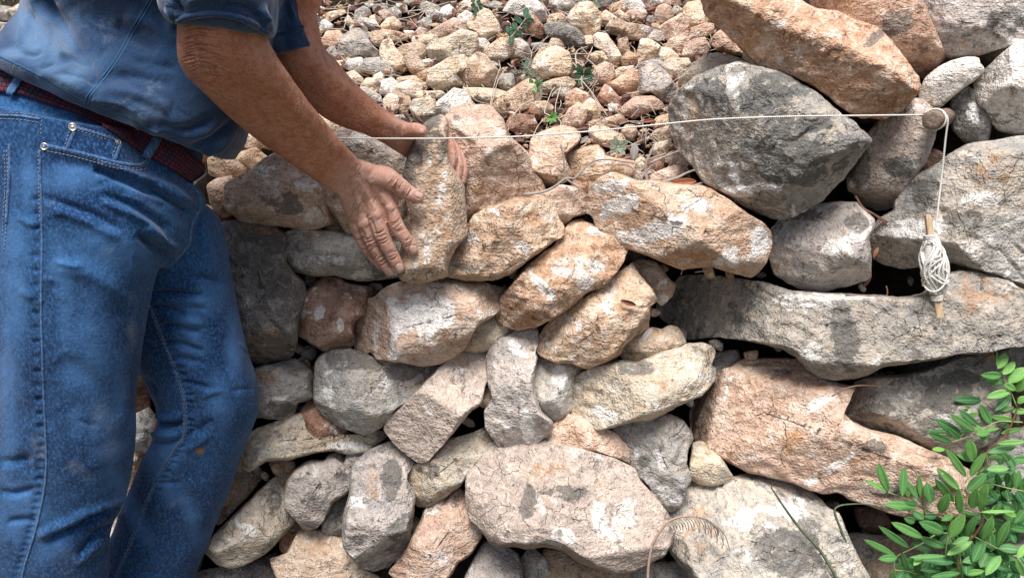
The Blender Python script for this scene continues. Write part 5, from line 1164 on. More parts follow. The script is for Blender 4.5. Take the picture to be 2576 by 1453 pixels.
seamx = [(100, 378), (104, 500), (106, 620), (104, 740), (106, 860), (110, 980), (115, 1090), (117, 1160), (112, 1230), (100, 1290), (88, 1340), (72, 1390), (58, 1440), (50, 1500)]
sm = crom(seamx, 10)[:, :2]
for k in range(10, len(sm) - 4, 3):
    x, y = sm[k]; JF.append(([(x - 24, y + rng.uniform(-3, 3)), (x - 4, y)], 6, -rng.uniform(.0015, .004)))
inseam = [(374, 768), (388, 800), (412, 860), (440, 930), (460, 990), (465, 1040), (463, 1090), (446, 1120), (420, 1160), (395, 1205), (370, 1260), (345, 1320), (320, 1385), (295, 1440), (285, 1470)]
ism = crom(inseam, 10)[:, :2]
for k in range(8, len(ism) - 4, 3):
    x, y = ism[k]; JF.append(([(x + 4, y), (x + 26, y + rng.uniform(-3, 5))], 5, -rng.uniform(.002, .0045)))
for k in range(46):                                    # small creases in the cloth
    x, y = rng.uniform(20, 600), rng.uniform(420, 1440); a_ = rng.normal(.35 if x < 340 else .1, .35); l_ = rng.uniform(25, 80)
    JF.append(([(x, y), (x + l_ * .5 * math.cos(a_), y + l_ * .5 * math.sin(a_) + rng.uniform(-4, 4)), (x + l_ * math.cos(a_), y + l_ * math.sin(a_))], rng.uniform(4, 9), rng.choice([-1, 1]) * rng.uniform(.001, .003)))
JF = [(p_, w_ * .92, a_ * 1.45) for p_, w_, a_ in JF]
sculpt(jeans, JF)
V = getco(jeans.data); N = getno(jeans.data); d = fbm(V * np.array([9, 9, 6]), 3, 12) * .004 + fbm(V * np.array([28, 28, 20]), 3, 15) * .0016; setco(jeans.data, V + N * d[:, None])
def px_attr(ob, name, blobs, seed=1):
    V = getco(ob.data); X, Y = proj(V); a = np.zeros(len(V)); nz = vnoise(V * 22, seed) * .4
    for x, y, rx, ry, an in blobs:
        ca, sa = math.cos(math.radians(an)), math.sin(math.radians(an)); dx = ((X - x) * ca - (Y - y) * sa) / rx; dy = ((X - x) * sa + (Y - y) * ca) / ry
        a = np.maximum(a, np.clip(1.3 - np.hypot(dx, dy) - nz, 0, 1))
    at = ob.data.attributes.new(name, 'FLOAT', 'POINT'); at.data.foreach_set('value', a.astype(np.float32))
px_attr(jeans, 'wear_and_light', [(330, 470, 70, 12, -22), (420, 540, 50, 12, -30), (330, 620, 60, 16, -35), (70, 470, 22, 120, 0), (160, 740, 26, 130, 5), (300, 1000, 24, 110, 0), (200, 1060, 30, 60, 0), (130, 1380, 60, 30, 30), (550, 1000, 34, 80, 0), (520, 760, 40, 50, 0), (400, 1180, 22, 120, 25), (480, 1300, 26, 90, 20), (35, 700, 35, 260, 0), (20, 900, 22, 300, 0), (230, 900, 70, 160, 0), (260, 1080, 60, 90, 0), (60, 1290, 60, 70, 0), (270, 640, 90, 60, -20), (480, 830, 50, 90, 0), (420, 1130, 40, 50, 0), (590, 880, 25, 110, 0), (330, 1280, 22, 140, 25), (180, 450, 90, 40, 0)])
px_attr(jeans, 'dirt', [(190, 1175, 30, 18, -20), (220, 1195, 16, 14, 0), (128, 1215, 24, 30, 0), (172, 1420, 26, 40, 10), (255, 1080, 45, 70, 0), (440, 1265, 28, 9, 35), (332, 755, 12, 20, 0), (125, 515, 16, 10, 0), (265, 630, 22, 14, 0), (280, 1170, 24, 16, 0), (100, 1130, 16, 40, 0), (330, 830, 14, 40, 0)])
px_attr(jeans, 'rust', [(502, 1133, 11, 8, 0)])
jeans.data.materials.append(DENIM); child(jeans, man); tj = bvh(jeans)
def sub(o, par):
    o.parent = par; o.matrix_parent_inverse = par.matrix_world.inverted(); return o
bpy.context.view_layer.update()
def welt(name, pl, w_, h_, mat, par, tree, lift=.0):
    pts = drape(tree, pl, 3.0)
    if len(pts) > 3: return sub(ribbon(name, pts, w_, h_, mat, None, lift), par)
welt('side_seam', seamx, .0020, .0016, DENIM2, jeans, tj); welt('inseam', inseam, .0020, .0016, DENIM2, jeans, tj)
welt('fly_edge', [(472, 462), (490, 478), (501, 500), (502, 522), (488, 545), (479, 575), (474, 612), (458, 634), (438, 655)], .0030, .0026, DENIM2, jeans, tj, .001)
welt('pocket_edge', [(112, 366), (170, 378), (240, 395), (300, 410), (345, 416), (366, 408), (371, 396), (362, 380), (352, 372)], .0032, .0024, DENIM2, jeans, tj)
welt('yoke_seam', [(0, 290), (50, 292), (104, 300)], .0020, .0014, DENIM2, jeans, tj); welt('back_pocket_edge', [(24, 362), (24, 440), (20, 500), (16, 560)], .0026, .0020, DENIM2, jeans, tj)
for lines in ([(118, 373), (175, 384), (240, 401), (300, 417), (345, 423), (372, 412), (378, 398)], [(118, 380), (175, 391), (240, 408), (300, 424), (350, 428), (374, 420)],
              [(96, 380), (99, 500), (101, 560)], [(10, 378), (14, 450), (10, 520), (6, 600)], [(17, 378), (20, 450), (16, 520)], [(0, 283), (50, 285), (100, 292)], [(0, 299), (50, 301), (100, 309)],
              [(124, 268), (110, 285), (104, 310), (104, 345)], [(195, 318), (235, 330), (290, 348)], [(195, 328), (235, 340), (285, 356)], [(175, 330), (168, 352), (163, 366)], [(183, 332), (176, 354), (172, 370)], [(303, 362), (296, 380), (290, 400)], [(295, 360), (288, 378), (282, 398)],
              [(12, 484), (16, 560), (10, 640)]):
    o = stitches('stitching', [lines], tj, THREAD, None, 7, 3, .0006)
    if o: sub(o, jeans)
for ofs in (-4, 5):
    o = stitches('stitching', [[(x + ofs, y) for x, y in inseam]], tj, THREAD, None, 7, 3, .0005)
    if o: sub(o, jeans)
# coin pocket, rivets
welt('coin_pocket_edge', [(192, 322), (240, 336), (302, 356)], .0022, .0020, DENIM2, jeans, tj); welt('coin_pocket_edge', [(188, 332), (178, 352), (170, 374)], .0030, .0018, DENIM2, jeans, tj); welt('coin_pocket_edge', [(304, 362), (296, 384), (289, 404)], .0030, .0018, DENIM2, jeans, tj)
def disc(name, tree, x, y, r, mat, par):
    h, n = hit(tree, x, y)
    if n @ (CAM - h) < 0: n = -n
    u = np.cross(n, [0, 0, 1.]); u /= np.linalg.norm(u); v_ = np.cross(n, u); th = np.linspace(0, 2 * math.pi, 24, endpoint=False); rings = []
    for rr, hh in ((1, -.001), (1, .0012), (.9, .0018), (.72, .0018), (.68, .0013), (.35, .0013), (.3, .0019), (.05, .0019)): rings.append(h + n * hh + r * rr * (np.cos(th)[:, None] * u + np.sin(th)[:, None] * v_))
    V, F = rings_mesh(rings); return sub(mesh_obj(name, V, F, mat), par)
disc('rivet', tj, 183, 320, .0062, METAL, jeans); disc('rivet', tj, 112, 369, .0058, METAL, jeans); disc('rivet', tj, 297, 357, .0046, METAL, jeans)
# belt
up = crom([(-40, 130), (0, 150), (60, 176), (107, 198), (160, 232), (207, 258), (270, 282), (330, 308), (385, 330), (437, 356), (475, 388), (505, 412), (522, 424)], 10)[:, :2]
lo = crom([(-40, 225), (0, 234), (60, 243), (125, 266), (200, 291), (255, 318), (300, 347), (347, 380), (375, 397), (430, 428), (455, 445), (478, 460), (482, 463)], 10)[:, :2]
def bq(u, v_):
    f = u * (len(up) - 1); i = min(int(f), len(up) - 2); t = f - i; a = up[i] * (1 - t) + up[i + 1] * t; b_ = lo[i] * (1 - t) + lo[i + 1] * t
    return a * (1 - v_ * 1.0) + b_ * v_
belt = patchmesh('belt', tj, bq, 110, 9, BELT, None, .003, .004); child(belt, man); bpy.context.view_layer.update(); tbelt = bvh(belt)
def bar(name, tree, a, b_, w_, h_, mat, par, lift=.003):
    pts = drape(tree, [a, ((a[0] + b_[0]) / 2 + 1, (a[1] + b_[1]) / 2), b_], 3.0)
    if len(pts) > 2: return sub(ribbon(name, pts, w_, h_, mat, None, lift), par)
bar('belt_loop', tbelt, (62, 178), (14, 256), .0070, .0022, DENIM2, belt); bar('belt_loop', tbelt, (396, 346), (366, 394), .0070, .0022, DENIM2, belt)
bar('buckle', tbelt, (523, 424), (481, 462), .0028, .0028, METAL, belt)

# ---- shirt
sh = [(-16, 148, 583, 404, 1.385, .158), (10, 124, 603, 370, 1.385, .172), (36, 106, 615, 330, 1.39, .166), (46, 84, 634, 262, 1.40, .158), (62, 55, 660, 180, 1.415, .148), (80, 20, 686, 95, 1.425, .142), (98, -60, 712, -10, 1.41, .150), (130, -200, 770, -130, 1.385, .17), (210, -380, 830, -300, 1.38, .20), (380, -500, 790, -430, 1.38, .15)]
slv1 = [(545, -400, 700, -330, 1.24, .06), (470, -280, 690, -270, 1.21, .080), (430, -150, 685, -150, 1.20, .085), (418, -60, 690, -55, 1.20, .086), (414, 0, 694, 5, 1.20, .084), (426, 38, 690, 62, 1.205, .080), (446, 58, 684, 92, 1.21, .071)]
slv2 = [(600, -300, 760, -300, 1.50, .06), (640, -150, 780, -160, 1.50, .066), (668, -20, 776, -40, 1.50, .066), (678, 50, 778, 28, 1.50, .066), (684, 100, 790, 60, 1.505, .067), (690, 128, 800, 98, 1.505, .068), (696, 140, 805, 112, 1.505, .064)]
shirt = union('shirt', [loft(sh, 60, 6, 2.4, sag=.27), loft(slv1, 44, 6), loft(slv2, 40, 6)], 0.0036, 4)
SF = [([(90, 0), (108, 45), (135, 90), (160, 140)], 12, .010), ([(118, 0), (160, 70), (210, 150), (235, 200)], 14, -.008), ([(60, 60), (80, 85), (95, 120)], 9, -.005), ([(75, 40), (60, 80), (50, 110)], 9, .006),
      ([(150, 0), (200, 60), (260, 130)], 18, .007), ([(40, 128), (80, 138), (110, 130)], 8, -.006), ([(100, 175), (125, 165), (140, 160)], 5, -.004), ([(95, 190), (140, 185), (190, 160)], 10, .004),
      ([(290, 60), (330, 90), (400, 130)], 20, -.009), ([(320, 30), (380, 60), (440, 110)], 20, .007), ([(260, 190), (340, 190), (440, 215)], 18, -.008), ([(250, 225), (340, 240), (430, 270)], 20, .009), ([(230, 250), (300, 262), (345, 285)], 7, .005),
      ([(380, 220), (400, 260), (420, 290)], 5, .003), ([(400, 320), (460, 330), (540, 300)], 16, -.010), ([(360, 335), (420, 330), (480, 345)], 12, .006), ([(480, 370), (540, 345), (590, 300)], 10, -.008), ([(500, 395), (550, 370), (590, 330)], 9, .007),
      ([(420, 20), (432, 45), (438, 66)], 6, .006), ([(440, 0), (450, 20), (458, 36)], 6, -.006), ([(560, 0), (610, 12), (650, 40)], 9, -.006), ([(470, 5), (540, -12), (620, 5)], 10, .006), ([(650, 20), (668, 50), (682, 84)], 7, .007),
      ([(700, 85), (735, 80), (762, 70)], 4, -.003), ([(705, 100), (740, 95), (765, 86)], 6, .002), ([(664, 10), (660, 60), (668, 120)], 6, .006), ([(700, 0), (694, 40), (700, 80)], 7, -.008), ([(720, 0), (724, 35), (736, 62)], 7, -.004), ([(728, 10), (736, 30), (744, 48)], 6, .003),
       ([(330, 150), (380, 165), (450, 170)], 14, -.006), ([(200, 20), (230, 60), (300, 90)], 8, .004)]
for k in range(50):
    x, y = rng.uniform(0, 640), rng.uniform(-20, 400); a_ = rng.normal(.6, .5); l_ = rng.uniform(25, 90)
    SF.append(([(x, y), (x + l_ * .5 * math.cos(a_), y + l_ * .5 * math.sin(a_) + rng.uniform(-6, 6)), (x + l_ * math.cos(a_), y + l_ * math.sin(a_))], rng.uniform(4, 8), rng.choice([-1, 1]) * rng.uniform(.001, .003)))
SF = [(p_, w_ * .9, a_ * 1.15) for p_, w_, a_ in SF]
sculpt(shirt, SF)
V = getco(shirt.data); N = getno(shirt.data); al = V @ np.array([.75, .2, .6]); d = fbm(np.c_[al * 22, V[:, 1] * 8, (V @ np.array([-.6, 0, .75])) * 7], 3, 33) * .0035 + fbm(V * 36, 3, 35) * .0011
setco(shirt.data, V + N * d[:, None])
px_attr(shirt, 'wear_and_light', [(90, 90, 50, 90, 20), (30, 135, 50, 16, 10), (150, 110, 40, 90, -20), (170, 190, 90, 35, 30), (60, 40, 20, 60, 0), (700, 60, 14, 80, 10), (330, 300, 80, 26, 30), (420, 25, 14, 50, 0)], 4)  # light falling on the shirt's left side painted in, plus some pale spots
px_attr(shirt, 'dirt', [(250, 60, 40, 16, 0), (205, 30, 40, 20, 30), (385, 225, 16, 30, -30), (300, 262, 50, 7, 35), (400, 285, 16, 20, 0), (350, 300, 60, 18, 25), (260, 100, 40, 16, 0)], 5)
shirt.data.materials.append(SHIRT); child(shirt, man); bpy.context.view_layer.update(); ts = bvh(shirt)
for k, ofs in enumerate((0, 9)):
    welt('side_seam', [(378 + ofs, -6), (352 + ofs, 40), (325 + ofs, 85), (295 + ofs, 140), (268 + ofs, 180), (235 + ofs, 222), (218 + ofs, 245), (213 + ofs, 268)], .0011, .0008, WELT, shirt, ts)
welt('hem', [(-20, 141), (0, 144), (50, 166), (107, 196), (160, 228), (207, 252), (250, 268), (330, 302), (375, 325), (437, 352), (475, 379), (520, 402)], .0022, .0014, WELT, shirt, ts, -.001)
welt('rolled_cuff', [(422, 10), (432, 42), (446, 55), (470, 44), (520, 36), (570, 38), (620, 52), (660, 76), (682, 92)], .0050, .0040, SHIRT, shirt, ts)
welt('rolled_cuff', [(694, 88), (720, 83), (745, 75), (764, 67)], .0040, .0036, SHIRT, shirt, ts)
# hair and boots
V_, F_ = ell(hd + [-.012, 0, .02], (.108, .085, .108)); o = mesh_obj('hair', V_, F_, HAIR); V = getco(o.data); k = fbm(V * 60, 3, 3); setco(o.data, V + (V - hd) * .05 * k[:, None]); sub(o, body)
for (x, y, Yc) in ((20, 1840, 1.22), (255, 1800, 1.38)):
    a = P(x, y, Yc); g = np.array([a[0], a[1], -.12])
    bt = union('boot', [tube3(np.array([g + [-.03, 0, .16], g + [-.03, 0, .08], g + [-.02, 0, .045]]), [.055, .052, .046], 20, 5), tube3(np.array([g + [-.05, 0, .042], g + [.05, 0, .045], g + [.15, 0, .038], g + [.19, 0, .032]]), [.042, .048, .046, .032], 20, 5, .9)], .006, 2)
    Vb = getco(bt.data); Vb[:, 2] = np.maximum(Vb[:, 2], -.119); setco(bt.data, Vb); bt.data.materials.append(LEATHER); child(bt, man)

# ---- the stone he is holding
o = stone(px('D', '1030 540 1022 470 1018 440 1028 405 1040 370 1054 340 1069 322 1089 308 1109 302 1122 308 1128 330 1124 362 1126 395 1134 423 1150 448 1164 470 1168 520 1170 560 1173 580 1158 602 1154 600 1140 625 1127 655 1124 682 1119 686 1069 698 1034 698 1010 690 1008 640 1018 600'),
          'tan', 555, 'wall', .088, thick=.055, bulge=.034, planes=0, step=.0036, rough=.42, name='held_stone',
          facets=[(1078, 500, .95, 180, 7), (1146, 520, .80, -3, 52), (1075, 684, .70, -90, 42), (1085, 318, .80, 95, 30), (1040, 400, .7, 150, 35), (1100, 660, .9, -60, 18)],
          patches=[('d', 1072, 345, 52, 60, 10), ('d', 1038, 420, 26, 75, 5), ('d', 1095, 385, 34, 36, 0), ('C', 1090, 600, 60, 90, 0), ('w', 1112, 470, 9, 50, -10), ('w', 1060, 590, 7, 10, 0), ('o', 1105, 540, 40, 90, 0)])
tag(o, 'tall tan stone with a mossy green grey top held upright between the two hands', 'stone')
# ------------------------------------------------------------------ string, peg, winder
def curve_tube(name, pts, rad, mat, n=7, m=6, twist=0, parent=None):
    Q = crom(np.c_[pts, rad], m) if len(pts) > 2 else np.c_[pts, rad]; c = Q[:, :3]; r = Q[:, 3]; t = np.gradient(c, axis=0); t /= np.linalg.norm(t, axis=1)[:, None] + 1e-12
    u = np.cross(t[0], [0.3, 1, .2]); u /= np.linalg.norm(u); rings = []; th = np.linspace(0, 2 * math.pi, n, endpoint=False)
    for i in range(len(c)):
        u = u - t[i] * (u @ t[i]); u /= np.linalg.norm(u); v_ = np.cross(t[i], u)
        rings.append(c[i] + r[i] * (np.cos(th)[:, None] * u + np.sin(th)[:, None] * v_))
    V, F = rings_mesh(rings)
    return (V, F) if name is None else mesh_obj(name, V, F, mat, parent)
def merged(name, lst, mat, parent=None, smooth=True):
    V = []; F = []; o = 0
    for v_, f in lst: V.append(v_); F += [tuple(i + o for i in q) for q in f]; o += len(v_)
    return mesh_obj(name, np.concatenate(V), F, mat, parent, smooth)
s = NT('white_cotton_cord', .9); v = s.objvec(False); wv_ = s.n('ShaderNodeTexWave', bands_direction='DIAGONAL', i_Scale=160.0); s.l(v, wv_.inputs['Vector'])
CORD = s.out(s.mix(s.noise(v, 60, 2), (0.82, 0.80, 0.75), (0.70, 0.67, 0.61)), s.bump(wv_.outputs['Fac'], .0012, .7))
s = NT('pale_split_wood', .8); v = s.objvec(False); g = s.noise(s.mapping(v, (60, 60, 6)), 3, 4, .6)
WOOD = s.out(s.mix(s.ramp(g, .35, .7), (0.62, 0.46, 0.30), (0.45, 0.30, 0.18)), s.bump(g, .0015, .6))
s = NT('dark_weathered_wood', .9); v = s.objvec(False); g = s.noise(s.mapping(v, (30, 90, 90)), 3, 4, .6)
PEGM = s.out(s.mix(s.ramp(g, .35, .7), (0.15, 0.105, 0.08), (0.27, 0.21, 0.165)), s.bump(g, .002, .8))
line_px = [(838, 346, 1.470), (900, 348, 1.472), (1060, 348.5, 1.476), (1130, 348, 1.479), (1290, 344, 1.49), (1400, 337, 1.50), (1500, 329, 1.508), (1660, 313, 1.49), (1800, 300, 1.488), (1990, 293, 1.490), (2150, 291, 1.50), (2325, 289, 1.515)]
st = empty('string_line', P(2340, 640, 1.50), 'taut white string, its loose end wound on a small stick hanging from the peg', 'string')
lp = PP(line_px); o = curve_tube('cord', lp, np.full(len(lp), .0015), CORD); child(o, st)
pegc = P(2352, 300, 1.60); pega = P(2345, 302, 1.50); pegb = P(2385, 292, 1.78); ax = (pegb - pega) / np.linalg.norm(pegb - pega)
loop = []; u = np.cross(ax, [0, 0, 1.]); u /= np.linalg.norm(u); w_ = np.cross(u, ax)
for k in range(34):
    a = math.radians(150 - k * 28); loop.append(pega + ax * (.030 + .0011 * k / 2) + (.0195) * (math.cos(a) * u + math.sin(a) * w_))
o = curve_tube('cord_loop', np.array(loop), np.full(len(loop), .0016), CORD, m=3); child(o, st)
hang = PP([(2372, 281, 1.535), (2384, 300, 1.53), (2379, 345, 1.53), (2369, 440, 1.525), (2360, 520, 1.51), (2352, 585, 1.50)]); o = curve_tube('hanging_cord', hang, np.full(6, .0018), CORD); child(o, st)
# stick: squarish split wood
a = P(2334, 540, 1.497); b = P(2364, 812, 1.463); ax2 = (b - a) / np.linalg.norm(b - a); d = np.cross(ax2, [0, 1, 0]); d /= np.linalg.norm(d); e = np.cross(d, ax2)
rings = []
for t, wd in ((0, .0045), (.03, .0060), (.2, .0068), (.5, .0075), (.8, .0082), (.97, .0082), (1.0, .0070)):
    cc = a + (b - a) * t; th = np.radians([40, 50, 130, 140, 220, 230, 310, 320]); rings.append(cc + wd * 1.15 * (np.cos(th)[:, None] * d + .8 * np.sin(th)[:, None] * e))
V, F = rings_mesh(rings); o = mesh_obj('winding_stick', V, F, WOOD, None, False); child(o, st)
# windings: long figure-of-eight turns over the stick, neck turns at both ends
rng = np.random.RandomState(9); ww = []
L = np.linalg.norm(b - a)
core_v, core_f = tube3(np.array([a + ax2 * L * x for x in (.24, .32, .45, .6, .7)]), [.009, .014, .0175, .0150, .009], 18, 5, .85); ww.append((core_v, core_f))
for k in range(32):
    ph = rng.uniform(0, 2 * math.pi); pts = []; tilt = rng.uniform(.5, 1.9) * rng.choice([-1, 1]); t0 = rng.uniform(.20, .27); t1 = rng.uniform(.66, .735); mx = rng.uniform(.0195, .0265)
    for q in np.linspace(0, 1, 12):
        tt = t0 + (t1 - t0) * q; prof = math.sin(math.pi * min(1, max(0, (q * .92 + .04)))) ** .75; rr = .008 + (mx - .008) * prof; an_ = ph + tilt * math.sin(q * math.pi * .9) + q * tilt * .6
        pts.append(a + ax2 * L * tt + rr * (math.cos(an_) * d * 1.0 + .88 * math.sin(an_) * e))
    ww.append(curve_tube(None, np.array(pts), np.full(12, .0021), None, 6, 4))
for k in range(9):
    tc = rng.uniform(.36, .6); ph = rng.uniform(0, 6); pts = []
    for q in np.linspace(0, 1, 12):
        an_ = ph + q * 4.2; rr = .0228; pts.append(a + ax2 * L * (tc + .10 * math.sin(q * 5)) + rr * (math.cos(an_) * d + .9 * math.sin(an_) * e))
    ww.append(curve_tube(None, np.array(pts), np.full(12, .0019), None, 6, 4))
for t0, n_ in ((.175, 5), (.735, 3)):
    pts = [a + ax2 * L * (t0 + .0035 * k / 2) + .0098 * (math.cos(k * .7) * d + .9 * math.sin(k * .7) * e) for k in range(n_ * 9)]
    ww.append(curve_tube(None, np.array(pts), np.full(len(pts), .0019), None, 6, 2))
o = merged('wound_cord', ww, CORD); child(o, st)
# peg
rings = []; th = np.linspace(0, 2 * math.pi, 28, endpoint=False); w0 = 1 + .05 * np.sin(3 * th) + .03 * np.sin(5 * th + 1)
for t, r_ in ((0, .008), (0, .0145), (.002, .0168), (.006, .0178), (.06, .018), (.15, .0185), (.30, .019)): rings.append(pega + ax * t + (r_ * w0)[:, None] * (np.cos(th)[:, None] * u + np.sin(th)[:, None] * w_))
V, F = rings_mesh(rings); o = mesh_obj('wooden_peg', V, F, PEGM); tag(recentre(o), 'dark round wooden peg sticking out of the wall, holding the white string', 'peg')

# ------------------------------------------------------------------ twigs, dry stalks, grass blades
def tw_mat(name, c1, c2):
    s = NT(name, .9); v = s.objvec(False); return s.out(s.mix(s.ramp(s.noise(v, 40, 4, .7), .35, .65), c1, c2), s.bump(s.noise(v, 150, 2), .001, .6))
TW = tw_mat('grey_twig_bark', (0.34, 0.30, 0.27), (0.22, 0.185, 0.16)); TWB = tw_mat('brown_twig_bark', (0.24, 0.13, 0.09), (0.15, 0.08, 0.055)); PALE = tw_mat('pale_dry_stem', (0.50, 0.43, 0.36), (0.38, 0.31, 0.25)); RED = tw_mat('reddish_stem', (0.36, 0.21, 0.155), (0.36, 0.29, 0.24))
def twig(label, key, lines, mat, r, Yf, name='dry_twig', group=None, cat='twig'):
    parts = []
    for i, ln in enumerate(lines):
        q = px(key, ln); pts = np.array([P(x, y, Yf(x, y)) for x, y in q]); n_ = len(pts); rr = np.linspace(r * (1 if i == 0 else .7), r * .45, n_); parts.append(curve_tube(None, pts, rr, None, 6, 5))
    o = merged(name, parts, mat); recentre(o); return tag(o, label, cat, group)
wY = lambda k: (lambda x, y: float(wallY(np.array(float(x)), np.array(float(y)))) - k)
sY = lambda k: (lambda x, y: float(slopeY(np.array(float(x)), np.array(float(y)))) - k)
twig('long forked grey twig lying over the flat tan stone', 'M2', ['115 505 300 480 420 430 540 345 635 340 700 270 810 175 950 150 1100 170 1230 185', '540 345 650 420 700 460 770 525', '635 340 660 310 780 290', '820 300 900 300 980 260 1060 200 1180 220 1270 300 1350 400', '490 0 520 120 525 250 545 340'], TW, .0032, wY(.055))
twig('thick upright grey twig with rings left of the dark boulder', 'M2', ['1370 400 1345 280 1350 180 1400 80 1430 0', '1345 180 1300 150', '1350 160 1550 90', '1390 190 1520 130 1680 65', '1270 370 1400 220 1460 180'], TW, .0040, wY(.04))
twig('grey twig end sticking out under the dark boulder', 'M2', ['1490 385 1650 340 1750 290 1840 255', '1820 415 1900 390 1950 370'], TW, .0038, wY(.05))
twig('brown twig lying in the joint right of the rounded grey stone', 'M3', ['880 600 960 650 1060 700 1150 770 1220 830', '880 520 960 640 1100 720 1240 800'], TWB, .0034, wY(.05))
twig('white wiry stem coiling above the small green seedling', 'T2', ['650 650 640 560 670 500 760 470', '615 630 680 720 690 800 560 795 510 800 480 900 440 1050 435 1150', '750 590 830 660 850 720 790 780 720 800 690 800', '690 800 780 900 850 1000 960 1170', '440 1180 350 1150 330 1110 390 940 430 880', '440 1180 500 1180 640 1070', '450 1180 495 1240 460 1330 490 1450', '760 590 800 500 810 470'], PALE, .0022, sY(.05))
twig('thin pale stems leaning between the cream stones of the slope', 'T1', ['1640 700 1750 690 1830 710 1930 725 2050 715', '2350 1090 2400 850 2460 670', '2360 1080 2440 800 2520 680', '2120 850 2200 1000 2350 1050'], PALE, .0015, sY(.05))
twig('dry straw stems crossing at the top edge of the slope', 'T1', ['1500 120 1700 90 1950 20', '1380 200 1560 170 1760 90 1900 100', '1550 190 1640 290 1740 350', '1950 45 2030 130', '860 180 1000 180', '880 300 920 160 930 60', '480 60 800 90 1160 10', '1640 190 1760 40 1800 -20'], PALE, .0016, sY(.06))
twig('loose thin stems crossing the pebbles left of the coiling wiry stem', 'T2', ['0 1180 100 1060 190 1010 120 990', '180 1450 260 1270 350 1180', '0 480 200 540 360 360', '190 590 220 480 370 370', '300 20 380 150 370 200', '450 130 620 120'], PALE, .0016, sY(.05))
twig('dry twigs tangled above the white string in the middle', 'T2', ['1080 1250 1200 1220 1340 1230', '1300 1170 1320 1290 1300 1400', '1350 1290 1345 1450', '880 1270 900 1170 960 1240', '1200 1180 1280 1090', '1130 1180 1000 1080 930 1060', '1390 1060 1450 1160'], TW, .0020, sY(.05))
twig('curved brown twig on top of the long grey slab left of the winder', 'N3', ['700 90 900 105 1100 90 1250 95 1430 100', '780 60 1000 70 1180 70 1200 20 1190 -30'], TWB, .0026, wY(.10))
twig('grey broken twig end at the tip of the long slab', 'N3', ['1230 90 1330 130 1480 180', '1420 170 1470 90 1500 200'], TW, .0045, wY(.105))
twig('thin brown stem arching out of the gap above the shrub', 'N3', ['2060 790 2200 680 2350 600 2480 545 2570 530'], TWB, .0022, wY(.09))
twig('thin brown stem lying on the long pinkish stone', 'N3', ['640 1080 760 1010 880 975 1020 970 1150 985'], TWB, .0018, wY(.13))
twig('small dry stalks on the slanting tan stone with the chalky stripe', 'M2', ['1290 1490 1290 1380 1280 1330', '1840 1285 1995 1265', '1700 1310 1720 1250'], PALE, .0018, wY(.06))
# dry fern like stalk
fern = ['1365 1560 1370 1360 1400 1160 1440 1060 1530 930 1600 870 1720 835 1850 835 1960 870 2060 960 2080 1020']
for k in range(20):
    t = k / 19; x = 1560 + t * 520; y = 905 - 85 * math.sin(min(1, t * 1.3) * math.pi / 2) + max(0, t - .55) ** 1.6 * 420; l_ = 60 + 190 * t
    fern.append(f"{x:.0f} {y:.0f} {x + 30 + 40 * t:.0f} {y + l_ * .4:.0f} {x + 45 + 70 * t * (1 if k % 2 else .3):.0f} {y + l_:.0f}")
twig('dry arching fern stalk with reddish stem and curled tips in front of the bottom stones', 'B2', fern[:1], RED, .0032, wY(.165), 'dry_fern_stalk', cat='dry stalk')
o = [x for x in C.objects if x.name.startswith('dry_fern_stalk')][0]
fr = []
for ln in fern[1:]:
    q = px('B2', ln); pts = np.array([P(x, y, wY(.17 if i < 2 else .16)(x, y)) for i, (x, y) in enumerate(q)]); fr.append(curve_tube(None, pts, np.linspace(.0013, .0006, 3), None, 5, 4))
bpy.context.view_layer.update(); f_ = merged('fronds', fr, TW); f_.parent = o; f_.matrix_parent_inverse = o.matrix_world.inverted()
GR = tw_mat('grass_blade_green', (0.06, 0.10, 0.055), (0.15, 0.17, 0.10)); 
def blade(label, q, Yk, wd, mat=None):
    pts = np.array([P(x, y, wY(Yk)(x, y)) for x, y in q]); Q = crom(pts, 8); t = np.gradient(Q, axis=0); t /= np.linalg.norm(t, axis=1)[:, None]; V = []; F = []
    for i in range(len(Q)):
        n = CAM - Q[i]; n /= np.linalg.norm(n); s_ = np.cross(t[i], n); s_ /= np.linalg.norm(s_); f = i / (len(Q) - 1); w_ = wd * (1 - f ** 2) + .0003
        V += [Q[i] + s_ * w_, Q[i] + n * w_ * .35 + n * .0008, Q[i] - s_ * w_, Q[i] - n * .0004]
    for i in range(len(Q) - 1):
        for k in range(4): F.append((4 * i + k, 4 * i + (k + 1) % 4, 4 * i + 4 + (k + 1) % 4, 4 * i + 4 + k))
    o = mesh_obj('grass_blade', V, F, mat or GR); recentre(o); return tag(o, label, 'grass blade')
blade('straight thin green grass blade leaning left over the big pale lichened stone', [(2112, 1470), (2092, 1430), (2060, 1380), (2010, 1325), (1975, 1278), (1950, 1240), (1941, 1225), (1951, 1209)], .185, .0030)
blade('green grass blade looping over the dark hollow beside the shrub', [(2180, 1480), (2160, 1440), (2135, 1380), (2115, 1330), (2100, 1290), (2105, 1275), (2130, 1268), (2180, 1268), (2250, 1283), (2280, 1290)], .15, .0026)

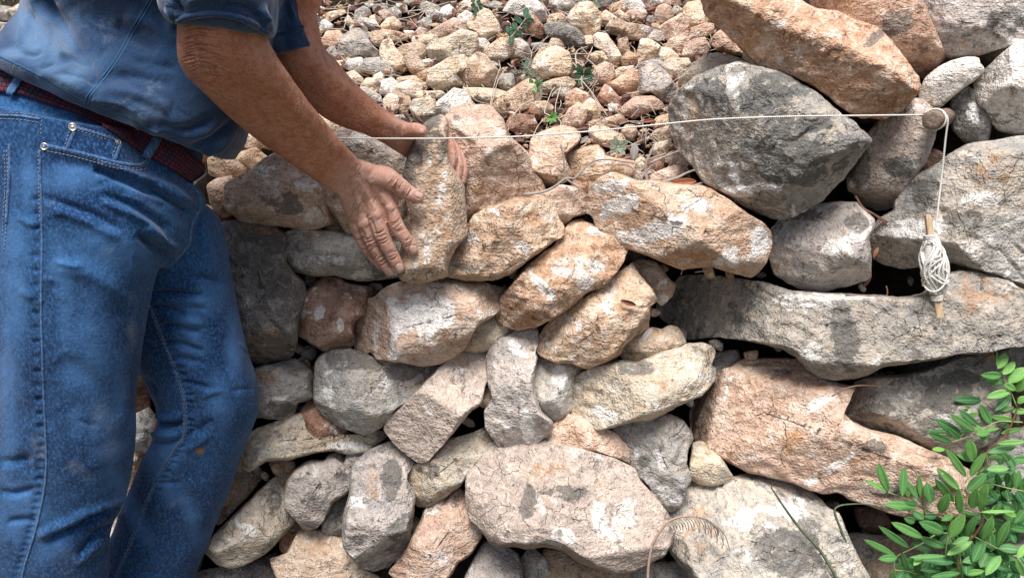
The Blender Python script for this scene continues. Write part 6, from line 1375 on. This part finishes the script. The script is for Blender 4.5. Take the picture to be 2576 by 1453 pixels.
# ------------------------------------------------------------------ leaves
def leafmat(name, c1, c2, vein, rough=.5, trans=.15):
    s = NT(name, rough); v = s.objvec(False); uvn = s.n('ShaderNodeUVMap'); sx = s.n('ShaderNodeSeparateXYZ'); s.l(uvn.outputs[0], sx.inputs[0])
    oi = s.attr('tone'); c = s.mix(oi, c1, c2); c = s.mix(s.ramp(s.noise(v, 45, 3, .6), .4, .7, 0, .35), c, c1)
    mid = s.ramp(s.math('ABSOLUTE', s.math('SUBTRACT', sx.outputs[1], .5)), .06, .015); 
    vw = s.n('ShaderNodeTexWave', bands_direction='X', i_Scale=2.6, i_Distortion=0.0); cmb = s.n('ShaderNodeCombineXYZ'); s.l(s.math('SUBTRACT', sx.outputs[0], s.math('MULTIPLY', s.math('ABSOLUTE', s.math('SUBTRACT', sx.outputs[1], .5)), .45)), cmb.inputs[0]); s.l(cmb.outputs[0], vw.inputs['Vector'])
    c = s.mix(s.math('MULTIPLY', mid, .75), c, vein); c = s.mix(s.ramp(vw.outputs['Fac'], .90, 1.0, 0, .30), c, vein)
    s.b.inputs['Specular IOR Level'].default_value = .3; s.b.inputs['Transmission Weight'].default_value = 0.0; s.b.inputs['Subsurface Weight'].default_value = trans; s.b.inputs['Subsurface Radius'].default_value = (.003, .005, .002); s.b.inputs['Subsurface Scale'].default_value = .6
    return s.out(c, s.bump(vw.outputs['Fac'], .0004, .5))
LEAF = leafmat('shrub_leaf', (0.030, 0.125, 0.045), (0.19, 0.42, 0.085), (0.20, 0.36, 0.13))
DEAD = leafmat('dead_leaf', (0.085, 0.035, 0.032), (0.34, 0.13, 0.055), (0.20, 0.10, 0.06), .6, 0); DGREY = leafmat('grey_dead_leaf', (0.20, 0.185, 0.175), (0.33, 0.30, 0.28), (0.38, 0.35, 0.32), .8, 0)
DKLF = leafmat('seedling_leaf', (0.015, 0.045, 0.028), (0.035, 0.085, 0.045), (0.08, 0.14, 0.08)); SAGE = leafmat('grey_green_leaf', (0.13, 0.16, 0.12), (0.24, 0.27, 0.21), (0.30, 0.33, 0.27), .8)
def leaf(base, tip, wd, side, cup=.15, curl=.08, n=9, thick=.0003):
    """one leaf between two 3D points; side: direction across it; returns verts, faces, uv"""
    ax_ = tip - base; L_ = np.linalg.norm(ax_); t = ax_ / L_; s_ = side - t * (side @ t); s_ /= np.linalg.norm(s_); nn = np.cross(s_, t)
    V = []; U = []; m_ = 5
    for i in range(n):
        f = i / (n - 1); w_ = wd * (math.sin(math.pi * f ** .95) ** .62 if 0 < f < 1 else .03); 
        for j in range(m_):
            g = j / (m_ - 1) * 2 - 1; V.append(base + t * L_ * f + s_ * w_ * g + nn * (cup * w_ * g * g * 1.2 - curl * L_ * (f - .5) ** 2 * 2)); U.append((f, (g + 1) / 2))
    k = len(V); V += [p_ - nn * thick for p_ in V]; U += U; F = []
    I = lambda i, j: i * m_ + j
    for i in range(n - 1):
        for j in range(m_ - 1):
            q = (I(i, j), I(i + 1, j), I(i + 1, j + 1), I(i, j + 1)); F.append(q); F.append(tuple(x + k for x in q[::-1]))
    for i in range(n - 1):
        F.append((I(i, 0), I(i, 0) + k, I(i + 1, 0) + k, I(i + 1, 0))); F.append((I(i + 1, m_ - 1), I(i + 1, m_ - 1) + k, I(i, m_ - 1) + k, I(i, m_ - 1)))
    return V, F, U
def leaves_obj(name, lst, tones, mat):
    V = []; F = []; U = []; T = []; o = 0
    for (v_, f, u_), tn in zip(lst, tones): V += list(v_); F += [tuple(i + o for i in q) for q in f]; U += u_; T += [tn] * len(v_); o += len(v_)
    ob = mesh_obj(name, V, F, mat); uv = ob.data.uv_layers.new(name='UVMap'); ub = np.array(U)
    li = np.empty(len(ob.data.loops), np.int32); ob.data.loops.foreach_get('vertex_index', li); uv.data.foreach_set('uv', ub[li].ravel())
    at = ob.data.attributes.new('tone', 'FLOAT', 'POINT'); at.data.foreach_set('value', np.array(T, np.float32)); return ob
# leaflets of the shrub: crop key, base x y, tip x y, half width, tone (0 dark .. 1 bright), how far in front of the wall (cm)
SH = """N3 2310 795 2300 600 14 .9 17
N3 2310 800 2400 640 55 .9 17
N3 2365 860 2480 730 55 .9 17
N3 2360 875 2150 865 50 .5 17
N3 2420 940 2600 790 70 .75 17
N3 2385 945 2185 925 42 .3 16
N3 2380 950 2490 1020 42 .7 17
N3 2490 1030 2620 900 60 .8 16
N3 2440 1030 2200 1090 50 .45 17
N3 2510 1150 2600 1080 40 .8 17
N3 2450 1060 2290 1220 48 .35 15
N3 2160 1120 1870 1110 50 .12 14
N3 2480 1190 2330 1220 30 .5 14
N3 2450 1230 2620 1230 40 .4 14
N3 2240 1360 2130 1160 52 .35 16
N3 2130 1390 1920 1210 42 .3 17
N3 2090 1435 1830 1260 45 .3 17
N3 1960 1480 1690 1310 55 .25 17
N3 2490 1330 2240 1280 44 .4 16
N3 2080 1430 1590 1430 30 .2 15
N3 2160 1430 2330 1400 24 .6 16
N3 2340 1450 2560 1400 32 .5 16
N3 1990 1280 2120 1250 26 .9 15
N3 2060 1230 1980 1170 30 .7 14
N3 2330 1350 2440 1400 40 .3 14
B3 1210 590 1110 295 52 .55 19
B3 1200 590 990 465 26 .65 19
B3 1350 630 1370 330 50 .3 18
B3 1510 660 1390 470 38 .2 17
B3 1540 640 1520 420 34 .65 17
B3 1640 710 1600 490 62 .25 18
B3 1420 640 1380 560 30 .7 17
B3 1500 745 1180 710 56 .35 18
B3 1510 710 1380 690 36 .25 19
B3 1870 690 1680 450 48 .3 18
B3 1930 570 1700 340 48 .55 19
B3 1720 800 1820 610 58 .5 19
B3 1690 610 1690 520 28 .7 16
B3 2000 440 1790 150 44 .6 20
B3 2030 430 2190 190 48 .5 20
B3 2050 270 2030 60 66 .45 18
B3 2080 270 1900 210 44 .3 17
B3 1780 160 1650 160 30 .8 18
B3 1850 90 1610 -10 44 .2 17
B3 2000 580 2200 400 62 .45 19
B3 1930 810 1920 550 46 .75 20
B3 2050 750 2100 560 60 .55 19
B3 2120 770 2200 500 58 .95 20
B3 1820 1050 1980 810 66 .85 20
B3 1990 1060 2090 830 46 .5 18
B3 2160 1070 2260 830 54 .45 19
B3 2300 1140 2430 870 52 .6 20
B3 2130 790 2490 780 20 .9 20
B3 2380 790 2500 830 40 .95 20
B3 2120 830 1890 760 24 .5 19
B3 1560 1050 1240 890 54 .35 20
B3 1430 1160 1120 935 44 .35 20
B3 1290 1235 960 1060 40 .45 21
B3 1300 1250 1110 1260 44 .4 21
B3 1780 1000 1530 890 72 .3 19
B3 1570 860 1450 780 52 .25 18
B3 1480 890 1370 850 44 .3 18
B3 1700 830 1570 830 40 .2 17
B3 1790 1150 1520 1040 52 .3 18
B3 1860 1110 2030 1040 36 .6 20
B3 1790 1230 1420 1245 28 .3 20
B3 1800 1220 2060 1080 46 .4 19
B3 1560 1210 1470 1320 40 .6 18
B3 1880 1290 1560 1270 52 .25 18
B3 2170 1070 2060 1290 66 .4 18
B3 1960 1290 2150 1240 46 .3 18
B3 2340 1220 2190 1420 58 .4 19
B3 2320 1150 2540 1170 60 .15 17
B3 2500 1260 2576 1440 44 .6 19
B3 2510 1250 2620 1100 44 .7 19
B3 1940 1400 1640 1440 36 .3 19
B3 1730 1380 1530 1370 30 .2 17
B3 1970 1410 2180 1380 36 .55 18
B3 1400 1380 1350 1190 42 .05 17
B3 1370 1390 1290 1480 36 .1 17
B3 1400 1400 1420 1500 36 .1 17
B3 1270 1380 1240 1500 34 .15 17
B3 1510 1420 1510 1280 34 .1 16
B3 2200 360 2430 350 44 .5 19
B3 2210 250 2360 240 36 .55 18
B3 2210 190 2500 130 46 .35 19
B3 2310 100 2600 80 34 .75 20
B3 2370 190 2420 280 42 .35 17
B3 2470 260 2620 260 52 .35 18
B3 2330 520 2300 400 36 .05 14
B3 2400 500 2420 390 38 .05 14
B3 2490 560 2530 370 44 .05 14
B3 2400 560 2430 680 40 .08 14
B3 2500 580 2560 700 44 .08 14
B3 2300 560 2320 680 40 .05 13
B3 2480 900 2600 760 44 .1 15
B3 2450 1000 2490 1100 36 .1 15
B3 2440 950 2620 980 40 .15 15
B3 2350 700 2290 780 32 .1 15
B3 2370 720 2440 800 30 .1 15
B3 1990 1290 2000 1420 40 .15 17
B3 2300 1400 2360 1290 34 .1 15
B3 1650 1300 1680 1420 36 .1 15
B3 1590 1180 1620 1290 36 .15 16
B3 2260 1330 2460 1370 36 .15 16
B3 2050 1440 2160 1500 36 .3 18
B3 2240 -10 2100 10 40 .6 18
B3 2200 90 2100 -90 38 .5 18
B3 1930 60 1800 -60 36 .4 18
B3 2300 660 2230 560 34 .3 16
B3 1760 700 1640 650 36 .2 16
B3 1870 820 1750 870 36 .4 17
B3 1850 940 1700 930 36 .2 16
B3 2280 840 2180 740 36 .3 16
B3 2000 1140 1900 1030 36 .25 16"""
rng = np.random.RandomState(21); ll = []; tn = []
def P3(key, x, y, cm): 
    q = px(key, f'{x} {y}')[0]; return P(q[0], q[1], wY(cm / 100.)(q[0], q[1]))
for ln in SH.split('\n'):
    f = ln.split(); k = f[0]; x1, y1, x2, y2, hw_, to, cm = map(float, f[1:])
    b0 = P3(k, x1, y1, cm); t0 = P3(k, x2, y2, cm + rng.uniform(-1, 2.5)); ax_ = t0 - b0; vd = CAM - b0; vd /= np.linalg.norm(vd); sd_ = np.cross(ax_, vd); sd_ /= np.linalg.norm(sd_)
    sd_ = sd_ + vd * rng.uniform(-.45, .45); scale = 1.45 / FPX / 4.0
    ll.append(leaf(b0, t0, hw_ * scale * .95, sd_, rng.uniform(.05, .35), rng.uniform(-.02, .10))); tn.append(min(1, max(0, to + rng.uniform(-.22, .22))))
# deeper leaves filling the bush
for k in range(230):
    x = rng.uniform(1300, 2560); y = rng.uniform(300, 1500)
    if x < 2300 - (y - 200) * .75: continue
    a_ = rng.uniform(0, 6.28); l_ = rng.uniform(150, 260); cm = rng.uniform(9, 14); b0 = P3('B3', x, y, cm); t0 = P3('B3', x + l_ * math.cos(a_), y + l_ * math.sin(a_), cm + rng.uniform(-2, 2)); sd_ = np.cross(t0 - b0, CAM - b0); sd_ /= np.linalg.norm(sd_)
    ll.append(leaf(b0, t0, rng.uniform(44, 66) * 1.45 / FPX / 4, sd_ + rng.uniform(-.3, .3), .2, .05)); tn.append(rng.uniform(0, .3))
shrub = empty('shrub', P3('B3', 1950, 1700, 14), 'bright green leafy shrub with reddish stems growing up the bottom right corner', 'shrub')
child(leaves_obj('foliage', ll, tn, LEAF), shrub)
stem_m = tw_mat('shrub_red_stem', (0.12, 0.035, 0.022), (0.15, 0.11, 0.05)); stem_g = tw_mat('shrub_green_stem', (0.20, 0.28, 0.09), (0.28, 0.34, 0.14))
BR = [('B3', '1950 1750 1920 1450 1890 1150 1820 950 1880 800', .0028), ('B3', '1900 1200 2150 900 2100 500 2200 200 2350 60 2500 -60', .0028), ('N3', '2340 1560 2440 1380 2500 1220 2540 1150', .0028)]
GRN = [('N3', '2560 1220 2500 1170 2430 1000 2370 890 2330 800'), ('B3', '1890 900 1700 820 1500 700 1350 640 1210 590'), ('B3', '1870 1000 1700 1010 1560 1100 1430 1165 1290 1245 1270 1380'), ('B3', '1820 950 1800 1100 1780 1240'), ('B3', '2200 200 2190 340 2010 450 1990 560'),
       ('B3', '2500 1250 2300 1150 2160 1080 2030 1030 1850 1110'), ('B3', '2380 795 2130 790 2010 795'), ('B3', '1920 1150 1950 1400 1960 1500'), ('B3', '1840 90 1960 50 2080 10'), ('B3', '1550 640 1580 780 1620 850'), ('N3', '2560 1340 2340 1330 2230 1370 2080 1440'), ('B3', '2576 580 2400 545 2240 500'), ('B3', '1270 1370 1400 1385 1520 1420'), ('B3', '2150 800 2280 960 2230 1000')]
def br(lst, r):
    out = []
    for it in lst:
        q = px(it[0], it[1]); pts = np.array([P(x, y, wY(.165)(x, y)) for x, y in q]); rr = it[2] if len(it) > 2 else r; out.append(curve_tube(None, pts, np.linspace(rr, rr * .5, len(pts)), None, 7, 6))
    return out
for it in BR: child(merged('stem', br([it], .004), stem_m), shrub)
for it in GRN: child(merged('twig', br([it], .0016), stem_g), shrub)

# small plants on the slope
def rosette(name, label, key, cx, cy, n, L_, w_, mat, Yf, tone=(.2, .8), stem=None, seed=1):
    rng = np.random.RandomState(seed); c = px(key, f'{cx} {cy}')[0]; b0 = P(c[0], c[1], Yf(*c)); lf = []; tn = []
    root = empty(name, b0, label, 'plant')
    for k in range(n):
        a_ = 2 * math.pi * k / n + rng.uniform(-.3, .3); vd = (CAM - b0) / np.linalg.norm(CAM - b0); up_ = np.array([0, 0, 1.]); d_ = math.cos(a_) * RIGHT + math.sin(a_) * UPV * .8 + vd * rng.uniform(.1, .7) ; d_ /= np.linalg.norm(d_)
        lf.append(leaf(b0 + d_ * L_ * .1, b0 + d_ * L_ * rng.uniform(.7, 1.1), w_, np.cross(d_, vd), .2, .08)); tn.append(rng.uniform(*tone))
    child(leaves_obj('leaves', lf, tn, mat), root)
    if stem is not None:
        q = px(key, stem); pts = np.array([P(x, y, Yf(x, y)) for x, y in q]); child(mesh_obj('stem', *curve_tube(None, pts, np.linspace(.0016, .0012, len(pts)), None, 6, 4), TW), root)
    return root
rosette('seedling', 'dark leaved seedling between the cream stones in the middle of the slope', 'T2', 720, 760, 10, .034, .0065, DKLF, sY(.05), stem='720 760 700 830 720 900', seed=3)
rosette('seedling', 'small bright green sprout just above the string', 'T2', 395, 1190, 8, .017, .0036, LEAF, sY(.05), (.2, .7), seed=4)
rosette('seedling', 'pale green leaf tuft hanging just under the string', 'M2', 1070, 30, 10, .024, .0045, SAGE, wY(.05), (.2, 1), seed=5)
rosette('seedling', 'tiny green sprig beside the grey feathery plant', 'T2', 215, 860, 6, .022, .005, LEAF, sY(.06), (.1, .5), seed=6)
def feathery(label, key, lines, seed, mat=SAGE, L_=.010, Yf=sY(.05)):
    rng = np.random.RandomState(seed); q0 = px(key, lines[0])[0]; root = empty('feathery_plant', P(q0[0], q0[1], Yf(*q0)), label, 'plant'); lf = []; tn = []; sts = []
    for ln in lines:
        q = px(key, ln); pts = np.array([P(x, y, Yf(x, y)) for x, y in q]); Q = crom(pts, 12); sts.append(curve_tube(None, pts, np.full(len(pts), .0010), None, 5, 6))
        for p_ in Q[::1]:
            for sgn in (-1, 1): d_ = RIGHT * sgn * rng.uniform(.5, 1) + UPV * rng.uniform(-.3, .9) - FWD * rng.uniform(0, .5); d_ /= np.linalg.norm(d_); lf.append(leaf(p_, p_ + d_ * L_ * rng.uniform(.6, 1.3), L_ * .12, np.cross(d_, FWD), .1, .05, 4)); tn.append(rng.uniform(0, 1))
    child(merged('stem', sts, TW), root); child(leaves_obj('leaves', lf, tn, mat), root)
feathery('grey feathery plant left of the big rounded cream stone', 'T2', ['290 940 270 820 200 740 120 640', '200 740 60 730 20 740', '230 780 100 800', '150 690 180 620 140 600'], 11)
feathery('grey feathery sprig at the top of the slope', 'T2', ['860 90 850 20 840 -20', '850 60 790 30'], 12)
def sprig(label, key, stem, prs, L_, w_, mat, Yf, seed):
    rng = np.random.RandomState(seed); q = px(key, stem); pts = np.array([P(x, y, Yf(x, y)) for x, y in q]); root = empty('leafy_sprig', pts[0], label, 'plant'); lf = []; tn = []
    child(mesh_obj('stem', *curve_tube(None, pts, np.linspace(.0018, .001, len(pts)), None, 6, 5), TW), root)
    for x, y, x2, y2 in prs:
        a_ = px(key, f'{x} {y} {x2} {y2}'); b0 = P(*a_[0], Yf(*a_[0])); t0 = P(*a_[1], Yf(*a_[1]) - .005); sd_ = np.cross(t0 - b0, CAM - b0); sd_ /= np.linalg.norm(sd_); lf.append(leaf(b0, t0, w_, sd_, .2, .05)); tn.append(rng.uniform(0, 1))
    child(leaves_obj('leaves', lf, tn, mat), root)
sprig('dark green leafy sprig in front of the chalky white stone', 'T2', '-60 420 30 330 100 240 150 170', [(130, 180, 150, 70), (110, 240, 20, 170), (50, 290, 0, 230), (100, 260, 155, 270), (60, 310, -40, 330), (150, 200, 225, 215), (30, 330, 100, 345), (0, 360, -10, 440), (-10, 350, -60, 260), (150, 190, 175, 140)], .1, .0075, DKLF, sY(.07), 13)
sprig('dark sprig hanging at the top edge of the slope', 'T1', '2200 20 2230 60 2250 120', [(2200, 30, 2170, -10), (2210, 50, 2160, 60), (2230, 60, 2290, 50), (2230, 70, 2200, 110), (2240, 90, 2290, 100), (2250, 120, 2180, 150), (2220, 40, 2260, 10), (2250, 110, 2280, 150)], .1, .006, DKLF, sY(.07), 14)

# grass at the top of the slope
def tuft(n, x0, x1, y0, y1, h0, h1, seed, Yk=-.25):
    rng = np.random.RandomState(seed); V = []; F = []; T = []
    for k in range(n):
        x, y = rng.uniform(x0, x1), rng.uniform(y0, y1); b0 = P(x, y, sY(0)(x, y) + rng.uniform(0, .25)); h_ = rng.uniform(h0, h1); d_ = np.array([rng.normal(0, .5), rng.normal(-.1, .3), 1.]); d_ /= np.linalg.norm(d_); bend = np.array([rng.normal(0, .4), rng.normal(-.2, .3), -.15]); w_ = rng.uniform(.0014, .003); side = np.cross(d_, [0, 1, 0]); side /= np.linalg.norm(side); o = len(V)
        for i in range(6):
            f = i / 5; c = b0 + d_ * h_ * f + bend * h_ * f * f; ww_ = w_ * (1 - f) + .0002; V += [c - side * ww_, c + side * ww_ + np.array([0, .0006, 0]), c + np.array([0, -.0012 * (1 - f), 0])]; T += [k % 10 / 10.] * 3
        for i in range(5):
            for j in range(3): a_ = o + 3 * i; F.append((a_ + j, a_ + (j + 1) % 3, a_ + 3 + (j + 1) % 3, a_ + 3 + j))
    return V, F, T
s = NT('meadow_grass', .7); gt = s.attr('tone'); s.out(s.mix(gt, (0.07, 0.15, 0.04), (0.30, 0.33, 0.14)))
V = []; F = []; T = []
for a_ in (dict(n=700, x0=-60, x1=180, y0=-70, y1=16, h0=.03, h1=.10, seed=1), dict(n=900, x0=740, x1=1010, y0=-60, y1=2, h0=.03, h1=.09, seed=2), dict(n=300, x0=1000, x1=1200, y0=-60, y1=4, h0=.03, h1=.10, seed=3)):
    v_, f, t_ = tuft(**a_); o = len(V); V += v_; F += [tuple(i + o for i in q) for q in f]; T += t_
ob = mesh_obj('grass', V, F, s.m); at = ob.data.attributes.new('tone', 'FLOAT', 'POINT'); at.data.foreach_set('value', np.array(T, np.float32)); tag(ob, 'green grass growing along the top of the rubble slope', 'grass', kind='stuff')

# leaf litter, chips and straw on the soil between the stones: nobody could count it
rng = np.random.RandomState(31); lf = []; tn = []; chips = []; straw = []
Vs = []
for k in range(2600):
    x, y = rng.uniform(600, 1830), rng.uniform(-40, 480)
    if x < 1000 and y > 330: continue
    Yv = sY(.0)(x, y) + rng.uniform(-.012, .02); b0 = P(x, y, Yv); 
    if rng.rand() < .42:
        a_ = rng.uniform(0, 6.28); L_ = rng.uniform(.012, .034); d_ = math.cos(a_) * RIGHT + math.sin(a_) * np.array([0, .85, .5]) + rng.normal(0, .25, 3); d_ /= np.linalg.norm(d_); lf.append(leaf(b0, b0 + d_ * L_, L_ * rng.uniform(.16, .28), np.cross(d_, [0, -.5, .85]) + rng.normal(0, .3, 3), rng.uniform(-.6, .9), rng.uniform(-.3, .4), 6)); tn.append(rng.uniform(0, .8) ** 3)
    elif rng.rand() < .6:
        a_ = rng.uniform(0, 6.28); L_ = rng.uniform(.02, .07); d_ = math.cos(a_) * RIGHT + math.sin(a_) * np.array([0, .85, .5]); straw.append(curve_tube(None, np.array([b0, b0 + d_ * L_ * .5 + rng.normal(0, .004, 3), b0 + d_ * L_ + rng.normal(0, .006, 3)]), [.0012, .0010, .0006], None, 5, 3))
    else:
        r_ = rng.uniform(.003, .009); V_, F_ = ell(b0, (r_, r_, r_ * .8), 8); V_ = V_ + rng.normal(0, r_ * .22, V_.shape); chips.append((V_, F_))
h = len(lf) // 2
tag(leaves_obj('leaf_litter', lf[:h * 2], tn[:h * 2], DEAD), 'dead reddish brown leaves scattered between the stones of the slope', 'leaf litter', kind='stuff')
tag(merged('straw', straw, PALE), 'dry straw and stem bits between the stones of the slope', 'straw', kind='stuff')
tag(merged('gravel', chips, R['tan'], smooth=False), 'small stone chips in the soil between the larger stones', 'gravel', kind='stuff')
# single leaves one can pick out
def one_leaf(label, key, x1, y1, x2, y2, hw_, mat, tone, Yf, cup=.5):
    a_ = px(key, f'{x1} {y1} {x2} {y2}'); b0 = P(*a_[0], Yf(*a_[0])); t0 = P(*a_[1], Yf(*a_[1])); sd_ = np.cross(t0 - b0, CAM - b0); sd_ /= np.linalg.norm(sd_)
    o = leaves_obj('dead_leaf', [leaf(b0, t0, hw_ * 1.5 / FPX / 4, sd_, cup, .1)], [tone], mat); recentre(o); tag(o, label, 'leaf')
one_leaf('bright orange brown dead leaf under the dark boulder', 'M2', 1615, 385, 1860, 370, 42, DEAD, 1.0, wY(.075), .5)
one_leaf('curled dry leaf on top of the slanting tan stone', 'N2', 1085, 115, 1255, 165, 28, DEAD, .35, wY(.10), .9)
one_leaf('small red leaf hanging under the speckled right stone', 'M3', 1110, 1030, 1060, 1140, 22, DEAD, .6, wY(.10), .4)
one_leaf('dark purple leaf standing in the gap right of the rounded grey stone', 'M3', 1040, 1295, 960, 1440, 26, DEAD, .0, wY(.05), .5)
one_leaf('orange dead leaf just above the string left of the dark boulder', 'T2', 1310, 1225, 1440, 1205, 24, DEAD, .9, sY(.07), .4)
one_leaf('small dark red leaf left of the rounded cream cobble', 'T1', 1435, 1050, 1480, 980, 26, DEAD, .1, sY(.05), .4)
one_leaf('grey curled leaf on the small knobbly tan stone', 'N2', 1310, 530, 1410, 395, 36, DGREY, .2, wY(.085), .4)
one_leaf('grey leaf lying under the string right of the twigs', 'M2', 1220, 160, 1240, -20, 46, DGREY, .6, wY(.03), .4)
one_leaf('grey green leaf in the dark gap at the string left of the pale crossed stone', 'T2', 690, 1440, 770, 1370, 26, DGREY, .1, sY(.06), .4)
